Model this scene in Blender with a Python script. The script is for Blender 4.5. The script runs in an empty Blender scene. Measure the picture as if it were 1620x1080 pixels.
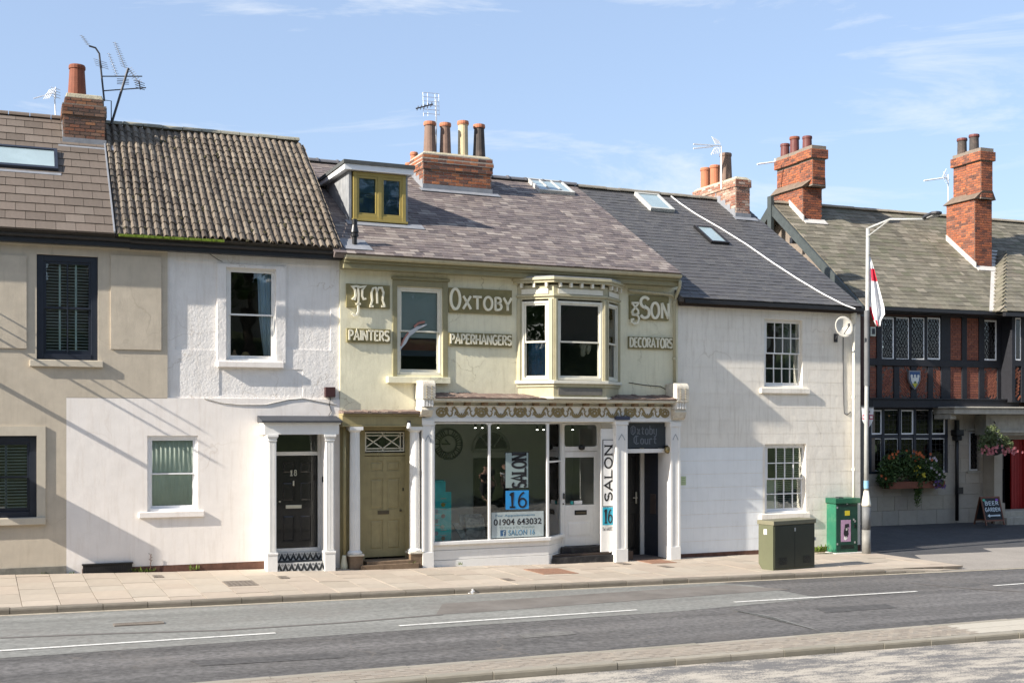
import bpy, bmesh, math, random
from math import radians as R_, sin, cos, pi, sqrt, atan2
from mathutils import Matrix, Vector
random.seed(7)
sc = bpy.context.scene
COL = sc.collection
# ------------------------------------------------------------------ camera, sky, sun, exposure
F_, EYE, HY, CX = 1894.0, 3.1, 670.0, 810.0          # focal length in photo pixels, eye height, horizon row, centre column
cam = bpy.data.cameras.new('camera'); camo = bpy.data.objects.new('camera', cam); COL.objects.link(camo)
camo.location = (0, 0, EYE); camo.rotation_euler = (R_(90), 0, 0)
cam.sensor_fit = 'HORIZONTAL'; cam.sensor_width = 36.0; cam.lens = 36.0 * F_ / 1620
cam.shift_y = (HY - 540) / 1620.0; cam.clip_end = 3000; cam.clip_start = 0.05
sc.camera = camo
TH = math.atan(F_ / (5000 - CX))                      # the street runs away to the right at this angle
def dirw(a, b, z):                                    # street directions (along, into the houses, up) -> world
    return Vector((cos(TH) * a - sin(TH) * b, sin(TH) * a + cos(TH) * b, z))
SUNV = dirw(4.0, 0.56, -2.35).normalized()             # direction the sunlight travels
sun = bpy.data.lights.new('sun', 'SUN'); sun.energy = 4.5; sun.angle = R_(0.6); sun.color = (1.0, 0.925, 0.82)
suno = bpy.data.objects.new('sun', sun); COL.objects.link(suno)
suno.rotation_euler = SUNV.to_track_quat('-Z', 'Y').to_euler(); suno.location = (-20, -10, 30)
sun_el = math.asin(-SUNV.z); sun_az = math.atan2(-SUNV.x, -SUNV.y)
w = bpy.data.worlds.new('World'); sc.world = w; w.use_nodes = True
wn, wl = w.node_tree.nodes, w.node_tree.links
for n in list(wn): wn.remove(n)
def nd(t, **k):
    n = wn.new(t)
    for a, b in k.items(): setattr(n, a, b)
    return n
sky = nd('ShaderNodeTexSky', sky_type='NISHITA', sun_disc=False)
sky.sun_elevation = sun_el; sky.sun_rotation = sun_az
sky.air_density = 1.0; sky.dust_density = 1.2; sky.ozone_density = 1.5
tc = nd('ShaderNodeTexCoord'); mp = nd('ShaderNodeMapping'); mp.inputs['Scale'].default_value = (1.4, 1.4, 7.0)
mp.inputs['Rotation'].default_value = (0, 0.12, 0.4)
nz = nd('ShaderNodeTexNoise'); nz.inputs['Scale'].default_value = 2.3; nz.inputs['Detail'].default_value = 9; nz.inputs['Roughness'].default_value = 0.62
nz.inputs['Distortion'].default_value = 0.6
rp = nd('ShaderNodeValToRGB'); rp.color_ramp.elements[0].position = 0.535; rp.color_ramp.elements[1].position = 0.74; rp.color_ramp.elements[0].color = (0.0, 0.0, 0.0, 1)
rp.color_ramp.elements[1].color = (0.8, 0.8, 0.8, 1)
mx = nd('ShaderNodeMix', data_type='RGBA'); mx.inputs['B'].default_value = (4.2, 4.35, 4.5, 1)
tint = nd('ShaderNodeMix', data_type='RGBA'); tint.inputs['Factor'].default_value = 0.55
tint.inputs['B'].default_value = (1.95, 2.5, 3.6, 1)
bg = nd('ShaderNodeBackground'); bg.inputs['Strength'].default_value = 0.11; wo = nd('ShaderNodeOutputWorld')
wl.new(tc.outputs['Generated'], mp.inputs['Vector']); wl.new(mp.outputs['Vector'], nz.inputs['Vector'])
wl.new(nz.outputs['Fac'], rp.inputs['Fac']); wl.new(rp.outputs['Color'], mx.inputs['Factor'])
wl.new(sky.outputs['Color'], tint.inputs['A']); wl.new(tint.outputs['Result'], mx.inputs['A'])
wl.new(mx.outputs['Result'], bg.inputs['Color']); wl.new(bg.outputs['Background'], wo.inputs['Surface'])
sc.view_settings.view_transform = 'Standard'; sc.view_settings.look = 'None'
sc.view_settings.exposure = 1.16; sc.view_settings.gamma = 1.0
try: sc.view_settings.use_curve_mapping = False
except Exception: pass

# ------------------------------------------------------------------ frames: local x along the wall, y into it, z up
class Fr:
    def __init__(s, vp, O=None, D=None):
        s.th = math.atan(F_ / (vp - CX)); s.u = (cos(s.th), sin(s.th)); s.i = (-sin(s.th), cos(s.th))
        s.O = O if O else (D * s.i[0], D * s.i[1])
    def px(s, x, y, d=0.0):
        a = (x - CX) / F_; t = (d + s.O[0]*s.i[0] + s.O[1]*s.i[1]) / (a*s.i[0] + s.i[1])
        return ((t*a - s.O[0])*s.u[0] + (t - s.O[1])*s.u[1], EYE + (HY - y)/F_*t)
    def S(s, x, d=0.0): return s.px(x, 0, d)[0]
    def Z(s, x, y, d=0.0): return s.px(x, y, d)[1]
    def W(s, q, d=0.0): return (s.O[0] + s.u[0]*q + s.i[0]*d, s.O[1] + s.u[1]*q + s.i[1]*d)
    def rect(s, x0, y0, x1, y1, d=0.0):               # rows measured at the middle column
        xm = (x0 + x1) / 2
        return (s.S(x0, d), s.S(x1, d), s.Z(xm, y1, d), s.Z(xm, y0, d))
    def loc(s, X, Y): return ((X - s.O[0])*s.u[0] + (Y - s.O[1])*s.u[1], (X - s.O[0])*s.i[0] + (Y - s.O[1])*s.i[1])
OX = Fr(5000, D=25.6)
HL = Fr(5400, O=OX.W(OX.S(538)))
_t = 39.0
PB = Fr(5570, O=((1385 - CX)/F_*_t, _t))

# ------------------------------------------------------------------ materials
MATS = {}
def M(name, col, rough=0.7, metal=0.0, var=None, ns=6.0, na=0.12, bump=0.0, bs=40.0, bd=0.01, dirt=0.0, dcol=None, ds=1.2, streak=0.0, spec=0.4, emit=0.0, bump2=0.0, bs2=5.0, coat=0.0, speck=0.0, sps=40.0, band=0.0, crack=0.0, cs=.9):
    if name in MATS: return MATS[name]
    m = bpy.data.materials.new(name); m.use_nodes = True; MATS[name] = m
    N, L = m.node_tree.nodes, m.node_tree.links
    b = N['Principled BSDF']; b.inputs['Roughness'].default_value = rough; b.inputs['Metallic'].default_value = metal
    b.inputs['Specular IOR Level'].default_value = spec
    if coat: b.inputs['Coat Weight'].default_value = coat
    t = N.new('ShaderNodeTexCoord')
    def noise(scale, det=6, sx=(1, 1, 1), rg=0.6):
        mpp = N.new('ShaderNodeMapping'); mpp.inputs['Scale'].default_value = sx; L.new(t.outputs['Object'], mpp.inputs['Vector'])
        n = N.new('ShaderNodeTexNoise'); n.inputs['Scale'].default_value = scale; n.inputs['Detail'].default_value = det; n.inputs['Roughness'].default_value = rg
        L.new(mpp.outputs['Vector'], n.inputs['Vector']); return n.outputs['Fac']
    if var:
        at = N.new('ShaderNodeAttribute'); at.attribute_name = 'var'; oi = N.new('ShaderNodeObjectInfo')
        ad = N.new('ShaderNodeMath'); ad.operation = 'ADD'; L.new(at.outputs['Fac'], ad.inputs[0]); L.new(oi.outputs['Random'], ad.inputs[1])
        fr = N.new('ShaderNodeMath'); fr.operation = 'FRACT'; L.new(ad.outputs[0], fr.inputs[0])
        cr = N.new('ShaderNodeValToRGB'); cr.color_ramp.interpolation = 'LINEAR'
        while len(cr.color_ramp.elements) < len(var): cr.color_ramp.elements.new(0.5)
        for k, c in enumerate(var):
            cr.color_ramp.elements[k].position = k / (len(var) - 1); cr.color_ramp.elements[k].color = (*c, 1)
        L.new(fr.outputs[0], cr.inputs['Fac']); out = cr.outputs['Color']
    else:
        rgb = N.new('ShaderNodeRGB'); rgb.outputs[0].default_value = (*col, 1); out = rgb.outputs[0]
    def mul(o, fac, lo, hi):
        mr = N.new('ShaderNodeMapRange'); mr.inputs['From Min'].default_value = 0.3; mr.inputs['From Max'].default_value = 0.7
        mr.inputs['To Min'].default_value = lo; mr.inputs['To Max'].default_value = hi; L.new(fac, mr.inputs['Value'])
        vm = N.new('ShaderNodeVectorMath'); vm.operation = 'SCALE'; L.new(o, vm.inputs[0]); L.new(mr.outputs[0], vm.inputs['Scale']); return vm.outputs[0]
    if na: out = mul(out, noise(ns), 1 - na, 1 + na*0.7)
    if speck: out = mul(out, noise(sps, 2), 1 - speck, 1 + speck)
    if band: out = mul(out, noise(1.0, 4, (.05, 1.6, 1)), 1 - band, 1 + band)
    def mixc(o, fac, p0, p1, c, amt):
        r2 = N.new('ShaderNodeValToRGB'); r2.color_ramp.elements[0].position = p0; r2.color_ramp.elements[1].position = p1
        r2.color_ramp.elements[1].color = (amt, amt, amt, 1); L.new(fac, r2.inputs['Fac'])
        x = N.new('ShaderNodeMix'); x.data_type = 'RGBA'; L.new(r2.outputs['Color'], x.inputs['Factor']); L.new(o, x.inputs['A']); x.inputs['B'].default_value = (*c, 1)
        return x.outputs['Result']
    dc = dcol if dcol else tuple(c*0.45 for c in col)
    if dirt: out = mixc(out, noise(ds, 8, (1, 1, 1), 0.7), 0.5, 0.72, dc, dirt)
    if streak: out = mixc(out, noise(3.0, 6, (3.5, 3.5, 0.35), 0.7), 0.5, 0.75, dc, streak)
    if crack:
        vo = N.new('ShaderNodeTexVoronoi'); vo.feature = 'DISTANCE_TO_EDGE'; vo.inputs['Scale'].default_value = cs
        nn = N.new('ShaderNodeTexNoise'); nn.inputs['Scale'].default_value = cs*3; nn.inputs['Detail'].default_value = 5; L.new(t.outputs['Object'], nn.inputs['Vector'])
        va = N.new('ShaderNodeVectorMath'); va.operation = 'MULTIPLY_ADD'; va.inputs[1].default_value = (.5/cs,)*3; L.new(nn.outputs['Color'], va.inputs[0]); L.new(t.outputs['Object'], va.inputs[2]); L.new(va.outputs[0], vo.inputs['Vector'])
        m1 = N.new('ShaderNodeMapRange'); m1.inputs['From Max'].default_value = .012; m1.inputs['To Min'].default_value = 1; m1.inputs['To Max'].default_value = 0; L.new(vo.outputs['Distance'], m1.inputs['Value'])
        m2 = N.new('ShaderNodeMapRange'); m2.inputs['From Min'].default_value = .5; m2.inputs['From Max'].default_value = .6; m2.inputs['To Max'].default_value = crack; L.new(noise(cs*.8, 2), m2.inputs['Value'])
        m3 = N.new('ShaderNodeMath'); m3.operation = 'MULTIPLY'; L.new(m1.outputs[0], m3.inputs[0]); L.new(m2.outputs[0], m3.inputs[1])
        x = N.new('ShaderNodeMix'); x.data_type = 'RGBA'; L.new(m3.outputs[0], x.inputs['Factor']); L.new(out, x.inputs['A']); x.inputs['B'].default_value = (*dc, 1); out = x.outputs['Result']
    L.new(out, b.inputs['Base Color'])
    if bump:
        bp = N.new('ShaderNodeBump'); bp.inputs['Strength'].default_value = bump; bp.inputs['Distance'].default_value = bd
        L.new(noise(bs, 5), bp.inputs['Height']); nrm = bp.outputs['Normal']
        if bump2:
            b2 = N.new('ShaderNodeBump'); b2.inputs['Strength'].default_value = bump2; b2.inputs['Distance'].default_value = 0.03
            L.new(noise(bs2, 3), b2.inputs['Height']); L.new(nrm, b2.inputs['Normal']); nrm = b2.outputs['Normal']
        L.new(nrm, b.inputs['Normal'])
    if emit:
        b.inputs['Emission Color'].default_value = (*col, 1); b.inputs['Emission Strength'].default_value = emit
    return m
def glass_mat(name='glass', tint=(0.95, 0.98, 0.965), rough=0.0, gl=1.0):
    if name in MATS: return MATS[name]
    m = bpy.data.materials.new(name); m.use_nodes = True; MATS[name] = m
    N, L = m.node_tree.nodes, m.node_tree.links; N.remove(N['Principled BSDF'])
    tr = N.new('ShaderNodeBsdfTransparent'); tr.inputs[0].default_value = (*tint, 1)
    g = N.new('ShaderNodeBsdfGlossy'); g.inputs['Roughness'].default_value = rough; g.inputs['Color'].default_value = (gl, gl, gl, 1)
    nt = N.new('ShaderNodeTexNoise'); nt.inputs['Scale'].default_value = 2.2; nt.inputs['Detail'].default_value = 1
    tcc = N.new('ShaderNodeTexCoord'); L.new(tcc.outputs['Object'], nt.inputs['Vector'])
    bp = N.new('ShaderNodeBump'); bp.inputs['Strength'].default_value = 0.11; bp.inputs['Distance'].default_value = 0.02
    L.new(nt.outputs['Fac'], bp.inputs['Height']); L.new(bp.outputs['Normal'], g.inputs['Normal'])
    fz = N.new('ShaderNodeFresnel'); fz.inputs['IOR'].default_value = 1.62
    x = N.new('ShaderNodeMixShader'); L.new(fz.outputs[0], x.inputs[0]); L.new(tr.outputs[0], x.inputs[1]); L.new(g.outputs[0], x.inputs[2])
    L.new(x.outputs[0], N['Material Output'].inputs['Surface']); return m

# ------------------------------------------------------------------ objects
OFF = {}
def tag(o, label=None, cat=None, group=None, kind=None):
    if label: o['label'] = label
    if cat: o['category'] = cat
    if group: o['group'] = group
    if kind: o['kind'] = kind
    return o
WORLD = Fr(1e9, O=(0.0, 0.0))
class FW:                                             # world-aligned frame
    th = 0.0
    @staticmethod
    def W(q, d=0.0): return (q, d)
WF = FW()
def thing(name, label, cat, fr, loc, group=None, rz=0.0, kind=None):
    o = bpy.data.objects.new(name, None); COL.objects.link(o); o.empty_display_size = 0.3
    X, Y = fr.W(loc[0], loc[1]); o.location = (X, Y, loc[2]); o.rotation_euler = (0, 0, fr.th + rz)
    OFF[o.name] = loc; return tag(o, label, cat, group, kind)
def link(name, me, parent, fr=None, loc=None):
    o = bpy.data.objects.new(name, me); COL.objects.link(o)
    if parent: o.parent = parent; OFF[o.name] = OFF[parent.name]
    elif fr:
        X, Y = fr.W(loc[0], loc[1]); o.location = (X, Y, loc[2]); o.rotation_euler = (0, 0, fr.th); OFF[o.name] = loc
    return o
class MB:
    def __init__(s): s.v = []; s.f = []; s.m = []; s.a = []
    def face(s, pts, mi=0, var=0.0):
        n = len(s.v); s.v += [tuple(p) for p in pts]; s.f.append(tuple(range(n, n + len(pts)))); s.m.append(mi); s.a.append(var); return s
    def solid(s, lo, hi, mi=0, var=0.0):              # two matching loops of points, joined into a closed body
        n = len(s.v); k = len(lo); s.v += [tuple(p) for p in lo] + [tuple(p) for p in hi]
        fs = [tuple(range(n + k - 1, n - 1, -1)), tuple(range(n + k, n + 2*k))] + [(n + i, n + (i+1) % k, n + k + (i+1) % k, n + k + i) for i in range(k)]
        s.f += fs; s.m += [mi]*len(fs); s.a += [var]*len(fs); return s
    def box(s, x0, x1, y0, y1, z0, z1, mi=0, var=0.0):
        return s.solid([(x0, y0, z0), (x1, y0, z0), (x1, y1, z0), (x0, y1, z0)], [(x0, y0, z1), (x1, y0, z1), (x1, y1, z1), (x0, y1, z1)], mi, var)
    def prism(s, pts, y0, y1, mi=0, var=0.0):         # outline in (x, z), thickness in y
        return s.solid([(p[0], y1, p[1]) for p in pts], [(p[0], y0, p[1]) for p in pts], mi, var)
    def hprism(s, pts, z0, z1, mi=0):                 # outline in (x, y)
        return s.solid([(p[0], p[1], z0) for p in pts], [(p[0], p[1], z1) for p in pts], mi)
    def sprism(s, pts, x0, x1, mi=0):                 # outline in (y, z), length in x
        return s.solid([(x0, p[0], p[1]) for p in pts], [(x1, p[0], p[1]) for p in pts], mi)
    def tube(s, pts, r, n=8, mi=0, r2=None):
        pts = [Vector(p) for p in pts]; k = len(pts); rings = []
        for i, p in enumerate(pts):
            d = (pts[min(i+1, k-1)] - pts[max(i-1, 0)]).normalized()
            a = Vector((0, 0, 1)) if abs(d.z) < 0.9 else Vector((1, 0, 0)); e = d.cross(a).normalized(); g = d.cross(e)
            rr = r if r2 is None else r + (r2 - r)*i/(k-1)
            rings.append([p + e*rr*cos(2*pi*j/n) + g*rr*sin(2*pi*j/n) for j in range(n)])
        n0 = len(s.v)
        for q in rings: s.v += [tuple(x) for x in q]
        for i in range(k-1):
            for j in range(n):
                s.f.append((n0+i*n+j, n0+i*n+(j+1) % n, n0+(i+1)*n+(j+1) % n, n0+(i+1)*n+j)); s.m.append(mi); s.a.append(0)
        for q in (tuple(range(n0+n-1, n0-1, -1)), tuple(range(n0+(k-1)*n, n0+k*n))): s.f.append(q); s.m.append(mi); s.a.append(0)
        return s
    def lathe(s, c, prof, n=14, mi=0):                # prof: (radius, height)
        n0 = len(s.v)
        for r, h in prof:
            for j in range(n): s.v.append((c[0] + r*cos(2*pi*j/n), c[1] + r*sin(2*pi*j/n), c[2] + h))
        for i in range(len(prof)-1):
            for j in range(n):
                s.f.append((n0+i*n+j, n0+i*n+(j+1) % n, n0+(i+1)*n+(j+1) % n, n0+(i+1)*n+j)); s.m.append(mi); s.a.append(0)
        for q in (tuple(range(n0+n-1, n0-1, -1)), tuple(range(n0+(len(prof)-1)*n, n0+len(prof)*n))): s.f.append(q); s.m.append(mi); s.a.append(0)
        return s
    def ribbon(s, pts, wd, y0, y1, mi=0, taper=None): # a stroke of a letter: centre line in (x, z)
        k = len(pts); L = []; Rr = []
        for i in range(k):
            a = Vector(pts[max(i-1, 0)]); b = Vector(pts[min(i+1, k-1)]); d = (b - a)
            if d.length < 1e-9: d = Vector((1, 0))
            d.normalize(); nn = Vector((-d.y, d.x)); ww = wd/2
            if taper: ww *= taper(i/(k-1))
            if 0 < i < k-1:
                d1 = (Vector(pts[i]) - a).normalized(); cs = max(0.5, d1.dot(d)); ww /= cs
            L.append(Vector(pts[i]) + nn*ww); Rr.append(Vector(pts[i]) - nn*ww)
        for i in range(k-1):
            s.solid([(q.x, y1, q.y) for q in (L[i], Rr[i], Rr[i+1], L[i+1])], [(q.x, y0, q.y) for q in (L[i], Rr[i], Rr[i+1], L[i+1])], mi)
        return s
    def mesh(s, name, mats, off=(0, 0, 0), smooth=False):
        me = bpy.data.meshes.new(name)
        me.from_pydata([(a - off[0], b - off[1], c - off[2]) for a, b, c in s.v], [], s.f)
        for m in (mats if isinstance(mats, (list, tuple)) else [mats]): me.materials.append(m)
        me.polygons.foreach_set('material_index', s.m)
        if any(s.a):
            at = me.attributes.new('var', 'FLOAT', 'FACE'); at.data.foreach_set('value', s.a)
        bm = bmesh.new(); bm.from_mesh(me)
        if smooth: bmesh.ops.remove_doubles(bm, verts=bm.verts, dist=1e-4)
        bmesh.ops.recalc_face_normals(bm, faces=bm.faces); bm.to_mesh(me); bm.free()
        if smooth: me.polygons.foreach_set('use_smooth', [len(p.vertices) < 7 for p in me.polygons])
        me.update(); return me
    def build(s, name, mats, parent=None, fr=None, loc=None, label=None, smooth=False, kind=None, bevel=0.0):
        off = OFF[parent.name] if parent else (loc or (0, 0, 0))
        o = link(name, s.mesh(name, mats, off, smooth), parent, fr, loc)
        if label: o['label'] = label
        if kind: o['kind'] = kind
        if bevel:
            b = o.modifiers.new('bevel', 'BEVEL'); b.width = bevel; b.segments = 2; b.limit_method = 'ANGLE'
        return o
CUBE = {}
def cube_mesh(name, mat):
    key = (name, mat.name)
    if key not in CUBE:
        CUBE[key] = MB().box(-.5, .5, -.5, .5, -.5, .5).mesh(name, mat)
    return CUBE[key]
def pieces(name, mat, mats4, parent, limit=300, protos=None, stuff_name=None):
    """alike pieces: the nearest ones as objects that share a mesh, the rest joined into one part"""
    ps = protos or [cube_mesh(name, mat)]
    mats4 = list(mats4)
    if limit < len(mats4):
        base = parent
        while base.parent: base = base.parent
        Mw = Matrix.Translation(base.location) @ Matrix.Rotation(base.rotation_euler.z, 4, 'Z')
        cp = Vector((0, 0, EYE)); mats4.sort(key=lambda m: (Mw @ (m.translation - Vector(OFF[parent.name])) - cp).length)
    off = Matrix.Translation(-Vector(OFF[parent.name]))
    for m in mats4[:limit]:
        o = bpy.data.objects.new(name, random.choice(ps)); COL.objects.link(o); o.parent = parent; o.matrix_local = off @ m
    if len(mats4) > limit:
        mb = MB()
        for m in mats4[limit:]:
            p = random.choice(ps); n = len(mb.v); mb.v += [tuple(m @ v.co) for v in p.vertices]; va = random.random()*0.998 + 0.001
            for q in p.polygons: mb.f.append(tuple(n + i for i in q.vertices)); mb.m.append(0); mb.a.append(va)
        mb.build(stuff_name or name, mat, parent, kind='stuff')
def cubem(x0, x1, y0, y1, z0, z1):
    return Matrix.Translation(((x0+x1)/2, (y0+y1)/2, (z0+z1)/2)) @ Matrix.Diagonal((x1-x0, y1-y0, z1-z0, 1))
def wall(regions, s0, s1, z0, z1, t, extra_s=(), extra_z=()):
    """front wall with openings and proud or sunk fields. regions: (s0,s1,z0,z1,depth or None for an opening,material)"""
    S = sorted(set([s0, s1] + [min(max(r[k], s0), s1) for r in regions for k in (0, 1)] + list(extra_s)))
    Zs = sorted(set([z0, z1] + [min(max(r[k], z0), z1) for r in regions for k in (2, 3)] + list(extra_z)))
    def at(i, j):
        if i < 0 or j < 0 or i >= len(S)-1 or j >= len(Zs)-1: return ('o', 0)
        cx, cz = (S[i]+S[i+1])/2, (Zs[j]+Zs[j+1])/2; r = (0.0, 0)
        for q in regions:
            if q[0] < cx < q[1] and q[2] < cz < q[3]: r = ('h', 0) if q[4] is None else (q[4], q[5])
        return r
    G = {(i, j): at(i, j) for i in range(-1, len(S)) for j in range(-1, len(Zs))}
    mb = MB()
    for i in range(-1, len(S)):
        for j in range(-1, len(Zs)):
            d, mi = G[(i, j)]
            dd = t if d in ('o', 'h') else d
            if d not in ('o', 'h'):
                mb.face([(S[i], d, Zs[j]), (S[i+1], d, Zs[j]), (S[i+1], d, Zs[j+1]), (S[i], d, Zs[j+1])], mi)
            for di, dj in ((1, 0), (0, 1)):
                if (i+di, j+dj) not in G: continue
                e, mi2 = G[(i+di, j+dj)]
                ee = t if e in ('o', 'h') else e
                if abs(dd-ee) < 1e-6: continue
                mm = mi if dd < ee else mi2
                if di:
                    if not (0 <= j < len(Zs)-1): continue
                    x = S[i+1]; mb.face([(x, dd, Zs[j]), (x, ee, Zs[j]), (x, ee, Zs[j+1]), (x, dd, Zs[j+1])], mm)
                else:
                    if not (0 <= i < len(S)-1): continue
                    z = Zs[j+1]; mb.face([(S[i], dd, z), (S[i+1], dd, z), (S[i+1], ee, z), (S[i], ee, z)], mm)
    return mb
def body(mb, s0, s1, z0, z1, t, dep, mid=None):
    """side walls, back wall and floors behind a front wall"""
    mb.box(s0, s0+.2, t, dep, z0, z1); mb.box(s1-.2, s1, t, dep, z0, z1); mb.box(s0+.2, s1-.2, dep-.2, dep, z0, z1)
    if mid: mb.box(s0+.2, s1-.2, t+.001, dep-.2, mid-.12, mid+.12)
    mb.box(s0+.2, s1-.2, t+.001, dep-.2, z1-.12, z1-.002)
    return mb
class Roof:
    def __init__(s, s0, s1, e, r): s.s0, s.s1 = s0, s1; s.e, s.r = e, r; s.dy, s.dz = r[0]-e[0], r[1]-e[1]; s.len = sqrt(s.dy**2+s.dz**2); s.ang = atan2(s.dz, s.dy)
    def p(s, x, t, h=0.0): return (x, s.e[0] + cos(s.ang)*t - sin(s.ang)*h, s.e[1] + sin(s.ang)*t + cos(s.ang)*h)
    def mat(s, x, t, h=0.0, tilt=0.0): return Matrix.Translation(s.p(x, t, h)) @ Matrix.Rotation(s.ang + tilt, 4, 'X')
    def px(s, fr, x, y):                              # where the sight line through a photo pixel meets the slope
        lo, hi = -2.0, 14.0
        for _ in range(60):
            m = (lo+hi)/2; d = s.e[0] + cos(s.ang)*m
            if fr.Z(x, y, d) > s.e[1] + sin(s.ang)*m: lo = m
            else: hi = m
        d = s.e[0] + cos(s.ang)*lo; return fr.S(x, d), lo
    def slab(s, th=0.12, back=True):
        mb = MB(); a, b = s.p(0, 0)[1:], s.p(0, s.len)[1:]; a2 = s.p(0, 0.02, -th)[1:]; b2 = (b[0], b[1]-th/cos(s.ang))
        mb.sprism([a, b, b2, a2], s.s0, s.s1)
        if back:
            c = (2*b[0]-a[0], a[1]); mb.sprism([b, c, (c[0]-.05, c[1]-th), b2], s.s0, s.s1)
        return mb
def gable(mb, s0, s1, r, t0=0.0, dz=0.14):            # triangular end wall under the slope
    y0 = max(t0, 0.02); f = lambda y: r.e[1] + (y - r.e[0])*r.dz/r.dy - dz
    y1 = 2*r.r[0] - y0
    mb.sprism([(y0, f(y0)-.35), (y0, f(y0)), (r.r[0], f(r.r[0])), (y1, f(y0)), (y1, f(y0)-.35)], s0, s1); return mb
def bricks_front(x0, x1, z0, z1, y, bl=.225, bh=.075, g=.018, proud=.012, dep=.09, axis='x', hd=False):
    """brick boxes over a face; axis 'x' = face seen from the street, 'y' = flank (x0..x1 then run inward, y is the x of the face)"""
    out = []; row = 0; z = z0
    while z < z1 - bh*0.5:
        x = x0 - (bl/2 if row % 2 else 0)
        while x < x1 - .02:
            a, b = max(x, x0), min(x+bl, x1)
            if b - a > .05:
                j = random.uniform(-.004, .004)
                if axis == 'x': out.append(cubem(a+g/2, b-g/2, y-proud+j, y+dep, z+g/2, min(z+bh, z1)-g/2))
                elif axis == 'y': out.append(cubem(y-proud+j, y+dep, a+g/2, b-g/2, z+g/2, min(z+bh, z1)-g/2))
                else: out.append(cubem(y-dep, y+proud+j, a+g/2, b-g/2, z+g/2, min(z+bh, z1)-g/2))
            x += bl
        z += bh; row += 1
    return out
# ------------------------------------------------------------------ palette
m_grey = M('grey_render', (.52, .455, .36), .85, crack=.6, cs=.6, ns=3, na=.10, bump=.45, bs=60, bd=.005, bump2=.14, bs2=4, dirt=.25, ds=.9, streak=.38, dcol=(.36, .31, .24))
m_greyflat = M('grey_smooth', (.53, .475, .38), .8, na=.06, bump=.25, bs=60, bd=.003, streak=.2, dcol=(.3, .26, .2))
m_white = M('white_masonry_paint', (.82, .77, .72), .75, crack=.6, cs=.5, ns=2.5, na=.05, bump=.3, bs=45, bd=.005, bump2=.14, bs2=4, dirt=.16, ds=1.3, streak=.38, dcol=(.6, .52, .44))
m_white2 = M('white_old_paint', (.80, .77, .735), .75, crack=.8, cs=1.1, ns=2.5, na=.06, bump=.6, bs=26, bd=.01, bump2=.3, bs2=9, dirt=.2, ds=2.3, streak=.4, dcol=(.55, .49, .42))
m_cream = M('primrose_paint', (.79, .745, .55), .7, crack=.9, cs=.9, ns=2, na=.07, bump=.3, bs=30, bd=.005, bump2=.22, bs2=3, dirt=.3, ds=1.6, streak=.42, dcol=(.47, .42, .27))
m_ash = M('ashlar_paint', (.84, .79, .70), .7, crack=.4, cs=.5, ns=2, na=.05, bump=.25, bs=40, bd=.003, bump2=.3, bs2=3, dirt=.22, ds=1.1, streak=.5, dcol=(.5, .43, .34))
m_ash2 = M('fresh_white_paint', (.84, .86, .86), .6, ns=2, na=.04, bump=.25, bs=40, bd=.003, bump2=.3, bs2=3, streak=.16, dcol=(.5, .48, .43))
m_khaki = M('khaki_paint', (.33, .28, .145), .45, ns=5, na=.12, bump=.2, bs=50, bd=.003, streak=.35, dcol=(.16, .13, .06))
m_khaki2 = M('olive_trim_paint', (.27, .245, .14), .5, ns=5, na=.12, bump=.2, bs=50, bd=.003, streak=.25, dcol=(.12, .11, .07))
m_bayk = M('stone_olive_paint', (.46, .42, .28), .5, ns=5, na=.1, bump=.2, bs=50, bd=.002, streak=.35, dcol=(.2, .17, .1))
m_ivory = M('ivory_paint', (.72, .69, .58), .5, ns=4, na=.06, bump=.15, bs=60, bd=.002, streak=.22, dcol=(.42, .37, .26))
m_wood = M('white_gloss_wood', (.78, .77, .74), .4, ns=4, na=.05, bump=.15, bs=50, bd=.002, streak=.16, dcol=(.5, .46, .4))
m_upvc = M('white_window_frame', (.8, .8, .8), .35, na=.03)
m_navy = M('navy_frame', (.022, .027, .04), .35, na=.1)
m_black = M('black_paint', (.012, .012, .013), .35, na=.15, ns=8)
m_blackm = M('black_iron', (.018, .018, .02), .5, na=.2)
m_blacktim = M('black_timber', (.016, .017, .022), .6, na=.25, ns=9, bump=.3, bs=30)
m_gutter = M('black_gutter', (.02, .02, .022), .4)
m_slate = M('purple_slate', (.2, .17, .17), .7, var=[(.1, .082, .08), (.155, .126, .12), (.2, .166, .146), (.135, .11, .108), (.29, .25, .22), (.09, .074, .075), (.17, .138, .127)], na=.15, ns=5, bump=.3, bs=30, bd=.004, dirt=.3, ds=6, dcol=(.3, .26, .22))
m_slate2 = M('blue_slate', (.07, .07, .075), .6, var=[(.068, .066, .068), (.085, .083, .083), (.075, .073, .076), (.095, .092, .09), (.07, .07, .073)], na=.15, ns=5, bump=.3, bs=30, bd=.004, dirt=.2, ds=5, dcol=(.16, .15, .13))
m_slate3 = M('mossy_stone_slate', (.2, .19, .14), .85, var=[(.1, .09, .068), (.175, .158, .118), (.13, .12, .092), (.23, .205, .16), (.115, .112, .075), (.16, .138, .108)], na=.2, ns=5, bump=.4, bs=24, bd=.006, dirt=.3, ds=7, dcol=(.09, .085, .055))
m_tile = M('brown_concrete_tile', (.22, .17, .13), .85, var=[(.105, .083, .066), (.145, .115, .093), (.12, .096, .077), (.165, .134, .11)], na=.14, ns=4, bump=.4, bs=40, bd=.004, dirt=.25, ds=3, dcol=(.13, .1, .07))
m_pan = M('weathered_pantile', (.24, .2, .16), .9, var=[(.1, .08, .06), (.17, .14, .108), (.125, .1, .077), (.2, .168, .13), (.08, .062, .048)], na=.25, ns=9, bump=.5, bs=36, bd=.006, dirt=.5, ds=5, dcol=(.09, .075, .05))
m_moss = M('moss', (.14, .2, .02), .95, na=.4, ns=20, bump=.6, bs=50, bd=.01)
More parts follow.
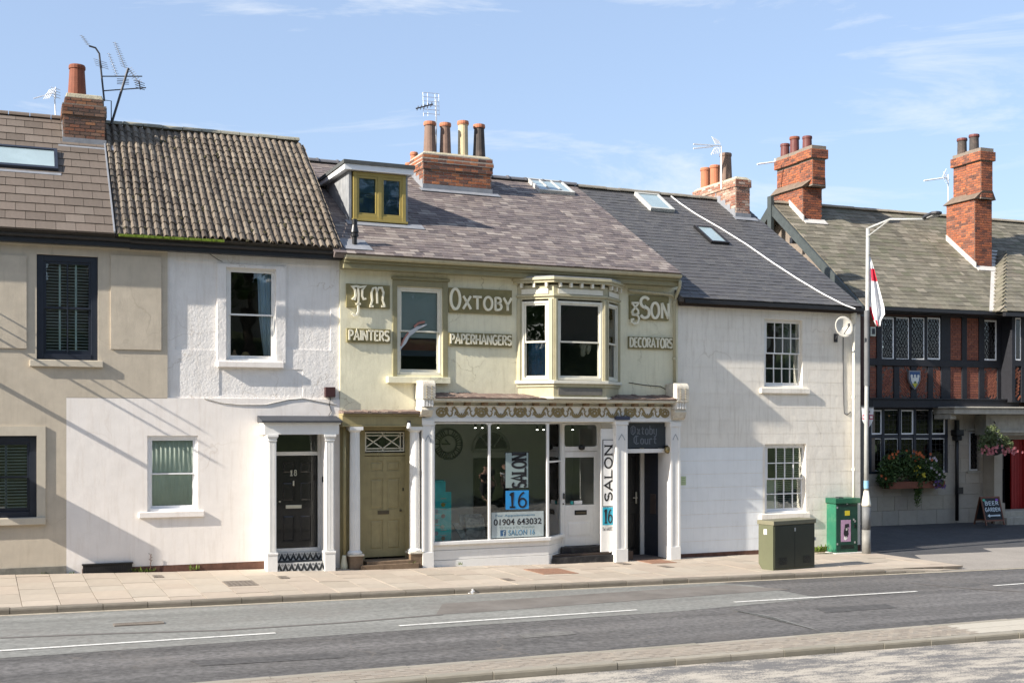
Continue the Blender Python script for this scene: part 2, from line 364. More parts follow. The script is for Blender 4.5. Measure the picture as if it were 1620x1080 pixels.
m_brickd = M('sooty_brick', (.2, .1, .07), .9, var=[(.16, .075, .05), (.25, .1, .055), (.09, .06, .05), (.3, .14, .07), (.13, .08, .06), (.22, .13, .09), (.08, .05, .045)], na=.25, ns=6, bump=.5, bs=20, bd=.01, dirt=.6, ds=3, dcol=(.05, .04, .035))
m_bricko = M('orange_brick', (.36, .14, .075), .9, var=[(.3, .1, .045), (.42, .15, .06), (.16, .06, .04), (.46, .18, .08), (.2, .09, .06), (.1, .06, .05), (.34, .13, .07), (.14, .06, .045)], na=.25, ns=6, bump=.5, bs=20, bd=.01, dirt=.5, ds=2.2, dcol=(.09, .06, .05))
m_brickr = M('red_brick', (.38, .13, .06), .9, var=[(.27, .08, .04), (.38, .12, .05), (.13, .05, .035), (.31, .1, .05), (.085, .04, .034)], na=.15, ns=6, bump=.4, bs=20, bd=.006, dirt=.3, ds=2, dcol=(.1, .055, .045))
m_brickp = M('pub_brick', (.2, .07, .045), .9, var=[(.23, .08, .05), (.28, .1, .06), (.19, .065, .045), (.25, .09, .06)], na=.15, ns=6, bump=.3, bs=20, bd=.005)
m_brickw = M('flaking_whitened_brick', (.45, .34, .27), .9, var=[(.42, .28, .21), (.34, .17, .11), (.28, .11, .07), (.5, .4, .33), (.33, .16, .11), (.2, .09, .065)], na=.25, ns=6, bump=.6, bs=20, bd=.012, dirt=.3, ds=3, dcol=(.2, .15, .12))
m_mortar = M('lime_mortar', (.36, .32, .27), .95, na=.2, ns=12, bump=.6, bs=40, bd=.01)
m_mortard = M('sooty_mortar', (.2, .165, .135), .95, na=.2, ns=12, bump=.6, bs=40, bd=.01)
m_lead = M('lead_sheet', (.22, .23, .25), .55, na=.15, ns=5, bump=.2, bs=15, dirt=.3, ds=4, dcol=(.4, .4, .4))
m_leadp = M('pale_cement_fillet', (.5, .48, .45), .9, na=.15, ns=8, bump=.5, bs=30, bd=.008)
m_terra = M('terracotta', (.2, .065, .035), .8, na=.15, ns=6, bump=.3, bs=25, dirt=.3, ds=4, dcol=(.14, .06, .04))
m_terral = M('orange_terracotta', (.42, .16, .085), .8, na=.12, ns=6, bump=.2, bs=25, dirt=.25, ds=4, dcol=(.3, .15, .09))
m_potdark = M('sooted_pot', (.06, .05, .045), .8, na=.25, ns=6, bump=.3, bs=25, dirt=.5, ds=3, dcol=(.2, .13, .1))
m_potbrown = M('brown_pot', (.2, .13, .1), .8, na=.25, ns=6, bump=.3, bs=25, dirt=.4, ds=3, dcol=(.08, .06, .05))
m_potbuff = M('buff_pot', (.55, .45, .28), .8, na=.15, ns=6, bump=.3, bs=25, dirt=.3, ds=3, dcol=(.25, .2, .13))
m_haunch = M('mortar_haunching', (.42, .38, .28), .95, na=.2, ns=8, bump=.7, bs=20, bd=.02, dirt=.4, ds=4, dcol=(.2, .19, .1))
m_alu = M('aluminium_rod', (.5, .51, .53), .4, metal=.7, na=.1)
m_aluw = M('white_aerial_rod', (.75, .76, .78), .5, na=.05)
m_steeld = M('dark_steel', (.06, .06, .065), .5, metal=.4, na=.2)
m_blindw = M('blind_slat', (.75, .78, .76), .6, na=.05)
m_tape = M('blind_tape', (.65, .78, .8), .8)
m_curt = M('pale_blue_curtain', (.6, .72, .85), .9, na=.1, ns=3)
m_greenc = M('pale_green_net_curtain', (.88, .95, .86), .9, na=.08, ns=3)
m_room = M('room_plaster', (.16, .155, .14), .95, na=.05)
m_gl = glass_mat()
m_glsky = glass_mat('rooflight_glass', (.5, .6, .62), .05)
m_putty = M('grey_board', (.26, .24, .21), .7, na=.12, ns=6, bump=.3, bs=20, streak=.3, dcol=(.4, .37, .33))
m_plinth = M('brown_brick_plinth', (.13, .065, .045), .9, na=.3, ns=7, bump=.5, bs=25, bd=.01)
m_stonel = M('pale_sandstone', (.42, .37, .29), .85, var=[(.42, .37, .29), (.36, .31, .25), (.45, .4, .33), (.38, .345, .29)], na=.12, ns=4, bump=.4, bs=30, bd=.005, dirt=.3, ds=2, dcol=(.22, .2, .15))
m_stoneg = M('grey_stone_trim', (.4, .37, .31), .85, na=.15, ns=4, bump=.35, bs=30, bd=.005, dirt=.35, ds=2.5, streak=.4, dcol=(.13, .12, .1))

# ------------------------------------------------------------------ shared building helpers
def window(parent, fr, x0, y0, x1, y1, d, fm, cols=1, rows=1, rows2=None, meet=.5, fw=.07, sw=.05, bar=.022, glass=None, name='window', label=None, cols2=None, horn=True):
    a, b, z0, z1 = fr.rect(x0, y0, x1, y1, d)
    mb = MB(); mb.box(a, a+fw, d, d+.12, z0, z1); mb.box(b-fw, b, d, d+.12, z0, z1)
    mb.box(a+fw, b-fw, d+.002, d+.12, z1-fw, z1); mb.box(a+fw, b-fw, d-.01, d+.12, z0, z0+fw*.9)
    wdw = mb.build(name, fm, parent, label=label, bevel=.004)
    ia, ib, iz0, iz1 = a+fw, b-fw, z0+fw*.9, z1-fw; zm = iz0 + (iz1-iz0)*meet
    for k, (p, q, dd, rr, cc) in enumerate(((zm-.02, iz1, d+.025, rows, cols), (iz0, zm+.02, d+.065, rows2 or rows, cols2 or cols))):
        sb = MB(); s_ = sw; lo = sw*(.8 if k == 0 else 1.5)
        sb.box(ia, ia+s_, dd, dd+.04, p, q); sb.box(ib-s_, ib, dd, dd+.04, p, q)
        sb.box(ia+s_, ib-s_, dd+.001, dd+.04, p, p+lo); sb.box(ia+s_, ib-s_, dd+.001, dd+.04, q-(s_ if k == 0 else .04), q)
        pa, pb, pp, pq = ia+s_, ib-s_, p+lo, q-(s_ if k == 0 else .04)
        for c in range(1, cc): x = pa+(pb-pa)*c/cc; sb.box(x-bar/2, x+bar/2, dd+.004, dd+.036, pp, pq)
        for r in range(1, rr): z = pp+(pq-pp)*r/rr; sb.box(pa, pb, dd+.006, dd+.034, z-bar/2, z+bar/2)
        sb.build('sash', fm, wdw)
        for c in range(cc):
            for r in range(rr):
                g = MB(); g.box(pa+(pb-pa)*c/cc+bar/2*(c > 0), pa+(pb-pa)*(c+1)/cc-bar/2*(c < cc-1), dd+.018, dd+.022, pp+(pq-pp)*r/rr+bar/2*(r > 0), pp+(pq-pp)*(r+1)/rr-bar/2*(r < rr-1))
                g.build('pane', glass or m_gl, wdw)
    return wdw, (ia, ib, iz0, iz1)
def blind(parent, R, d, gap=.055, mat=None, tapes=()):
    a, b, z0, z1 = R; mb = MB(); z = z0+.03
    while z < z1:
        mb.solid([(a, d, z-.012), (b, d, z-.012), (b, d+.04, z+.006), (a, d+.04, z+.006)], [(a, d, z-.009), (b, d, z-.009), (b, d+.04, z+.009), (a, d+.04, z+.009)]); z += gap
    mb.build('blind_slat', mat or m_blindw, parent, kind='stuff')
    for t in tapes:
        x = a+(b-a)*t; MB().box(x-.02, x+.02, d-.004, d-.001, z0, z1).build('blind_tape', m_tape, parent)
def curtain(label, fr, pts, d, mat, folds=9, amp=.03, name='curtain', cat='curtain', group=None):
    """pts: rows of (x_left, x_right, z) from the top down"""
    th = thing(name, label, cat, fr, ((pts[-1][0]+pts[-1][1])/2, d, pts[-1][2]), group); mb = MB(); n = folds*6
    for (a, b, z), (a2, b2, z2) in zip(pts, pts[1:]):
        for k in range(n):
            f = lambda A, B, t: (A+(B-A)*t, d + amp*sin(t*folds*2*pi) + amp*.4*sin(t*folds*3.3+1))
            p, q = k/n, (k+1)/n; P0, P1, P2, P3 = f(a, b, p), f(a, b, q), f(a2, b2, q), f(a2, b2, p)
            mb.face([(*P0, z), (*P1, z), (*P2, z2), (*P3, z2)])
    o = mb.build('cloth', mat, th, smooth=True); s_ = o.modifiers.new('thick', 'SOLIDIFY'); s_.thickness = .004
    return th
def pot(parent, c, r0, r1, h, mat, label=None, rim=.018, crown=None, base=0.0):
    mb = MB(); prof = [(r0+.01, -.05), (r0, .04), (r1, h-.1), (r1+rim, h-.09), (r1+rim, h-.03), (r1+.004, h), (r1-.03, h), (r1-.035, h-.18), (.001, h-.18)]
    mb.lathe(c, prof, 16)
    o = mb.build('chimney_pot', mat, parent, label=label, smooth=False)
    if crown: MB().lathe((c[0], c[1], c[2]), [(r1-.02, h-.085), (r1+rim+.003, h-.085), (r1+rim+.012, h-.05), (r1+rim+.003, h+.012), (r1-.01, h+.014), (r1-.02, h-.0)], 16).build('pot_rim', crown, parent)
    return o
def aerial_yagi(mb, c, ang, L, n, w, tilt=0.0, r=.005, vert=False, mi=0, taper=.6):
    """a rod with a row of cross elements"""
    ux, uy = cos(ang), sin(ang); d = Vector((ux*cos(tilt), uy*cos(tilt), sin(tilt)))
    side = Vector((0, 0, 1)) if vert else Vector((-uy, ux, 0))
    c = Vector(c); mb.tube([c, c + d*L], r*1.7, 6, mi)
    for k in range(n):
        p = c + d*L*(k+.5)/n; hw = w/2*(1-(1-taper)*k/n)
        mb.tube([p - side*hw, p + side*hw], r, 5, mi)
def door_panels(parent, a, b, z0, z1, d, mat, rows, name='door', label=None, bev=True, cols=2, th=.045, fw=.11, mid=.09, rail=.1):
    """panelled door: rows = list of (z fraction low, high)"""
    H = z1-z0; mb = MB(); mb.box(a, b, d+.018, d+th, z0, z1)
    o = mb.build(name, mat, parent, label=label)
    fb = MB(); zs = [0.0]
    for lo, hi in rows: zs += [lo, hi]
    zs.append(1.0)
    for k in range(0, len(zs), 2): fb.box(a, b, d, d+.017, z0+H*zs[k], z0+H*zs[k+1])
    pw = (b-a-2*fw-(cols-1)*mid)/cols
    for lo, hi in rows:
        fb.box(a, a+fw, d, d+.017, z0+H*lo, z0+H*hi); fb.box(b-fw, b, d, d+.017, z0+H*lo, z0+H*hi)
        for c in range(1, cols): x = a+fw+pw*c+mid*(c-1); fb.box(x, x+mid, d, d+.017, z0+H*lo, z0+H*hi)
    fb.build('stile_frame', mat, o)
    for lo, hi in rows:
        for c in range(cols):
            x0 = a+fw+(pw+mid)*c; x1 = x0+pw; p, q = z0+H*lo, z0+H*hi; m = .03; g = MB()
            g.solid([(x0+m, d+.018, p+m), (x1-m, d+.018, p+m), (x1-m, d+.018, q-m), (x0+m, d+.018, q-m)], [(x0+m+.025, d+.004, p+m+.025), (x1-m-.025, d+.004, p+m+.025), (x1-m-.025, d+.004, q-m-.025), (x0+m+.025, d+.004, q-m-.025)])
            g.build('panel', mat, o)
    return o
def text_obj(txt, name, mat, parent, x0, x1, z0, z1, y, ext=.002, rot=False, bold=0.0, keep=False, mirror=False):
    cu = bpy.data.curves.new('txt', 'FONT'); cu.body = txt; cu.extrude = 0.0; cu.size = 1; cu.offset = bold
    o = bpy.data.objects.new('txt', cu); COL.objects.link(o); dg = bpy.context.evaluated_depsgraph_get(); dg.update()
    me = bpy.data.meshes.new_from_object(o.evaluated_get(dg)); bpy.data.objects.remove(o)
    P = [(v.co.x, v.co.y) for v in me.vertices]
    if rot: P = [(-b, a) for a, b in P]
    ax, bx = min(p[0] for p in P), max(p[0] for p in P); az, bz = min(p[1] for p in P), max(p[1] for p in P)
    off = OFF[parent.name]
    for v, (p, q) in zip(me.vertices, P):
        u_, w_ = (p-ax)/(bx-ax), (q-az)/(bz-az); v.co = (x0+(x1-x0)*u_-off[0], y-off[1], z0+(z1-z0)*w_-off[2])
    me.materials.clear(); me.materials.append(mat); me.name = name
    bm = bmesh.new(); bm.from_mesh(me); r = bmesh.ops.extrude_face_region(bm, geom=bm.faces[:]); vs = [e for e in r['geom'] if isinstance(e, bmesh.types.BMVert)]
    bmesh.ops.translate(bm, verts=vs, vec=(0, -ext, 0)); bmesh.ops.recalc_face_normals(bm, faces=bm.faces); bm.to_mesh(me); bm.free()
    return link(name, me, parent)
# strokes for hand-made lettering, on a unit square
def arc(cx, cy, rx, ry, a0, a1, n=14): return [(cx+rx*cos(R_(a0+(a1-a0)*k/n)), cy+ry*sin(R_(a0+(a1-a0)*k/n))) for k in range(n+1)]
G = {
 'O': (.8, [arc(.4, .5, .36, .5, 0, 360, 24)]), 'X': (.72, [[(.02, 0), (.68, 1)], [(.04, 1), (.7, 0)]]),
 'T': (.74, [[(0, .97), (.74, .97)], [(.37, 0), (.37, 1)]]), 'B': (.62, [[(.06, 0), (.06, 1)], [(.06, .97)]+arc(.28, .76, .26, .21, 90, -90, 10)+[(.06, .54)], [(.06, .54)]+arc(.3, .285, .3, .255, 90, -90, 10)+[(.06, .03)]]),
 'Y': (.72, [[(0, 1), (.36, .45), (.72, 1)], [(.36, 0), (.36, .5)]]), 'S': (.6, [arc(.31, .74, .27, .24, 30, 270, 14)+arc(.3, .26, .28, .25, 90, -150, 14)]),
 'N': (.72, [[(.05, 0), (.05, 1)], [(.05, 1), (.67, 0)], [(.67, 0), (.67, 1)]]), 'P': (.6, [[(.06, 0), (.06, 1)], [(.06, .97)]+arc(.28, .72, .28, .25, 90, -90, 10)+[(.06, .47)]]),
 'A': (.74, [[(.02, 0), (.37, 1), (.72, 0)], [(.16, .34), (.58, .34)]]), 'I': (.16, [[(.08, 0), (.08, 1)]]),
 'E': (.56, [[(.06, 0), (.06, 1)], [(.06, .97), (.54, .97)], [(.06, .52), (.46, .52)], [(.06, .03), (.54, .03)]]),
 'R': (.64, [[(.06, 0), (.06, 1)], [(.06, .97)]+arc(.28, .73, .28, .24, 90, -90, 10)+[(.06, .49)], [(.24, .49), (.62, 0)]]),
 'H': (.7, [[(.06, 0), (.06, 1)], [(.64, 0), (.64, 1)], [(.06, .5), (.64, .5)]]), 'G': (.7, [arc(.38, .5, .33, .48, 50, 340, 18)+[(.68, .45)], [(.42, .45), (.7, .45)]]),
 'D': (.7, [[(.06, 0), (.06, 1)], [(.06, .97)]+arc(.24, .5, .42, .47, 90, -90, 14)+[(.06, .03)]]), 'C': (.66, [arc(.38, .5, .33, .48, 50, 310, 18)]),
 'L': (.54, [[(.06, 0), (.06, 1)], [(.06, .03), (.54, .03)]]), ' ': (.35, []), '1': (.4, [[(.02, .8), (.2, 1), (.2, 0)], [(0, .03), (.4, .03)]]), '6': (.6, [arc(.3, .3, .27, .28, 0, 360, 18), arc(.5, .36, .48, .62, 100, 185, 10)]),
 'M': (.84, [[(.06, 0), (.06, 1)], [(.06, 1), (.42, .25), (.78, 1)], [(.78, 1), (.78, 0)]]),
}
def letters(parent, word, x0, x1, z0, z1, y0, y1, mat, wd=.18, gap=.16, serif=0.0, rot=False, single=False, name='letter', sizes=None):
    """raised letters; one part per letter. rot: reading upwards"""
    sz = sizes or [1.0]*len(word); tot = sum(G[c][0]*k + gap for c, k in zip(word, sz)) - gap
    L, Hh = ((z1-z0), (x1-x0)) if rot else ((x1-x0), (z1-z0)); sx, sz_ = L/tot, Hh; x = 0.0
    allb = MB()
    for c, k in zip(word, sz):
        mb = allb if single else MB(); w_ = wd*Hh
        for st in G[c][1]:
            pts = [((x+px*k)*sx, pz*k*sz_) for px, pz in st]
            if rot: pts = [(x1 - q, z0 + p) for p, q in pts]
            else: pts = [(x0 + p, z0 + q) for p, q in pts]
            mb.ribbon(pts, w_, y0, y1)
            if serif and len(st) <= 3:
                for e in (pts[0], pts[-1]):
                    h_ = serif*Hh
                    seg = [(e[0], e[1]-h_), (e[0], e[1]+h_)] if rot else [(e[0]-h_, e[1]), (e[0]+h_, e[1])]
                    mb.ribbon(seg, w_*.55, y0-.0005, y1)
        if not single and mb.v: mb.build(name, mat, parent)
        x += G[c][0]*k + gap
    if single: allb.build(name, mat, parent)
def weed(x, y, fr, d, s=.12, label='small green weed growing at the foot of the wall', n=26, cols=None, z=None):
    q = fr.S(x, d); zz = fr.Z(x, y, d) if z is None else z
    th = thing('weed', label, 'weed', fr, (q, d, zz), 'weeds along the foot of the walls'); mb = MB()
    for k in range(n):
        a = random.uniform(0, 2*pi); l = s*random.uniform(.5, 1.2); e = random.uniform(.4, 1.4); w_ = s*.09
        b = Vector((q, d, zz)) + Vector((random.uniform(-s, s)*.8, random.uniform(-.3, .1)*s, 0))
        t = b + Vector((cos(a)*cos(e), sin(a)*cos(e), sin(e)))*l; sd = Vector((-sin(a), cos(a), 0))*w_; m = (b+t)/2
        mb.face([b, m-sd, t]); mb.face([b, t, m+sd])
    mb.build('leaves', M('weed_leaf', (.13, .19, .03), .7, na=.3, ns=10), th)
# ================================================================== terrace: grey house and white house on the left
E17 = (-.25, 6.93); RD = 3.65
RIDGE = (RD, HL.Z(320, 211, RD))
sP = HL.S(183, -.38); sR = HL.S(536, -.38) ; sWall = HL.S(265); sEnd = HL.S(537.5)
grey = thing('terraced_house', 'grey rendered house with dark navy sash windows at the left edge', 'house', HL, (sWall-3, 0, 0), 'terraced houses along the street')
white = thing('terraced_house', 'white painted house with pantile roof and black door numbered 18', 'house', HL, ((sWall+sEnd)/2, 0, -.05), 'terraced houses along the street')
sL = HL.S(-190)
r = HL.rect
# --- grey house
def reg(x0, y0, x1, y1, dep, m=0): a, b, p, q = r(x0, y0, x1, y1); return (a, b, p, q, dep, m)
zlow = HL.Z(180, 629)
regs = [reg(175, 405, 255, 553, -.028), reg(-70, 402, 42, 550, -.028), reg(-60, 674, 72, 822, -.035, 1), reg(160, 372, 175, 392, 0),
        reg(58, 404, 155, 569, None), reg(-40, 689, 58, 819, None), reg(-170, 404, -75, 569, None)]
zt = HL.Z(130, 372)+.25
mb = wall(regs, sL, sWall, zlow, zt, .3); wl1 = mb.build('wall', [m_grey, m_greyflat], grey)
s105 = HL.S(105)
regs2 = [reg(-60, 674, 72, 822, -.035, 1), reg(-40, 689, 58, 819, None)]
wall(regs2, sL, s105, -.9, zlow, .3).build('wall', [m_grey, m_greyflat], grey)
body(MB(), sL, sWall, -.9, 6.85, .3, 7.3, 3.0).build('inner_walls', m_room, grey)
z0, z1 = HL.Z(130, 392), HL.Z(130, 376)
mb = MB(); mb.box(sL, sWall, -.05, 0, z0, z0+.08); mb.box(sL, sWall, -.09, 0, z0+.08, z1+.02); mb.build('cornice', m_greyflat, grey, bevel=.006)
def gut(parent, fr, s0, s1, z, d=-.24, mat=None, r_=.065):
    mb = MB(); n = 7; prof = [(d+r_*cos(pi+pi*k/n)*1.0, z+r_*sin(pi+pi*k/n)) for k in range(n+1)]; inn = [(d+(r_-.008)*cos(pi+pi*k/n), z+(r_-.008)*sin(pi+pi*k/n)) for k in range(n, -1, -1)]
    mb.sprism(prof+inn, s0, s1); mb.box(s0, s1, -.22, -.02, z-.16, z-.02); return mb.build('gutter', mat or m_gutter, parent)
gut(grey, HL, sL, sP+.3, 6.86); gut(white, HL, sP+.3, sEnd+.02, 6.84)
w1, R1 = window(grey, HL, 58, 404, 155, 569, .06, m_navy, fw=.13, sw=.05, label='tall navy sash window with venetian blind')
blind(w1, R1, .165, .062, tapes=(.03, .34, .68, .97)); MB().box((R1[0]+R1[1])/2-.012, (R1[0]+R1[1])/2+.012, .08, .12, R1[2], R1[3]).build('glazing_bar', m_navy, w1)
w2, R2 = window(grey, HL, -40, 689, 58, 819, .06, m_navy, fw=.13, sw=.05, cols=2, label='ground floor navy sash window with blind')
blind(w2, R2, .165, .062, tapes=(.03, .5, .97)); window(grey, HL, -170, 404, -75, 569, .06, m_navy, fw=.13)
def sill(parent, fr, x0, y0, x1, y1, dp=.1, m=None, **k):
    a, b, z0, z1 = fr.rect(x0, y0, x1, y1, -dp); MB().box(a, b, -dp, .06, z0, z1).build('sill', m or m_white, parent, bevel=.008)
sill(w1, HL, 47, 570, 163, 580, .075, m_greyflat); sill(w2, HL, -60, 820, 72, 831, .09, m_greyflat)
MB().box(sL, HL.S(104), -.05, .02, -.9, HL.Z(50, 897, -.05)).build('plinth', M('grey_plinth', (.2, .19, .16), .9, na=.25, ns=6, bump=.5, bs=25), grey)
# --- roofs
RO1 = Roof(sL, sP, E17, RIDGE); RO2 = Roof(sP+.01, sR, E17, RIDGE)
rf1 = RO1.slab().build('roof', m_tile, grey); rf2 = RO2.slab().build('roof', m_pan, white)
g_ = .34; nrow = int(RO1.len/g_)+1; out = []
for k in range(nrow):
    t = k*g_; x = sP; first = k % 2; Lt = min(g_+.06, RO1.len-t)
    while x > HL.S(-40, 0):
        a = max(x-(.19 if first else .375), sL); out.append(RO1.mat((a+x)/2, t+Lt/2-.02, .032, -.055+random.uniform(-.006, .006)) @ Matrix.Diagonal((x-a-.008, Lt, .042, 1))); x = a; first = 0
pieces('roof_tile', m_tile, out, rf1)
def pantile(mat, wd=.158, L=.33):
    n = 8; top = []; mb = MB()
    f = lambda t: .032*sin(2*pi*t-.5)+.011*sin(4*pi*t)
    for k in range(n):
        a, b = -wd/2+wd*k/n, -wd/2+wd*(k+1)/n; za, zb = f(k/n), f((k+1)/n)
        mb.face([(a, -L/2, za), (b, -L/2, zb), (b, L/2, zb), (a, L/2, za)]); mb.face([(a, -L/2, za-.02), (b, -L/2, zb-.02), (b, -L/2, zb), (a, -L/2, za)])
    mb.face([(wd/2, -L/2, f(1)), (wd/2, L/2, f(1)), (wd/2, L/2, f(1)-.03), (wd/2, -L/2, f(1)-.03)])
    return mb.mesh('pantile', mat, smooth=False)
pt = pantile(m_pan); out = []; g_ = .27
for k in range(int(RO2.len/g_)+1):
    t = k*g_; x = sP+.1
    while x < sR+.03:
        if t+.3 < RO2.len+.12: out.append(RO2.mat(x, t+.16, .055+.02*sin(x*1.9+t)+.012*sin(x*4.3), -.07) @ Matrix.Translation((random.uniform(-.006, .006), random.uniform(-.018, .012), random.uniform(-.004, .006))) @ Matrix.Rotation(random.uniform(-.03, .03), 4, 'Z'))
        x += .156
pieces('pantile', m_pan, out, rf2, protos=[pt])
mb = MB(); x = sP  # ridge tiles
while x < sR-.1:
    pr = [(RIDGE[0]+.13*cos(a), RIDGE[1]+.01+.1*sin(a)) for a in [pi*k/6 for k in range(7)]]
    h = random.uniform(-.006, .006); MB().sprism([(a, b+h) for a, b in pr], x+.005, min(x+.44, sR)).build('ridge_tile', M('pale_ridge_tile', (.26, .25, .2), .9, na=.2, ns=5, bump=.4, bs=30), rf2); x += .45
x = sL
while x < sP-.1: MB().sprism([(RIDGE[0]+.13*cos(a), RIDGE[1]+.01+.1*sin(a)) for a in [pi*k/6 for k in range(7)]], x+.005, min(x+.44, sP)).build('ridge_tile', m_tile, rf1); x += .45
p0, p1 = RO1.p(sP-.02, -.02, .05), RO1.p(sP-.02, RO1.len, .05)
mb = MB(); mb.solid([(sP-.03, p0[1], p0[2]), (sP+.0, p0[1], p0[2]), (sP+.0, p0[1], p0[2]+.05), (sP-.03, p0[1], p0[2]+.05)], [(sP-.03, p1[1], p1[2]), (sP+.0, p1[1], p1[2]), (sP+.0, p1[1], p1[2]+.05), (sP-.03, p1[1], p1[2]+.05)])
mb.build('verge_strip', m_lead, rf1)
mb = MB()
for k in range(240):
    x = sP+.1+random.random()**1.5*(HL.S(340)-sP); s = random.uniform(.015, .04); mb.box(x-s, x+s, -.41-random.random()*.03, -.36, 6.9-s*.3, 6.92+s*.5)
mb.build('moss_patch', m_moss, rf2, kind='stuff'); mb = MB()
for k in range(170):
    x, t, q = random.uniform(sP+.2, sR-.1), random.random()**1.3*RO2.len*.95, random.uniform(.02, .05); c_ = RO2.p(x, t, .055)
    mb.solid([(c_[0]+q*cos(j)*random.uniform(.6, 1.3), c_[1]+q*sin(j)*.7, c_[2]-.03) for j in (0, 1.05, 2.1, 3.14, 4.2, 5.2)], [(c_[0]+q*.5*cos(j), c_[1]+q*.35*sin(j), c_[2]+q*.6) for j in (0, 1.05, 2.1, 3.14, 4.2, 5.2)])
mb.build('moss_clump', M('dry_moss', (.055, .05, .025), .95, na=.4, ns=20), rf2, kind='stuff')
gable(MB(), sL, sL+.2, RO1, .3).build('gable', m_grey, grey)
gable(MB(), sEnd-.22, sEnd-.02, RO2, .3).build('gable', m_brickd, white)
# rooflight in the grey roof
s0, t0 = RO1.px(HL, 60, 273); _, t1 = RO1.px(HL, 60, 241); s1 = RO1.px(HL, 91, 258)[0]; s0 = s1-1.9
mb = MB(); fr4 = [(s0, s1, t0, t0+.09), (s0, s1, t1-.07, t1), (s0, s0+.07, t0+.09, t1-.07), (s1-.07, s1, t0+.09, t1-.07)]
for a, b, p, q in fr4: mb.solid([RO1.p(a, p, .02), RO1.p(b, p, .02), RO1.p(b, q, .02), RO1.p(a, q, .02)], [RO1.p(a, p, .13), RO1.p(b, p, .13), RO1.p(b, q, .13), RO1.p(a, q, .13)])
sk = mb.build('skylight', m_navy, rf1, label='wide dark framed skylight')
MB().solid([RO1.p(s0+.07, t0+.09, .06), RO1.p(s1-.07, t0+.09, .06), RO1.p(s1-.07, t1-.07, .06), RO1.p(s0+.07, t1-.07, .06)], [RO1.p(s0+.07, t0+.09, .1), RO1.p(s1-.07, t0+.09, .1), RO1.p(s1-.07, t1-.07, .1), RO1.p(s0+.07, t1-.07, .1)]).build('skylight_glass', M('reflecting_glass', (.3, .38, .4), .08, spec=1.0, na=.1, ns=2), rf1)
MB().solid([RO1.p(s0-.1, t0-.16, .05), RO1.p(s1+.06, t0-.16, .05), RO1.p(s1+.06, t0-.0, .05), RO1.p(s0-.1, t0-.0, .05)], [RO1.p(s0-.1, t0-.16, .06), RO1.p(s1+.06, t0-.16, .06), RO1.p(s1+.06, t0, .06), RO1.p(s0-.1, t0, .06)]).build('lead_apron', m_lead, rf1)
# --- chimneys
def stack(house, fr, roof, x0, x1, ybase, ytop, depth, bm, mm, tiers, pots, limit=300, bl=.225, bh=.078, ysetb=None, lead=True, cap=None, name='chimney', label=None, stuff=False, s_only=False):
    """chimney standing on a roof slope. tiers: (z fraction low, high, extra width)"""
    sm, tm = roof.px(fr, (x0+x1)/2, ybase); d0 = roof.p(sm, tm)[1]; a, b = fr.S(x0, d0), fr.S(x1, d0)
    zb, zt = fr.Z((x0+x1)/2, ybase, d0), fr.Z((x0+x1)/2, ytop, d0); H = zt-zb; core = MB(); out = []
    for lo, hi, e in tiers:
        p, q = zb+H*lo, zb+H*hi; core.box(a-e, b+e, d0-e, d0+depth+e, p-(.9 if lo == 0 else 0), q-.004)
        out += bricks_front(a-e, b+e, p, q, d0-e, bl, bh); out += bricks_front(d0-e, d0+depth+e, p, q, a-e, bl, bh, axis='y'); out += bricks_front(d0-e, d0+depth+e, p, q, b+e, bl, bh, axis='z')
    ch = core.build(name, mm, house, label=label)
    pieces('brick', bm, out, ch, limit)
    e = tiers[-1][2]
    if cap: MB().solid([(a-e, d0-e, zt-.01), (b+e, d0-e, zt-.01), (b+e, d0+depth+e, zt-.01), (a-e, d0+depth+e, zt-.01)], [(a+.06, d0+.06, zt+cap), (b-.06, d0+.06, zt+cap), (b-.06, d0+depth-.06, zt+cap), (a+.06, d0+depth-.06, zt+cap)]).build('mortar_cap', m_haunch, ch, bevel=.02)
    if lead:
        z2 = zb+.16; mb = MB(); mb.box(a-.03, b+.03, d0-.03, d0, zb-.06, z2)
        mb.solid([roof.p(a-.12, tm-.2, .04), roof.p(b+.2, tm-.2, .04), roof.p(b+.2, tm+.02, .04), roof.p(a-.12, tm+.02, .04)], [roof.p(a-.12, tm-.2, .052), roof.p(b+.2, tm-.2, .052), roof.p(b+.2, tm+.02, .052), roof.p(a-.12, tm+.02, .052)])
        k = 5
        for i in range(k):   # stepped flashing up the flank
            t = tm+.02 + i*.3; p = roof.p(a, t); q = roof.p(a, t+.3)
            if p[1] < min(d0+depth, roof.r[0]):
                q1 = min(q[1], roof.r[0]); mb.box(a-.022, a-.002, p[1], q1, p[2]-.05, p[2]+.3)
        mb.build('lead_flashing', m_lead, ch)
    for i, pp in enumerate(pots):
        px_, dd, r0, r1, yt, mt, lb, cr = pp; sx = fr.S(px_, d0+dd); zz = zt+(cap or 0)-.01; pot(ch, (sx, d0+dd, zz), r0, r1, fr.Z(px_, yt, d0+dd)-zz, mt, lb, crown=cr)
    return ch, (a, b, d0, zb, zt)
ch1, C1 = stack(white, HL, RO2, 101, 166, 231, 155, .85, m_brickd, m_mortard, [(0, .62, 0), (.62, .86, .03), (.86, 1, -.03)], [(122, .4, .2, .165, 104, m_terra, 'single tall terracotta pot', None)], cap=.1, label='sooty brick chimney with one tall pot')
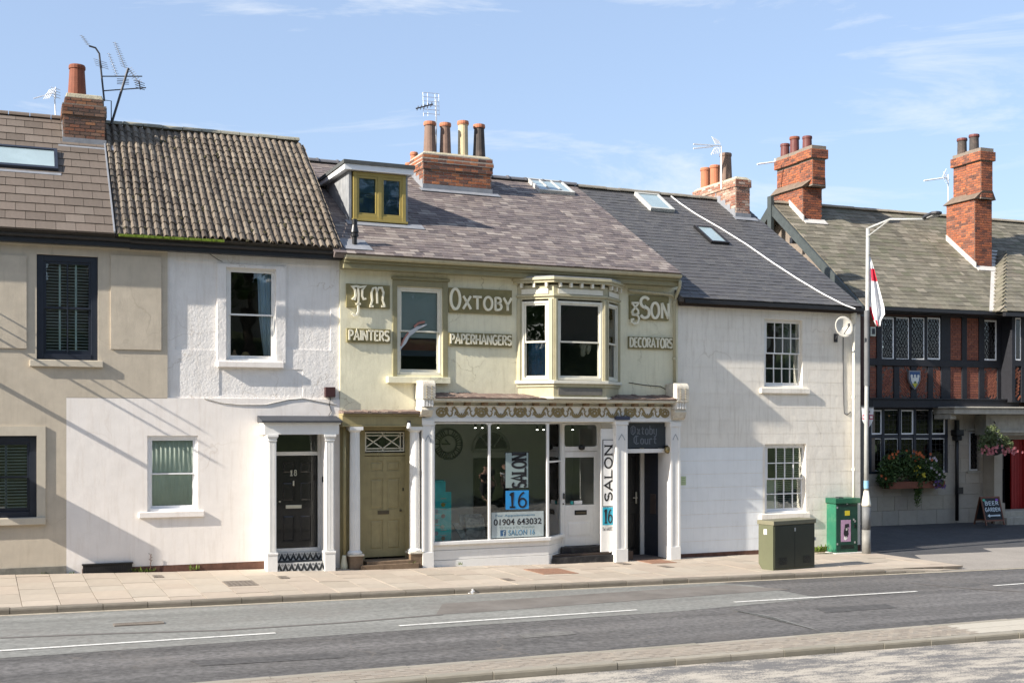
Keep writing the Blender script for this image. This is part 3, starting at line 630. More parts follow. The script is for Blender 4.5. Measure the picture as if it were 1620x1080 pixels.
# --- white house walls
zj = HL.Z(180, 629.5)
regs = [reg(277, 413, 343, 553, .022), reg(455, 420, 524, 553, .022), reg(344, 419, 452, 573, -.03), reg(358, 424, 437, 570, None), reg(347, 583, 480, 626, .012)]
regs = [(q[0], q[1], q[2], q[3], q[4], q[5]) for q in regs]
U = wall(regs, sWall, sEnd, zj, HL.Z(400, 391)+.2, .3)
U.v = [(x, y+.045, z) for x, y, z in U.v]; U.build('wall', m_white2, white)
sD0, sD1 = HL.S(437), HL.S(514.5)
regs = [reg(233, 689, 313, 808, None), (sD0, sD1, -.9, HL.Z(470, 687), None, 0)]
wall(regs, s105, sEnd, -.9, zj, .3).build('wall', m_white, white)
MB().box(sWall, sEnd, .0, .046, zj-.001, zj+.012).build('ledge', m_white, white)
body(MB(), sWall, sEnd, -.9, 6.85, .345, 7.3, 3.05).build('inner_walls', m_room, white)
w3, R3 = window(white, HL, 358, 424, 437, 571, .11, m_wood, fw=.055, sw=.045, label='first floor white sash window'); sill(w3, HL, 345, 572, 449, 581, .065, m_white)
w4, R4 = window(white, HL, 233, 689, 313, 808, .05, m_upvc, fw=.06, sw=.04, label='ground floor white sash window with green curtain'); sill(w4, HL, 220, 809, 323, 818, .065, m_white)
a, b, z0, z1 = R3
curtain('pale blue curtain drawn to the right side of the upstairs window', HL, [(a+(b-a)*.66, b-.04, z1), (a+(b-a)*.69, b-.03, z0+(z1-z0)*.5), (a+(b-a)*.80, b-.05, z0+.08)], .25, m_curt, 4, .025)
a, b, z0, z1 = R4
curtain('pale green net curtain filling the ground floor window', HL, [(a-.05, b+.05, z1+.05), (a-.05, b+.05, z0-.02)], .165, m_greenc, 11, .006, group=None)
a, b, z0, z1 = R3
for k, (f_, lb, mt) in enumerate(((.17, 'small peach bottle on the left of the upstairs window sill', (.5, .3, .2)), (.42, 'small sandy round ornament on the upstairs window sill', (.55, .38, .18)))):
    q = a+(b-a)*f_; th = thing('ornament', lb, 'ornament', HL, (q, .4, z0+.0)); pr = [(.05, 0), (.07, .02), (.065, .09), (.035, .15), (.028, .19), (.001, .2)] if k == 0 else [(.05, 0), (.09, .04), (.095, .09), (.06, .15), (.001, .17)]
    MB().lathe((q, .4, z0), [(r_*1.0, h*1.0) for r_, h in pr], 12).build('vase', M('ornament_%d' % k if 0 else 'clay_ornament' if k else 'peach_glaze', mt, .6), th, smooth=True)
    MB().box(q-.12, q+.12, .3, .5, z0-.03, z0-.001).build('shelf_edge', m_wood, th) if False else None
MB().box(a-.05, b+.05, .345, .52, z0-.06, z0-.002).build('window_board', m_wood, white)
MB().box(s105+.3, HL.S(428), -.012, .02, -.9, HL.Z(300, 892)).build('plinth', m_plinth, white)
v = thing('cellar_grille', 'black coal cellar grating box at the foot of the white wall', 'grating', HL, (HL.S(170), 0, HL.Z(170, 907)))
a, b, z0, z1 = r(131, 890, 209, 906, -.05); mb = MB(); mb.box(a, b, -.07, .02, z0-.15, z1-.03); mb.build('box', m_black, v); mb = MB()
for k in range(26): x = a+(b-a)*(k+.5)/26; mb.box(x-.012, x+.012, -.085, -.07, z0-.1, z1-.05)
mb.build('grating_bar', m_blackm, v, kind='stuff'); MB().box(a-.02, b+.02, -.1, .02, z1-.03, z1).build('lid', m_black, v, bevel=.006)
v = thing('alarm_box', 'square dark brown alarm box high on the white wall', 'alarm box', HL, (HL.S(523), 0, HL.Z(523, 620)))
a, b, z0, z1 = r(515, 612, 531, 628, -.09); MB().box(a, b, -.09, .045, z0, z1).build('casing', M('brown_plastic', (.05, .02, .02), .5), v, bevel=.012)
MB().lathe(((a+b)/2, -.03, z0-.02), [(.012, 0), (.012, .02)], 8).build('cable_gland', m_black, v)
# --- portico
Pw = -.46; a, b = HL.S(418.5, Pw), HL.S(536.5, Pw); zA0, zA1 = HL.Z(478, 687, Pw), HL.Z(478, 671, Pw)
sC0, sC1, sC2, sC3 = HL.S(424.5, Pw), HL.S(437.5, Pw), HL.S(515, Pw), HL.S(529, Pw)
mb = MB(); mb.box(a, b, Pw, .0, zA0, zA1); mb.box(a-.03, b+.03, Pw-.03, 0, zA1, zA1+.045)
por = mb.build('portico', m_wood, white, label='white classical door surround with slate canopy', bevel=.006)
zc = HL.Z(478, 657.5); mb = MB(); lo = [(a-.07, Pw-.1, zA1+.046), (b+.05, Pw-.1, zA1+.046), (b+.05, .0, zA1+.046), (a-.07, .0, zA1+.046)]
mb.solid(lo, [(a-.07, Pw-.1, zA1+.075), (b+.05, Pw-.1, zA1+.075), (b+.05, 0, zc), (a-.07, 0, zc)]); mb.build('canopy', M('canopy_slate', (.045, .05, .06), .6, na=.2, ns=4), por)
zg = -.25; zcb = HL.Z(431, 874, Pw)
for c0, c1, yb in ((sC0, sC1, 874), (sC2, sC3, 871)):
    zb_ = HL.Z(431 if c0 == sC0 else 522, yb, Pw); mb = MB(); dp = .17; mb.box(c0, c1, Pw+.012, Pw+dp, zb_, zA0-.14)
    n = 5; ww = (c1-c0-.03)/n
    for k in range(n): mb.box(c0+.015+ww*k+.006, c0+.015+ww*(k+1)-.006, Pw, Pw+.011, zb_+.03, zA0-.16)
    mb.box(c0-.012, c1+.012, Pw-.012, Pw+dp+.01, zA0-.14, zA0-.12); mb.box(c0-.02, c1+.02, Pw-.02, Pw+dp+.02, zA0-.08, zA0-.05); mb.box(c0-.035, c1+.035, Pw-.035, Pw+dp+.03, zA0-.05, zA0-.001); mb.box(c0-.004, c1+.004, Pw-.003, Pw+dp, zA0-.12, zA0-.08)
    mb.box(c0-.03, c1+.03, Pw-.03, Pw+dp+.02, zb_-.05, zb_); mb.box(c0-.02, c1+.02, Pw-.02, Pw+dp+.015, zg, zb_-.05)
    mb.build('column', m_wood, por, bevel=.004)
MB().box(sC2+.01, sC2+.17, Pw+.18, .0, zg, zA0-.002).build('side_cheek', m_wood, por); MB().box(sC0, sC0+.13, Pw+.18, .0, zg, zA0-.002).build('side_cheek', m_wood, por)
dD = .22; a, b = HL.S(438, dD), HL.S(502.5, dD)
mb = MB(); mb.box(sD0, sD0+.0+max(.02, a-sD0-.03), dD-.02, dD+.1, -.2, zA0); mb.box(b, sD1, dD-.06, dD+.1, -.2, zA0)
zt0, zt1 = HL.Z(470, 720, dD), HL.Z(470, 714, dD); mb.box(a-.05, b, dD-.03, dD+.06, zt0, zt1); zth = HL.Z(470, 866, dD); mb.box(a-.05, b, dD-.05, dD+.1, zth-.08, zth); mb.build('door_frame', m_wood, white, bevel=.004)
dr = door_panels(white, a, b-.005, zth+.002, zt0-.002, dD, M('black_gloss_door', (.014, .0135, .014), .22, na=.1, coat=.3), [(.06, .36), (.5, .72), (.8, .94)], label='black panelled front door numbered 18')
MB().box(a, b, dD+.03, dD+.035, zt1, zA0).build('fanlight', m_gl, white)
fz = lambda x, y: (HL.S(x, dD), HL.Z(x, y, dD))
mbr = M('nickel', (.7, .68, .6), .3, metal=.8)
x0, z0 = fz(452, 804); x1, z1 = fz(477, 798); MB().box(x0, x1, dD-.012, dD, z0, z1).build('letterbox', mbr, dr, bevel=.003)
x0, z0 = fz(459, 752); x1, z1 = fz(470, 743); letters(dr, '1', x0, x0+(x1-x0)*.36, z0, z1, dD-.008, dD, mbr, wd=.16, name='number'); 
mb = MB(); cx_, h_ = x0+(x1-x0)*.75, z1-z0
for zz, rr in ((z0+h_*.27, .27), (z0+h_*.76, .22)): mb.ribbon([(p, q) for p, q in arc(cx_, zz, h_*rr*.8, h_*rr, 0, 360, 16)], h_*.13, dD-.008, dD)
mb.build('number', mbr, dr)
x0, z0 = fz(463, 768); MB().box(x0-.0, x0+.03, dD-.03, dD, z0, z0+.11).build('knocker', mbr, dr, bevel=.006)
x0, z0 = fz(440, 793); MB().lathe((x0+.03, dD-.03, z0), [(.01, -.02), (.022, -.012), (.022, .012), (.01, .02)], 10).build('door_knob', mbr, dr)
x0 = HL.S(514.6, -.2); z0 = HL.Z(514, 762, -.2); MB().box(sC2-.012, sC2+.01, -.24, -.17, z0, z0+.12).build('doorbell', m_black, por, bevel=.006)
# steps with patterned tile risers
mt_a = M('white_pattern_tile', (.6, .6, .58), .4, na=.1); mt_b = M('black_pattern_tile', (.03, .035, .04), .4)
z1_ = HL.Z(470, 889, -.42); z2_ = HL.Z(470, 874, dD-.06)
st = MB().box(sC1-.02, sC2+.02, -.42, dD, -.4, z1_-.012).build('step', m_black, por); MB().box(sD0, sD1, .0, dD+.1, z1_-.01, zth-.08-.002).build('step', mt_a, por)
def chevrons(y, za, zb, xa, xb, n=8):
    w_ = (xb-xa)/n; out = MB()
    for k in range(n):
        x = xa+w_*k
        for off, wd in ((0, .022), (.05, .014), (.085, .01)):
            hh = zb-za-off
            if hh > .02: out.ribbon([(x+w_*off*2.2, za+.004), (x+w_/2, za+.004+hh*.92), (x+w_-w_*off*2.2, za+.004)], wd, y-.003, y)
        out.ribbon(arc(x, zb-.03, .018, .018, 0, 360, 8), .008, y-.003, y)
    return out.build('tile_pattern', mt_b, por)
MB().box(sC1-.02, sC2+.02, -.428, -.4205, -.4, z1_).build('riser_tiles', mt_a, por); chevrons(-.429, z1_-.19, z1_-.02, sC1, sC2)
chevrons(-.001, z1_, zth-.09, sD0+.06, sD1-.02)
MB().box(sC1-.02, sC2+.02, -.4195, -.001, z1_-.011, z1_+.002).build('step_tread', M('dark_tread', (.05, .055, .06), .5, na=.2, ns=6), por)
# cables on the white wall and an old bell wire
def wire(label, fr, pts, r_=.008, mat=None, name='cable', cat='cable', group='thin cables fixed to the walls', d=-.01):
    P3 = [(fr.S(x, dd), dd, fr.Z(x, y, dd)) for x, y, dd in [(p + (d,))[:3] for p in pts]]
    th = thing(name, label, cat, fr, P3[-1], group); MB().tube(P3, r_, 5).build('wire', mat or m_blackm, th); return th
wire('thin black cable looping from the pantile eaves to the upstairs window head', HL, [(316, 372, -.4), (322, 388, -.2), (332, 402, -.05), (345, 411, .01), (352, 414, -.0)], .007)
wire('grey cable draped along the ledge of the white wall above the door', HL, [(323, 630), (350, 637), (380, 640), (420, 640), (455, 632), (480, 630), (500, 634), (532, 640)], .012, m_leadp)
wire('loose wire hanging below the brown alarm box', HL, [(523, 629, -.03), (521, 640, -.01), (524, 650, -.01), (520, 657, -.01)], .008)
# --- aerials on the left chimney
def aer(label, fr, base, pts, r_=.02, mat=None):
    th = thing('tv_aerial', label, 'aerial', fr, base, 'television aerials on the rooftops'); return th
a, b, d0, zb, zt = C1
P = lambda x, y, d: (HL.S(x, d), d, HL.Z(x, y, d))
d_ = d0+.5
th = thing('tv_aerial', 'tall dark twin-arm television aerial leaning beside the left brick chimney', 'aerial', HL, P(176, 197, d_), 'television aerials on the rooftops')
MB().tube([P(176, 197, d_), P(203, 108, d_)], .028, 7).build('mast', m_steeld, th); MB().tube([P(165, 160, d_), P(157, 85, d_), P(151, 76, d_), P(141, 73, d_)], .022, 7).build('mast', m_steeld, th)
mb = MB(); mb.tube([P(160, 121, d_), P(225, 121, d_)], .014, 6); mb.tube([P(163, 144, d_), P(231, 139, d_)], .014, 6); mb.tube([P(160, 158, d_), P(176, 160, d_), P(176, 197, d_)], .012, 5); mb.build('cross_arm', m_steeld, th)
def elements(mb, p0, p1, n, w0, w1, r_=.006, tilt=(-.15,)):
    p0, p1 = Vector(p0), Vector(p1); mb.tube([p0, p1], r_*1.8, 5)
    dv = (p1-p0).normalized(); sd = Vector((dv.z, 0, -dv.x)) if tilt == 'perp' else Vector((cos(tilt[0]), .25, sin(tilt[0])))
    for k in range(n):
        q = p0+(p1-p0)*(k+.5)/n; hw = (w0+(w1-w0)*k/n)/2; mb.tube([q-sd*hw, q+sd*hw], r_, 4)
mb = MB(); elements(mb, P(141, 73, d_), P(129, 56, d_), 5, .13, .11, .005); elements(mb, P(198, 108, d_), P(182, 67, d_), 11, .17, .12, .006); mb.build('element', m_alu, th)
mb = MB(); elements(mb, P(203, 108, d_), P(221, 133, d_), 8, .16, .16, .006, 'perp'); elements(mb, P(158, 95, d_), P(162, 108, d_), 4, .3, .3, .006); elements(mb, P(186, 122, d_), P(172, 84, d_), 9, .13, .09, .005); mb.build('element', m_alu, th)
mb = MB(); elements(mb, P(220, 128, d_), P(222, 142, d_), 4, .25, .2, .008)
for k in range(4): mb.tube([P(185, 125+k*2.6, d_), P(204, 126+k*2.6, d_)], .007, 4)
mb.build('reflector', m_steeld, th)
th = thing('tv_aerial', 'small pale television aerial left of the brick chimney', 'aerial', HL, P(89, 190, RD+1.5), 'television aerials on the rooftops'); d_ = RD+1.5
MB().tube([P(89, 205, d_), P(86, 145, d_)], .018, 6).build('mast', m_aluw, th); mb = MB(); mb.tube([P(86, 147, d_), P(53, 156, d_)], .012, 5); elements(mb, P(84, 147, d_), P(72, 150, d_), 4, .35, .3, .009, (1.1,)); elements(mb, P(88, 138, d_), P(88, 156, d_), 4, .22, .22, .008); mb.build('element', m_aluw, th)
# ================================================================== the painters' shop: cream house with bay window over a salon
s0 = OX.S(538); s1 = OX.S(1072.5); EO = (-.38, 6.80); RDO = 5.3; RIDO = (RDO, OX.Z(820, 287, RDO))
ox = thing('terraced_house', 'cream and olive house with bay window and raised painters lettering above a salon', 'house', OX, ((s0+s1)/2, 0, -.1), 'terraced houses along the street')
r = OX.rect
zsh = OX.Z(860, 662)
def reg(x0, y0, x1, y1, dep, m=0): a, b, p, q = r(x0, y0, x1, y1); return (a, b, p, q, dep, m)
b0, b1 = OX.S(817), OX.S(981)
bz0, bz1 = OX.Z(900, 628), OX.Z(900, 442)
regs = [reg(628, 454, 700, 593, None), (b0+.12, b1-.12, bz0+.3, bz1-.4, None, 0)]
wall(regs, s0, s1, zsh, 6.72, .32).build('wall', [m_cream], ox)
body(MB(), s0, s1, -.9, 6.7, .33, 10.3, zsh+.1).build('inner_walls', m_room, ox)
ROx = Roof(OX.S(530, -.38), OX.S(1078, -.38), EO, RIDO); rfo = ROx.slab().build('roof', m_slate, ox)
gable(MB(), s0-.2, s0, ROx, .3).build('gable', m_brickd, ox)
gable(MB(), s1-.2, s1, ROx, .3).build('gable', m_brickd, ox)
def slates(roof, g_, wd, mat, rf, th=.012, limit=300, sag=None, skip=None):
    out = []; n = int(roof.len/g_)+1
    for k in range(n):
        t = k*g_; x = roof.s0 - (wd/2 if k % 2 else 0) + random.uniform(-.02, .02); L = min(g_*1.35, roof.len-t)
        if L < .05: continue
        while x < roof.s1:
            w_ = wd*random.uniform(.85, 1.12); a, b = max(x, roof.s0), min(x+w_, roof.s1)
            if b-a > .04 and not (skip and skip((a+b)/2, t)):
                h = random.uniform(0, .006)
                out.append(roof.mat((a+b)/2, t+L/2-.015+random.uniform(-.008, .008), .012+h, -.045+random.uniform(-.012, .008)) @ Matrix.Diagonal((b-a-.005, L, th, 1)))
            x += w_
    pieces('slate', mat, out, rf, limit)
slates(ROx, .165, .24, m_slate, rfo)
def ridge_tiles(roof, rf, mat, s0, s1, L=.45, r_=.12, up=.02, collar=True):
    x = s0
    while x < s1-.1:
        e = min(x+L, s1); pr = [(roof.r[0]+r_*cos(pi*k/6), roof.r[1]+up+r_*.8*sin(pi*k/6)) for k in range(7)]; h = random.uniform(-.008, .008)
        mb = MB().sprism([(a, b+h) for a, b in pr], x+.006, e)
        if collar: mb.sprism([(roof.r[0]+(r_+.02)*cos(pi*k/6), roof.r[1]+up+h+(r_+.02)*.85*sin(pi*k/6)) for k in range(7)], x+.0, x+.05)
        mb.build('ridge_tile', mat, rf); x += L
ridge_tiles(ROx, rfo, M('grey_ridge', (.13, .13, .14), .8, na=.2, ns=4), ROx.s0, ROx.s1, .55)
# gutter: boxed olive fascia with half round gutter
mb = MB(); mb.box(s0, OX.S(1078, -.4), -.30, -.02, 6.50, 6.70); mb.box(s0, OX.S(1078, -.4), -.36, -.301, 6.62, 6.735); gb = mb.build('eaves_board', m_khaki2, ox)
pr = [(-.42+.075*cos(pi+pi*k/7), 6.76+.08*sin(pi+pi*k/7)) for k in range(8)]; ii = [(-.42+.065*cos(pi+pi*k/7), 6.76+.07*sin(pi+pi*k/7)) for k in range(7, -1, -1)]
MB().sprism(pr+ii, s0, OX.S(1078, -.45)).build('gutter', m_bayk, ox)
# dormer
sA, tA = ROx.px(OX, 559, 351); dF = ROx.p(sA, tA)[1]; 
zr = lambda d_: ROx.e[1]+(d_-ROx.e[0])*ROx.dz/ROx.dy
A, B = OX.S(552, dF), OX.S(645, dF); zB, zT = OX.Z(600, 354, dF), OX.Z(600, 274, dF); zR = OX.Z(600, 262, dF)
dk = (zT-zr(dF))
dm = MB(); dback = min(RDO-.1, dF+ (zT-zB)*ROx.dy/ROx.dz*.98+.1)
dm.sprism([(dF, zB-.1), (dF, zT), (dback, zT+.0), ], A, A+.06); dm.sprism([(dF, zB-.1), (dF, zT), (dback, zT)], B-.06, B)
dmo = dm.build('dormer', M('dormer_zinc', (.25, .26, .27), .5, na=.2, ns=5, streak=.5, dcol=(.55, .55, .53)), ox, label='flat roofed dormer with yellow-olive window')
A0, B0 = A-.14, B+.1
mb = MB(); mb.sprism([(dF-.14, zT+.0), (dF-.14, zT+.13), (dback, zT+.13-.03), (dback, zT)], A0, B0); mb.build('fascia', m_upvc, dmo)
mb = MB(); mb.sprism([(dF-.17, zT+.131), (dF-.17, zR+.04), (dback+.05, zR+.0), (dback+.05, zT+.1)], A0-.03, B0+.03); mb.build('flat_roof', M('dark_felt', (.075, .08, .08), .8, na=.15), dmo)
m_yel = M('yellow_olive_paint', (.34, .265, .08), .45, ns=5, na=.08, bump=.15, bs=50)
wa, wb = OX.S(558.5, dF), OX.S(641.5, dF); mb = MB(); fw = .09; zq = OX.Z(600, 349, dF)
for x in (wa, (wa+wb)/2-fw/2, wb-fw): mb.box(x, x+fw, dF-.03, dF+.08, zq, zT-.01)
mb.box(wa+.001, wb-.001, dF-.025, dF+.08, zT-.1, zT-.012); mb.box(wa+.001, wb-.001, dF-.025, dF+.08, zq, zq+.1); mb.box(wa-.03, wb+.03, dF-.1, dF+.02, zq-.05, zq-.001)
dw = mb.build('dormer_window', m_yel, dmo, bevel=.004)
for x0_, x1_ in ((wa+fw, (wa+wb)/2-fw/2), ((wa+wb)/2+fw/2, wb-fw)):
    mb = MB(); q = .055
    mb.box(x0_, x0_+q, dF-.012, dF+.05, zq+.1, zT-.1); mb.box(x1_-q, x1_, dF-.012, dF+.05, zq+.1, zT-.1); mb.box(x0_+q, x1_-q, dF-.011, dF+.05, zq+.1, zq+.1+q); mb.box(x0_+q, x1_-q, dF-.011, dF+.05, zT-.1-q, zT-.1)
    # third level is the limit: the casements belong to the dormer
    mb.build('casement', m_yel, dmo); MB().box(x0_+q, x1_-q, dF+.02, dF+.025, zq+.1+q, zT-.1-q).build('pane', glass_mat('blue_tinted_glass', (.6, .7, .75), .02, .9), dmo)
    MB().box(x0_+q, x1_-q, dF+.07, dF+.08, zq+.1+(zT-zq)*.48, zT-.1).build('roller_blind', M('blue_white_blind', (.5, .6, .66), .8), dmo)
    MB().box(x0_, x1_, dF+.1, dF+.11, zq+.0, zT-.1).build('net_curtain', M('blue_grey_net', (.3, .4, .52), .9, na=.3, ns=2), dmo)
mb = MB(); mb.solid([ROx.p(A-.1, tA-.28, .03), ROx.p(B+.35, tA-.28, .03), ROx.p(B+.35, tA, .03), ROx.p(A-.1, tA, .03)], [ROx.p(A-.1, tA-.28, .04), ROx.p(B+.35, tA-.28, .04), ROx.p(B+.35, tA, .04), ROx.p(A-.1, tA, .04)]); mb.build('lead_apron', m_lead, dmo)
# soil vent pipe on the roof
sv, tv = ROx.px(OX, 561, 389); c = ROx.p(sv, tv); hv = OX.Z(561, 347, c[1])-c[2]
mb = MB(); mb.lathe((c[0], c[1], c[2]-.1), [(.055, 0), (.055, hv*.5), (.09, hv*.52), (.09, hv*.6), (.075, hv*.64), (.095, hv*.68), (.06, hv*.95), (.06, hv+.1)], 14); mb.build('vent_pipe', m_black, rfo, smooth=False)
MB().solid([ROx.p(sv-.3, tv-.3, .035), ROx.p(sv+.35, tv-.3, .035), ROx.p(sv+.3, tv+.3, .035), ROx.p(sv-.3, tv+.3, .035)], [ROx.p(sv-.3, tv-.3, .04), ROx.p(sv+.35, tv-.3, .04), ROx.p(sv+.3, tv+.3, .04), ROx.p(sv-.3, tv+.3, .04)]).build('pipe_flashing', m_lead, rfo)
# chimney
m_cap = M('white_mortar_band', (.6, .56, .48), .9, na=.2, ns=8, bump=.4, bs=30)
ch2, C2 = stack(ox, OX, ROx, 670, 777, 305, 247, .95, m_bricko, m_mortar, [(0, .58, 0), (.58, .76, .03), (.76, .88, .05), (.88, 1, .03)],
  [(680, .3, .17, .14, 194, m_potbrown, 'brown pot with orange rim, first on the left', m_terral), (704.5, .3, .155, .13, 196, m_potbrown, 'brown pot with orange rim, second from the left', m_terral), (732.5, .3, .14, .13, 193, m_potbuff, 'buff pot with orange rim', m_terral), (758, .3, .17, .135, 198.5, m_potdark, 'soot black pot with orange rim', m_terral)], cap=.07, label='orange brick chimney with four tall pots', bh=.085)
a, b, d0, zb, zt = C2
MB().box(a-.055, b+.055, d0-.056, d0+1.0, zb+(zt-zb)*.76-.008, zb+(zt-zb)*.76+.01).build('mortar_band', m_cap, ch2)
# second chimney behind, half hidden
th2 = MB(); q0 = OX.S(655, 7.4); th2.box(q0, q0+.5, 7.2, 7.9, 8.6, OX.Z(655, 268, 7.3)); bc = th2.build('rear_chimney', m_mortar, ox, label='small chimney half hidden behind the orange brick stack')
pieces('brick', m_bricko, bricks_front(q0, q0+.5, 9.4, OX.Z(655, 268, 7.3), 7.2)+bricks_front(7.2, 7.9, 9.4, OX.Z(655, 268, 7.3), q0, axis='y'), bc, 60)
for xx, yy in ((647, 257), (655, 240)): pot(bc, (OX.S(xx, 7.5), 7.5, OX.Z(655, 268, 7.3)-.02), .12, .1, OX.Z(xx, yy, 7.5)-OX.Z(655, 268, 7.3), m_terral)
# rooflight with three panes near the ridge
def rooflight(house_roof, roof, fr, x0, y0, x1, y1, sl, n, label, fm, gm, up=.12):
    sa, ta = roof.px(fr, x0, y1); sb, _ = roof.px(fr, x1, y1); _, tb = roof.px(fr, (x0+x1)/2-sl, y0); mb = MB(); q = .06
    L4 = [(sa, sb, ta, ta+q), (sa, sb, tb-q, tb), (sa, sa+q, ta+q, tb-q), (sb-q, sb, ta+q, tb-q)] + [(sa+(sb-sa)*k/n-.02, sa+(sb-sa)*k/n+.02, ta+q, tb-q) for k in range(1, n)]
    for a_, b_, p_, q_ in L4: mb.solid([roof.p(a_, p_, .0), roof.p(b_, p_, .0), roof.p(b_, q_, .0), roof.p(a_, q_, .0)], [roof.p(a_, p_, up), roof.p(b_, p_, up), roof.p(b_, q_, up), roof.p(a_, q_, up)])
    o = mb.build('rooflight', fm, house_roof, label=label); MB().solid([roof.p(sa+q, ta+q, up*.4), roof.p(sb-q, ta+q, up*.4), roof.p(sb-q, tb-q, up*.4), roof.p(sa+q, tb-q, up*.4)], [roof.p(sa+q, ta+q, up*.8), roof.p(sb-q, ta+q, up*.8), roof.p(sb-q, tb-q, up*.8), roof.p(sa+q, tb-q, up*.8)]).build('rooflight_pane', gm, house_roof)
rooflight(rfo, ROx, OX, 853, 291, 903, 306, 8, 3, 'three pane rooflight by the ridge', M('pale_frame', (.45, .45, .42), .6), M('reflecting_glass', (.3, .38, .4), .08))
# --- aerial behind the chimney
d_ = d0+.5; P = lambda x, y, d=None: (OX.S(x, d_ if d is None else d), d_ if d is None else d, OX.Z(x, y, d_ if d is None else d))
th = thing('tv_aerial', 'grid reflector television aerial rising behind the four chimney pots', 'aerial', OX, P(690, 242), 'television aerials on the rooftops')
MB().tube([P(690, 246), P(690, 157)], .018, 6).build('mast', m_alu, th); mb = MB()
for k in range(6):
    y = 147+k*6.6; mb.tube([P(669+k*.3, y-.5), P(694+k*.3, y+1.5)], .006, 4)
for x in (669, 676, 688, 694): mb.tube([P(x, 146+(x-669)*.1), P(x+1, 184)], .005, 4)
mb.build('reflector', m_alu, th); mb = MB(); elements(mb, P(685, 165), P(658, 172), 5, .16, .14, .011, (1.2,)); mb.build('element', m_steeld, th)
# --- sash window on the first floor
so = MB(); a, b, z0, z1 = r(621, 444, 708, 600, 0); A_, B_, Z0_, Z1_ = r(628, 454, 700, 593)
so.box(a, A_, -.03, .02, z0, z1); so.box(B_, b, -.03, .02, z0, z1); so.box(A_, B_, -.029, .02, Z1_, z1); so.box(a-.03, b+.03, -.08, 0, z1, z1+.06)
so.build('window_surround', m_khaki2, ox, bevel=.006)
w5, R5 = window(ox, OX, 628, 454, 700, 593, .03, m_ivory, fw=.07, sw=.045, label='ivory sash window between the letters'); sill(w5, OX, 614, 596, 713, 606, .14, m_cream)
a, b, z0, z1 = R5; MB().box(a, b, .12, .125, z0+(z1-z0)*.42, z1).build('roller_blind', M('grey_blind', (.5, .58, .6), .9, na=.1, ns=1), w5)
MB().box(a, b, .14, .15, z0+(z1-z0)*.27, z0+(z1-z0)*.40).build('red_box_shelf', M('brick_red_card', (.2, .07, .05), .8), w5)
MB().box(a, b, .16, .17, z0+(z1-z0)*.2, z0+(z1-z0)*.27).build('blue_shelf', M('slate_blue_card', (.07, .09, .13), .8), w5)
st = thing('window_sticker', 'white and red dragon shaped sticker on the ivory sash window glass', 'sticker', OX, (OX.S(650, .04), .04, OX.Z(650, 530, .04)))
def pxs(pts, d): return [(OX.S(x, d), OX.Z(x, y, d)) for x, y in pts]
MB().ribbon(pxs([(630.5, 557), (634, 549), (640, 541), (645, 530), (652, 525), (660, 519), (668, 516), (675, 513)], .05), .06, .046, .05, taper=lambda t: .5+1.2*sin(pi*min(1, t*1.1))).build('sticker_body', M('sticker_white', (.5, .52, .54), .6), st)
MB().ribbon(pxs([(634, 547), (640, 534), (646, 526)], .046), .035, .042, .0455).ribbon(pxs([(655, 517), (662, 511), (672, 509)], .046), .05, .042, .0455).build('sticker_flame', M('sticker_red', (.35, .16, .13), .6), st)
# --- bay window
D = -.65; fa, fb = OX.S(876, D), OX.S(960, D); C = [(b0, 0.0), (fa, D), (fb, D), (b1, 0.0)]
def ring(off, z0, z1, mb, mi=0):
    pts = offset_poly(C, off); mb.hprism(pts + [(b1-.02+off, .02), (b0+.02-off, .02)], z0, z1, mi)
def offset_poly(Cp, o):
    out = []
    for i, p in enumerate(Cp):
        ns = []
        for j in (i-1, i):
            if 0 <= j < len(Cp)-1:
                dx, dy = Cp[j+1][0]-Cp[j][0], Cp[j+1][1]-Cp[j][1]; l = sqrt(dx*dx+dy*dy); ns.append((dy/l, -dx/l))
        nx, ny = sum(n[0] for n in ns), sum(n[1] for n in ns); l = nx*nx+ny*ny; k = len(ns)/l if len(ns) == 1 else 2/l
        out.append((p[0]+nx*o*k, p[1]+ny*o*k))
    return out
zz = lambda y: OX.Z(918, y, D)
bay = thing('bay_window', 'canted olive and ivory bay window projecting over the salon fascia', 'bay window', OX, ((fa+fb)/2, -.3, zz(628)))
mb = MB(); ring(-.03, zz(628), zz(609), mb); ring(0.0, zz(612), zz(607), mb); bo = mb.build('apron', m_bayk, bay)
mb = MB(); ring(.05, zz(607), zz(602), mb); ring(.02, zz(631), zz(628), mb); mb.build('sill', m_ivory, bay, bevel=.008)
mb = MB(); ring(-.01, zz(474), zz(452), mb); mb.build('frieze', m_bayk, bay)
mb = MB(); ring(.03, zz(470), zz(467), mb); ring(.11, zz(449), zz(445), mb); ring(.15, zz(445), zz(441), mb); mb.build('cornice', m_bayk, bay, bevel=.006)
mb = MB(); ring(.13, zz(441)+.001, zz(439), mb); mb.build('lead_roof', m_lead, bay)
segs = list(zip(C, C[1:]))
WX = [((830, 862), (821, 866)), ((885, 945), (881, 952)), ((965, 973), (962, 976))]
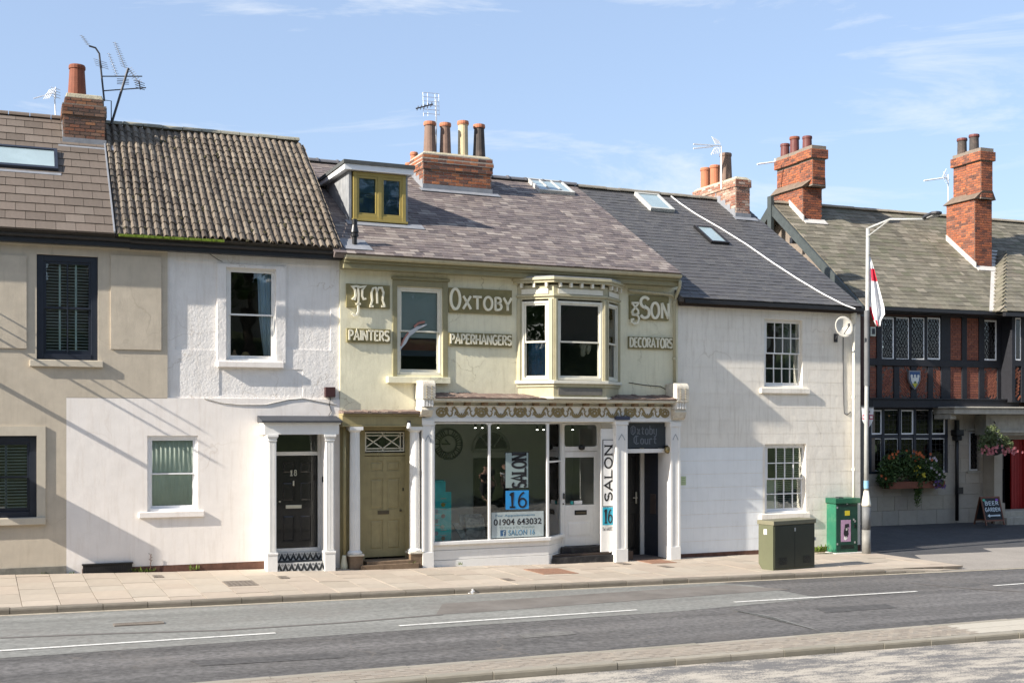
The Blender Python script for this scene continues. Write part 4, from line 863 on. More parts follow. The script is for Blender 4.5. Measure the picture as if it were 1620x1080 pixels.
for si, (p, q) in enumerate(segs):
    dx, dy = q[0]-p[0], q[1]-p[1]; L = sqrt(dx*dx+dy*dy); ux, uy = dx/L, dy/L; nx, ny = uy, -ux    # outward
    def T(mb_, e=0): mb_.v = [(p[0]+ux*x - nx*y, p[1]+uy*x - ny*y, z) for x, y, z in mb_.v]; return mb_
    post = .11 if si == 1 else .13; z0, z1 = zz(602), zz(474); wz0, wz1 = zz(601), zz(477)
    mb = MB(); mb.box(0.005, post, .0, .1, z0, z1); mb.box(L-post, L-.005, .0, .1, z0, z1); mb.box(.03, post-.03, -.02, -.001, z0, z1)
    mb.box(L-post+.03, L-.03, -.02, -.001, z0, z1); T(mb).build('corner_post', m_bayk, bay, bevel=.004)
    fw = .06; mb = MB(); x0_, x1_ = post, L-post
    mb.box(x0_, x0_+fw, .015, .1, wz0, wz1); mb.box(x1_-fw, x1_, .015, .1, wz0, wz1); mb.box(x0_+fw, x1_-fw, .016, .1, wz1-fw, wz1); mb.box(x0_+fw, x1_-fw, .01, .1, wz0, wz0+.06)
    wo_ = T(mb).build('window', m_ivory, bay, bevel=.004); zm = zz(541)
    for pp, qq, dd in ((zm-.02, wz1-fw, .04), (wz0+.06, zm+.02, .07)):
        s_ = .035; mb = MB(); X0, X1 = x0_+fw, x1_-fw
        mb.box(X0, X0+s_, dd, dd+.03, pp, qq); mb.box(X1-s_, X1, dd, dd+.03, pp, qq); mb.box(X0+s_, X1-s_, dd, dd+.03, pp, pp+.04); mb.box(X0+s_, X1-s_, dd, dd+.03, qq-.035, qq); T(mb).build('sash', m_ivory, wo_)
        T(MB().box(X0+s_, X1-s_, dd+.012, dd+.016, pp+.04, qq-.035)).build('pane', m_gl, wo_)
    T(MB().box(post, L-post, -.015, -.001, zz(466), zz(458))).build('frieze_panel', m_ivory, bay)
    if si == 1: T(MB().box(.12, L-.12, -.005, .029, zz(625), zz(614))).build('apron_panel', M('dull_lead_panel', (.16, .15, .13), .6, na=.2), bay)
    n = {0: 3, 1: 5, 2: 3}[si]
    for k in range(n):
        x = L*(k+.5)/n; T(MB().box(x-.03, x+.03, -.1, 0, zz(456), zz(449)-.001)).build('bracket', m_ivory, bay, bevel=.006)
a, b = OX.S(830, -.3), OX.S(862, -.3)
th = thing('curtain', 'deep blue curtain in the left cant of the bay window', 'curtain', OX, (a, -.15, zz(600))); mb = MB()
pA, pB = Vector((b0+.3, .0)), Vector((fa-.02, -.42))
for k in range(24):
    f = lambda t: (pA+(pB-pA)*t) + Vector((.5, .6)).normalized()*(.025*sin(t*22)+.05)
    P0, P1 = f(k/24), f((k+1)/24); mb.face([(P0.x, P0.y, zz(541)), (P1.x, P1.y, zz(541)), (P1.x, P1.y, zz(600)), (P0.x, P0.y, zz(600))])
mb.build('cloth', M('deep_blue_cloth', (.035, .13, .26), .9, na=.4, ns=3), th, smooth=True)
th = thing('window_ornament', 'cream cloth ornament hanging inside the front pane of the bay', 'ornament', OX, (OX.S(925, D+.2), D+.2, zz(565)))
mb = MB(); q = OX.S(925, D+.2); mb.lathe((q-.05, D+.2, zz(563)), [(.03, 0), (.07, .05), (.06, .18), (.1, .27), (.04, .33)], 8); mb.lathe((q+.1, D+.22, zz(559)), [(.02, 0), (.07, .1), (.09, .22), (.02, .26)], 7); mb.build('cloth', M('cream_cloth', (.55, .5, .4), .9, na=.2), th, smooth=True)
# --- sign boards with raised letters
m_board = M('olive_board', (.22, .19, .085), .6, ns=5, na=.15, bump=.3, bs=40, bd=.003, dirt=.3, ds=4, dcol=(.33, .3, .2)); m_let = M('ivory_letter', (.82, .77, .6), .5, na=.06)
def board(label, x0, y0, x1, y1, dp=.05):
    a, b, z0, z1 = r(x0, y0, x1, y1, -dp); th = thing('sign_board', label, 'sign', OX, ((a+b)/2, 0, z0), 'raised letter sign boards of the painters'); MB().box(a, b, -dp, -.001, z0, z1).build('board', m_board, th, bevel=.005); return th, a, b, z0, z1
th, a, b, z0, z1 = board('olive board with curly raised initials TM left of the ivory sash window', 548, 450, 617, 487)
D2 = -.09; zp = lambda pts: [(OX.S(520+x/4, D2), OX.Z(520+x/4, 400+y/4, D2)) for x, y in pts]
for st_ in ([(150, 288), (163, 292), (172, 270), (168, 235), (152, 213), (178, 210), (200, 216), (235, 212), (214, 232), (212, 272), (222, 293), (238, 288)], [(186, 214), (190, 260), (188, 330), (190, 368), (180, 392), (162, 396), (150, 382)], [(174, 322), (204, 322)],
            [(266, 336), (276, 300), (272, 250), (282, 222), (298, 220), (306, 240), (308, 320)], [(308, 240), (318, 220), (336, 220), (348, 250), (342, 300), (354, 334)], [(262, 337), (284, 337)], [(334, 337), (358, 337)]):
    MB().ribbon(zp(st_), .042, D2, -.05).build('letter', m_let, th)
th, a, b, z0, z1 = board('olive board with raised letters OXTOBY', 710.5, 457, 810, 496); h = z1-z0
letters(th, 'O', a+.02, a+.27, z0+.08, z1-.03, D2, -.05, m_let, wd=.13); letters(th, 'XTOBY', a+.33, b-.02, z0+.09, z0+h*.68, D2, -.05, m_let, wd=.17, gap=.18)
th, a, b, z0, z1 = board('olive board with raised word PAINTERS', 549, 520, 618, 542); letters(th, 'PAINTERS', a+.04, b-.04, z0+.05, z1-.04, D2+.02, -.05, m_let, wd=.17, gap=.14)
th, a, b, z0, z1 = board('olive board with raised word PAPERHANGERS', 710.5, 527, 810, 548); letters(th, 'PAPERHANGERS', a+.03, b-.02, z0+.05, z1-.04, D2+.02, -.05, m_let, wd=.17, gap=.13)
th, a, b, z0, z1 = board('olive board with raised letters & SON under the eaves', 996, 468, 1058, 506); h = z1-z0
zp2 = lambda pts: [(OX.S(800+x/4, D2), OX.Z(800+x/4, 410+y/4, D2)) for x, y in pts]
for st_ in ([(798, 276), (846, 276)], [(802, 278), (822, 304), (842, 278)], [(822, 304), (804, 326), (806, 344), (822, 350), (842, 342), (840, 324), (822, 304)], [(800, 330), (806, 350), (836, 354), (846, 374), (838, 402), (814, 408), (798, 396), (800, 380), (814, 378)]):
    MB().ribbon(zp2(st_), .045, D2, -.05).build('letter', m_let, th)
q = OX.S(1013, D2); letters(th, 'S', q, q+.27, z0+.04, z1-.03, D2, -.05, m_let, wd=.13); letters(th, 'ON', q+.31, b-.01, z0+.05, z0+h*.72, D2, -.05, m_let, wd=.16, gap=.2)
th, a, b, z0, z1 = board('olive board with raised word DECORATORS', 994.5, 533, 1064.5, 552); letters(th, 'DECORATORS', a+.03, b-.02, z0+.04, z1-.03, D2+.02, -.05, m_let, wd=.17, gap=.13)
# --- rainwater pipes
dp = thing('rainwater_pipe', 'cream rainwater pipe with swan neck at the right end of the cream house', 'drainpipe', OX, (OX.S(1068, -.1), -.1, OX.Z(1068, 605, -.1)))
P = lambda x, y, d=-.1: (OX.S(x, d), d, OX.Z(x, y, d))
MB().tube([P(1076, 444, -.38), P(1075, 455, -.3), P(1069, 470, -.12), P(1067, 480), P(1067, 605)], .042, 10).build('pipe', m_bayk, dp, smooth=True)
MB().tube([P(994, 459), P(1062, 466), P(1066, 470)], .04, 10).build('branch_pipe', m_bayk, dp, smooth=True)
for y in (476, 565): MB().tube([P(1067, y), P(1067, y+4)], .056, 10).build('collar', m_bayk, dp)
wire('black cable sagging along the cream wall under the word DECORATORS', OX, [(995, 605), (1020, 609), (1045, 611), (1055, 617), (1062, 608), (1068, 604)], .009)
# ================================================================== shopfront
r = OX.rect
Zb = -.5
shop = thing('shopfront', 'white painted salon shopfront with scrollwork fascia and splayed doorway', 'shopfront', OX, (OX.S(870), -.2, -.15))
PF = -.30; SF = -.22                                  # pilaster plane, shop window plane
zf = lambda y, d=PF: OX.Z(860, y, d)
sp0, sp1 = OX.S(667.5, PF), OX.S(1076, PF)
# house wall pieces left around the shop opening
mb = MB(); mb.box(OX.S(538), OX.S(553), 0, .32, -.9, zsh); mb.box(OX.S(655), OX.S(668), 0, .32, -.9, zsh); mb.box(OX.S(553), OX.S(655), 0, .32, OX.Z(600, 672), zsh); mb.box(OX.S(1060), s1, 0, .32, -.9, zsh); mb.build('pier', m_khaki, ox)
mb = MB(); mb.box(sp0, sp1, PF+.02, .0, zf(667), zf(661)); mb.build('bottom_rail', m_wood, shop, bevel=.005)
mb = MB(); mb.box(sp0+.1, sp1-.05, PF+.04, -.001, zf(661), zf(643)); fas = mb.build('fascia', m_wood, shop)
mb = MB(); mb.box(sp0+.1, sp1-.05, PF+.06, -.001, zf(643), zf(635)); mb.box(sp0+.1, sp1-.05, PF-.02, -.002, zf(643), zf(642)+.0); mb.build('dentil_board', m_ivory, shop)
mb = MB(); mb.box(sp0+.15, sp1-.02, PF-.2, -.001, zf(635.5), zf(631.5)); mb.box(sp0+.15, sp1-.02, PF-.15, -.0015, zf(637), zf(635.5)); mb.build('cornice', m_ivory, shop, bevel=.008)
mb = MB(); n = 60; xs = [sp0+.1+(sp1-sp0-.1)*k/n for k in range(n+1)]
for x0_, x1_ in zip(xs, xs[1:]):
    h = random.uniform(-.015, .015); mb.sprism([(PF-.25, zf(631)), (PF-.25, zf(629.5)+h), (.0, zf(622)+h), (.0, zf(631))], x0_, x1_)
mb.build('cornice_roof', M('weathered_felt', (.17, .12, .1), .9, na=.3, ns=8, bump=.6, bs=20, bd=.015, dirt=.4, ds=5, dcol=(.45, .4, .33)), shop)
k = 0; x = 711.0
while x < 1062:
    q = OX.S(x, PF); MB().box(q-.055, q+.055, PF-.12, PF+.059, zf(642), zf(636.5)-.001).build('dentil_bracket', M('brown_bracket', (.2, .13, .07), .6, na=.15), shop, bevel=.01); x += 27.6 - (x-711)*.0075; k += 1
# painted scrollwork
m_scr = M('gilt_brown_scroll', (.27, .21, .1), .5, na=.15, ns=8); yy = (zf(661)+zf(643))/2; hh = (zf(643)-zf(661))
q0, q1 = OX.S(699, PF), OX.S(1053, PF); per = (q1-q0)/12
for k in range(13):
    c = q0+per*k; y0_, y1_ = PF+.025, PF+.0395; mb = MB()
    if k % 2 == 0:
        mb.ribbon(arc(c, yy-.01, .115, hh*.36, 0, 360, 18), .03, y0_, y1_); mb.ribbon(arc(c, yy-.02, .055, hh*.17, 0, 360, 12), .05, y0_, y1_)
        for a_ in range(0, 360, 60): mb.ribbon([(c+.05*cos(R_(a_)), yy+.05*sin(R_(a_))), (c+.1*cos(R_(a_+20)), yy+.095*sin(R_(a_+20)))], .016, y0_-.001, y1_)
    else:
        for a_ in (-50, -25, 0, 25, 50): mb.ribbon([(c, yy-hh*.38), (c+.16*sin(R_(a_)), yy-hh*.3+.2*cos(R_(a_))*hh*3.3/.84*.28)], .041, y0_-.001*(a_ % 3), y1_, taper=lambda t: .5+.9*sin(pi*t))
        mb.ribbon(arc(c, yy-.03, .12, hh*.3, 180, 360, 10), .04, y0_, y1_)
    sgn = 1 if k % 2 == 0 else -1
    for s_ in (-1, 1):
        b_ = lambda u_, v_: (c+s_*u_*per, yy+v_*hh)
        if not (q0-.16 < c+s_*.5*per < q1+.16): continue
        if k % 2 == 0:
            mb.ribbon([b_(.22, .38), b_(.26, .1), b_(.31, -.2), b_(.40, -.36), b_(.5, -.3), b_(.55, -.1), b_(.52, .1), b_(.45, .1)], .034, y0_, y1_, taper=lambda t: 1.35-.8*t)
            mb.ribbon([b_(.22, .38), b_(.3, .3), b_(.34, .05)], .030, y0_-.001, y1_, taper=lambda t: 1.2-.7*t); mb.ribbon([b_(.2, .3), b_(.2, -.3)], .022, y0_-.002, y1_, taper=lambda t: 1.2-.9*t)
        else:
            mb.ribbon([b_(.17, -.1), b_(.25, .2), b_(.36, .4), b_(.44, .3), b_(.42, .1)], .034, y0_, y1_, taper=lambda t: 1.4-.8*t); mb.ribbon([b_(.2, .0), b_(.3, -.02), b_(.34, -.3)], .026, y0_-.001, y1_, taper=lambda t: 1.3-.9*t)
    mb.build('scroll_ornament', m_scr, fas)
# console brackets at the ends of the fascia
m_cons = M('peeling_ivory_paint', (.6, .56, .47), .7, na=.15, ns=8, bump=.5, bs=20, bd=.01, dirt=.55, ds=9, dcol=(.27, .15, .09))
for (xa, xb, ya, lab) in ((669, 689.5, 601, 'left'), (1071, 1090.5, 606, 'right')):
    a, b = OX.S(xa, -.55), OX.S(xb, -.55); zc_ = lambda y: OX.Z((xa+xb)/2, y, -.5); zt_, zm_, zl_ = zc_(ya), zc_(ya+30), zc_(ya+58)
    pr = [(-.55+.13*(1-cos(R_(t))), zt_-.13+.13*sin(R_(t))) for t in (0, 20, 40, 60, 80, 90)] + [(-.02, zt_), (-.02, zm_), (-.55, zm_)]
    co = MB().sprism(pr, a, b).build('console', m_cons, shop, bevel=.01)
    for k in range(5): 
        for j in range(2): MB().lathe((a+(b-a)*(.3+.4*j), -.556, zt_-.14-k*.06), [(.012, -.01), (.012, .01)], 6).build('console_boss', m_scr, co)
    mb = MB(); mb.sprism([(-.5, zm_), (-.05, zm_), (-.05, zm_-.17), (-.44, zm_-.17)], a+.02, b-.02)
    for k in range(4): x = a+.03+(b-a-.06)*(k+.1)/4; mb.box(x, x+.035, -.51, -.4, zm_-.16, zm_-.001)
    mb.build('console_fluting', m_wood, co)
    MB().sprism([(-.43, zm_-.171), (-.47, zm_-.24), (-.4, zl_+.04), (-.33, zl_), (-.05, zl_), (-.05, zm_-.171)], a, b-.02).build('console_scroll', m_cons, co, bevel=.012)
# pilasters
def pilaster(x0, x1, ytop, ybot, ym, capm=None):
    a, b = OX.S(x0, PF), OX.S(x1, PF); zt_, zb_ = OX.Z((x0+x1)/2, ytop, PF), OX.Z((x0+x1)/2, ybot, PF); mb = MB(); w_ = (b-a)
    mb.box(a, b, PF, .05, Zb, zt_); mb.box(a-.02, b+.02, PF-.025, .04, zt_-.12, zt_-.001); mb.box(a-.01, b+.01, PF-.02, .04, Zb, zb_+.28)
    o = mb.build('pilaster', m_wood, shop, bevel=.006); f_ = MB(); f_.box(a+.0, a+w_*.2, PF-.012, PF-.001, zb_+.3, zt_-.14); f_.box(b-w_*.2, b, PF-.012, PF-.001, zb_+.3, zt_-.14)
    f_.build('pilaster_edge', m_wood, o); zz_ = OX.Z((x0+x1)/2, ym, PF); c = (a+b)/2
    MB().ribbon([(a+w_*.22, zz_-.09), (c-w_*.12, zz_), (c, zz_+.05), (c+w_*.12, zz_), (b-w_*.22, zz_-.09)], .018, PF-.008, PF-.001).build('pointed_moulding', M('moulding_grey_paint', (.36, .38, .4), .5), o)  # pointed moulding picked out in grey
    if capm: MB().box(a-.03, b+.04, PF-.06, .02, zt_, zt_+.09).build('capital', capm, o)
pilaster(669, 685.5, 664, 893, 692); pilaster(974.5, 992.5, 664, 886, 690, M('navy_cap', (.05, .06, .1), .5)); pilaster(1061, 1076, 667, 882, 690)
# stallriser and shop windows: front run, then the splay into the doorway
DD = .38; F0, F1 = OX.S(685.5, SF), OX.S(868, SF); E1 = OX.S(889, DD); G0, G1 = OX.S(950.5, DD), OX.S(973, SF)
zs0, zs1, zst = OX.Z(780, 866, SF), OX.Z(780, 858, SF), OX.Z(780, 882, SF); zwt = OX.Z(780, 668, SF); zwb = OX.Z(780, 854, SF)
def run(p, q): 
    dx, dy = q[0]-p[0], q[1]-p[1]; L = sqrt(dx*dx+dy*dy); ux, uy = dx/L, dy/L
    def T(mb_): mb_.v = [(p[0]+ux*x - uy*y, p[1]+uy*x + ux*y, z) for x, y, z in mb_.v]; return mb_
    return L, T
for (p, q, nm) in (((F0, SF), (F1, SF), 'front'), ((F1, SF), (E1, DD), 'splay')):
    L, T = run(p, q); e = .0 if nm == 'front' else .0
    mb = MB(); mb.box(0, L, .03, .12, Zb, zs1); mb.box(0, L, .0, .029, zst+.01, zs0-.01); mb.box(0, L, -.012, .029, Zb, zst); mb.box(0, L, .005, .029, zs0, zs1)
    T(mb).build('stallriser', m_wood, shop, bevel=.004)
    mb = MB(); mb.box(-.02, L+.02, -.07, .15, zs1+.001, zwb+.02); T(mb).build('window_sill', m_wood, shop, bevel=.008)
    mb = MB(); mw = .055
    if nm == 'front': cuts = [0, OX.S(774.5, SF)-F0, L]; lab = 'large two light salon window'
    else: cuts = [0, L]; lab = None
    for i, c in enumerate(cuts):
        ca, cb = max(0, c-mw/2), min(L, c+mw/2)
        if i == 0: ca, cb = 0, mw*.7
        if i == len(cuts)-1: ca, cb = L-mw*.9, L
        mb.box(ca, cb, .0, .07, zwb+.02, zwt)
    mb.box(0, L, .001, .07, zwt-.03, zwt); fo = T(mb).build('window_frame', m_wood, shop, label=lab, bevel=.004)
    if nm == 'splay': T(MB().box(mw*.7, L-mw*.9, .01, .06, zwt-.95, zwt-.91)).build('transom', m_wood, fo)
    for c0, c1 in zip(cuts, cuts[1:]):
        T(MB().box(c0+mw*.4, c1-mw*.4, .03, .036, zwb+.02, zwt-.03)).build('pane', m_gl, fo)
        for cx_, sg in ((c0+mw*.5, 1), (c1-mw*.5, -1)):      # rounded top corners
            pts = [(cx_, zwt-.03), (cx_+sg*.07, zwt-.03)] + [(cx_+sg*(.07-.07*sin(R_(t))), zwt-.03-.07+.07*cos(R_(t))) for t in (0, 22, 45, 67, 90)]
            T(MB().prism(pts, .005, .06)).build('corner_fillet', m_wood, fo)
# doorway: fanlight, glazed door, frame
za = OX.Z(918, 669, DD); zb1, zb2 = OX.Z(918, 706, DD), OX.Z(918, 712, DD); zth = OX.Z(918, 863, DD); fx = lambda x: OX.S(x, DD)
mb = MB(); mb.box(E1, fx(893), DD, DD+.08, Zb, za); mb.box(fx(945), G0, DD, DD+.08, Zb, za); mb.box(fx(893), fx(945), DD+.001, DD+.08, zb2-.02, zb1); mb.box(fx(893), fx(945), DD+.001, DD+.08, za-.04, za); mb.box(E1, G0, DD+.02, DD+.1, za, zwt+.35); mb.build('door_frame', m_wood, shop, bevel=.004)
MB().box(fx(893), fx(945), DD+.04, DD+.045, zb1, za-.04).build('fanlight', m_gl, shop)
for cx_, sg in ((fx(893), 1), (fx(945), -1)):
    for zc_, sv_ in ((za-.04, -1), (zb1, 1)):
        pts = [(cx_, zc_), (cx_+sg*.07, zc_)] + [(cx_+sg*(.07-.07*sin(R_(t))), zc_+sv_*(.07-.07*cos(R_(t)))) for t in (0, 22, 45, 67, 90)]; MB().prism(pts, DD+.01, DD+.07).build('corner_fillet', m_wood, shop)
a, b = fx(889.5), fx(945.5); z_ = lambda y: OX.Z(918, y, DD); mb = MB(); gl0, gl1 = fx(894), fx(940)
dl, dr_ = E1+.02, G0-.02; dz0, dz1 = zth+.01, zb2-.03
mb.box(dl+.05, gl0, DD+.0, DD+.045, dz0, dz1); mb.box(gl1, dr_-.05, DD, DD+.045, dz0, dz1); mb.box(gl0, gl1, DD+.001, DD+.045, z_(723), dz1); mb.box(gl0, gl1, DD+.001, DD+.045, z_(813), z_(798)); mb.box(gl0, gl1, DD+.015, DD+.04, dz0, z_(813)); mb.box(gl0, gl1, DD+.001, DD+.014, dz0, z_(851)); mb.box(gl0+.001, gl0+.05, DD+.002, DD+.014, z_(851), z_(813)); mb.box(gl1-.05, gl1-.001, DD+.002, DD+.014, z_(851), z_(813)); mb.box(gl0+.05, gl1-.05, DD+.002, DD+.014, z_(822), z_(813))
sd = mb.build('door', m_wood, shop, label='white half glazed salon door', bevel=.004)
mb = MB(); mb.solid([(gl0+.08, DD+.0149, z_(848)), (gl1-.08, DD+.0149, z_(848)), (gl1-.08, DD+.0149, z_(825)), (gl0+.08, DD+.0149, z_(825))], [(gl0+.11, DD+.002, z_(845)), (gl1-.11, DD+.002, z_(845)), (gl1-.11, DD+.002, z_(828)), (gl0+.11, DD+.002, z_(828))]); mb.build('panel', m_wood, sd)
MB().box(gl0, gl1, DD+.02, DD+.026, z_(798), z_(723)).build('pane', m_gl, sd)
m_brass = M('dark_brass', (.12, .1, .07), .4, metal=.6)
x0_, x1_ = fx(909), fx(928); mb = MB(); mb.box(x0_, x1_, DD-.012, DD, z_(814), z_(806.5)); mb.build('letterbox', m_black, sd, bevel=.003); MB().box(x0_+.03, x1_-.03, DD-.02, DD-.0125, z_(812), z_(809)).build('letterbox_flap', m_brass, sd)
MB().box(fx(890.5), fx(891.8), DD-.06, DD-.01, z_(788), z_(779)).build('pull_handle', m_black, sd); MB().box(fx(890.3), fx(891.8), DD-.02, DD-.001, z_(797), z_(794.5)).build('lock', m_black, sd)
MB().lathe((fx(918.5), DD-.06, z_(709)-.04), [(.02, 0), (.07, .02), (.08, .06), (.07, .11), (.02, .13)], 12).build('door_closer', m_black, shop, smooth=True)
MB().box(fx(903), fx(907), DD-.002, DD+.019, z_(797), z_(792)).build('green_sticker', M('teal_sticker', (.03, .35, .33), .5), sd); MB().box(fx(908.5), fx(921), DD-.003, DD+.019, z_(797), z_(791.5)).build('white_card', m_upvc, sd)
# the splay on the right carries the hanging board
L, T = run((G0, DD), (G1, SF)); mb = MB(); mb.box(0, L, .0, .08, Zb, zwt+.2); T(mb).build('splay_panel', m_wood, shop)
MB().box(G0, G1+.1, SF+.02, DD, zwt-.005, zwt+.1).build('doorway_ceiling', m_ivory, shop)
MB().box(F1-.3, G0, SF+.12, DD, zwt-.005, zwt+.1).build('doorway_ceiling', m_ivory, shop)
m_print = M('print_black', (.015, .015, .018), .6); m_blue = M('print_blue', (.03, .27, .62), .5); m_wp = M('print_white', (.75, .75, .74), .5); m_cyan = M('print_cyan', (.03, .36, .5), .5); m_grp = M('print_grey_green', (.27, .34, .33), .5, na=.04); m_teal = M('print_teal', (.04, .62, .7), .5, na=.12, ns=3); m_lb = M('print_steel_blue', (.07, .17, .26), .5); m_lt = M('print_pale_grey', (.4, .46, .46), .5)
# salon board on the splay (flat in x, reading upwards)
sg = thing('salon_board', 'tall white vertical board reading SALON 16 beside the salon door', 'sign', OX, (G1-.02, SF+.05, OX.Z(962, 862, 0)))
# it faces the street between the splay and the pilaster
ya = -.16; a, b = OX.S(953.5, ya), OX.S(971.5, ya); zc_ = lambda y: OX.Z(962, y, ya)
mb = MB(); mb.box(a-.04, b+.04, ya+.012, ya+.05, zc_(872), zc_(678)); mb.build('backing', m_wood, sg)
mb = MB(); mb.box(a-.0, b+.0, ya+.002, ya+.011, zc_(801), zc_(695)); mb.build('frame', m_print, sg); MB().box(a+.018, b-.018, ya-.002, ya+.0015, zc_(800), zc_(696)).build('panel', m_wp, sg)
letters(sg, 'SALON', a+.055, b-.055, zc_(792), zc_(704), ya-.006, ya-.0025, m_print, wd=.2, gap=.16, rot=True, serif=.17)
MB().box(a, b, ya-.002, ya+.0015, zc_(830), zc_(802)).build('panel', m_cyan, sg, label='cyan square with the number 16'); letters(sg, '16', a+.05, b-.05, zc_(827), zc_(805), ya-.006, ya-.0025, m_print, wd=.1, gap=.2)
text_obj('Tel: 643032', 'lettering', m_print, sg, a, b-.02, zc_(839), zc_(833.5), ya+.0115)
# Oxtoby Court entrance
PD = -.06; sg = thing('name_board', 'dark slate board with grey gothic lettering Oxtoby Court over the passage', 'sign', OX, (OX.S(1022, PD), PD, OX.Z(1022, 708, PD)))
a, b, z0, z1 = r(992, 669, 1053, 708, PD); MB().box(a, b, PD, PD+.04, z0, z1).build('board', M('slate_board', (.035, .045, .055), .5, na=.1), sg); m_gr = M('weathered_grey_letter', (.14, .16, .19), .6)
def gothic(word, x0, x1, z0, z1, y, parent):
    """blackletter-like: broken vertical strokes with diamond feet"""
    GL = {'O': [[(.15, .15), (.1, .75), (.5, 1)], [(.15, .15), (.5, 0), (.85, .25), (.85, .8), (.5, 1)], [(.45, .2), (.45, .85)]], 'x': [[(.05, .65), (.3, .6), (.65, .05), (.95, .08)], [(.1, .05), (.85, .62)], [(.2, .32), (.8, .36)]],
          't': [[(.45, .85), (.4, .12), (.8, .06)], [(.1, .62), (.85, .62)]], 'o': [[(.15, .55), (.15, .12), (.5, 0), (.85, .12), (.85, .55), (.5, .66), (.15, .55)]], 'b': [[(.15, 1), (.15, .1), (.5, 0), (.85, .12), (.85, .55), (.45, .66), (.15, .52)]],
          'y': [[(.12, .66), (.15, .15), (.5, .05)], [(.85, .66), (.85, .0), (.55, -.25), (.1, -.22)]], 'C': [[(.85, .95), (.4, 1), (.1, .7), (.12, .25), (.5, 0), (.9, .12)], [(.5, .95), (.48, .15)]], 'u': [[(.15, .66), (.15, .12), (.5, .0), (.8, .15)], [(.85, .66), (.85, .05), (.98, .02)]], 'r': [[(.2, .66), (.2, .0), (.35, 0)], [(.2, .5), (.6, .68), (.85, .55)]]}
    W_ = [1.25 if c in 'OC' else .8 for c in word]; sc_ = (x1-x0)/sum(W_); x = x0
    for c, w_ in zip(word, W_):
        mb = MB()
        for st_ in GL[c]: mb.ribbon([(x+px*w_*sc_*.86, z0+pz*(z1-z0)) for px, pz in st_], sc_*.17, y-.006, y)
        mb.build('letter', m_gr, parent); x += w_*sc_
zq = lambda y: OX.Z(1022, y, PD); xq = lambda x: OX.S(x, PD)
gothic('Oxtoby', xq(997), xq(1040), zq(687), zq(673), PD-.001, sg); gothic('Court', xq(1002), xq(1040), zq(702), zq(689), PD-.001, sg)
mb = MB(); a, b = OX.S(990, PD), OX.S(1062, PD); mb.box(a, b, PD-.04, .1, OX.Z(1022, 716, PD), OX.Z(1022, 709.5, PD)); mb.box(OX.S(1053, PD), b, PD+.0, .3, Zb, OX.Z(1022, 666, PD)); mb.box(a-.1, b, PD+.05, .1, OX.Z(1022, 669, PD), zwt+.4); mb.build('passage_frame', m_wood, shop, bevel=.004)
zpt = OX.Z(1022, 716, 0); m_nvy = M('dark_navy_wall', (.028, .032, .045), .6, na=.12)
mb = MB(); mb.box(OX.S(1018.5, .9), OX.S(1018.5, .9)+.06, .9, 1.0, Zb, zpt+.2); mb.box(OX.S(1012, .9), OX.S(1018, .9), .86, .98, Zb, zpt+.2); mb.build('passage_post', m_wood, shop)
qa, qb = OX.S(1019, .88), OX.S(1051, .05); mb = MB(); mb.solid([(qa, .88, Zb), (qb, .05, Zb), (qb+.06, .08, Zb), (qa+.06, .94, Zb)], [(qa, .88, zpt+.1), (qb, .05, zpt+.1), (qb+.06, .08, zpt+.1), (qa+.06, .94, zpt+.1)]); pw = mb.build('passage_side_wall', m_nvy, shop)
q_ = .45; X_ = qa+(qb-qa)*q_; Y_ = .88+(.05-.88)*q_; mb = MB(); dv = Vector((qb-qa, .05-.88)).normalized(); nv = Vector((dv.y, -dv.x)) if False else Vector((-dv.y, dv.x))*-1
p0_, p1_ = Vector((X_, Y_))+nv*.02-dv*.1, Vector((X_, Y_))+nv*.02+dv*.12
mb.solid([(p0_.x, p0_.y, zpt-1.55), (p1_.x, p1_.y, zpt-1.55), (p1_.x-nv.x*.03, p1_.y-nv.y*.03, zpt-1.55), (p0_.x-nv.x*.03, p0_.y-nv.y*.03, zpt-1.55)], [(p0_.x, p0_.y, zpt-1.05), (p1_.x, p1_.y, zpt-1.05), (p1_.x-nv.x*.03, p1_.y-nv.y*.03, zpt-1.05), (p0_.x-nv.x*.03, p0_.y-nv.y*.03, zpt-1.05)]); mb.build('entry_panel', M('bronze_plate', (.09, .07, .065), .4, metal=.3), shop)
a, b = OX.S(991, .9), OX.S(1012, .9); bd = door_panels(shop, a, b, OX.Z(1000, 879, .9), zpt+.1, .9, m_black, [(.06, .4), (.5, .93)], label='black passage door with steel lever', cols=1)
zh = OX.Z(1003, 787, .9); mb = MB(); mb.box(b-.13, b-.1, .87, .899, zh-.15, zh+.15); mb.box(b-.22, b-.1, .84, .86, zh-.01, zh+.015); mb.build('door_handle', mbr, shop)
MB().box(OX.S(990), OX.S(990)-.06, .0, .95, Zb, zpt+.2).build('passage_lining', m_nvy, shop); MB().box(OX.S(985), qb, .02, 1.0, zpt+.12, zpt+.2).build('passage_lining', m_nvy, shop)
lp = thing('bulkhead_lamp', 'small brass globe lamp on the right jamb of the passage', 'lamp', OX, (OX.S(1056, -.2), -.15, OX.Z(1056, 713, -.2))); c = (OX.S(1056, -.18), -.18, OX.Z(1056, 717, -.18))
MB().lathe(c, [(.02, -.0), (.07, .03), (.09, .09), (.07, .15), (.03, .18)], 12).build('globe', M('brass', (.3, .24, .12), .35, metal=.7), lp, smooth=True); MB().box(c[0]-.03, c[0]+.03, -.18, -.06, c[2]+.14, c[2]+.2).build('bracket', m_black, lp)
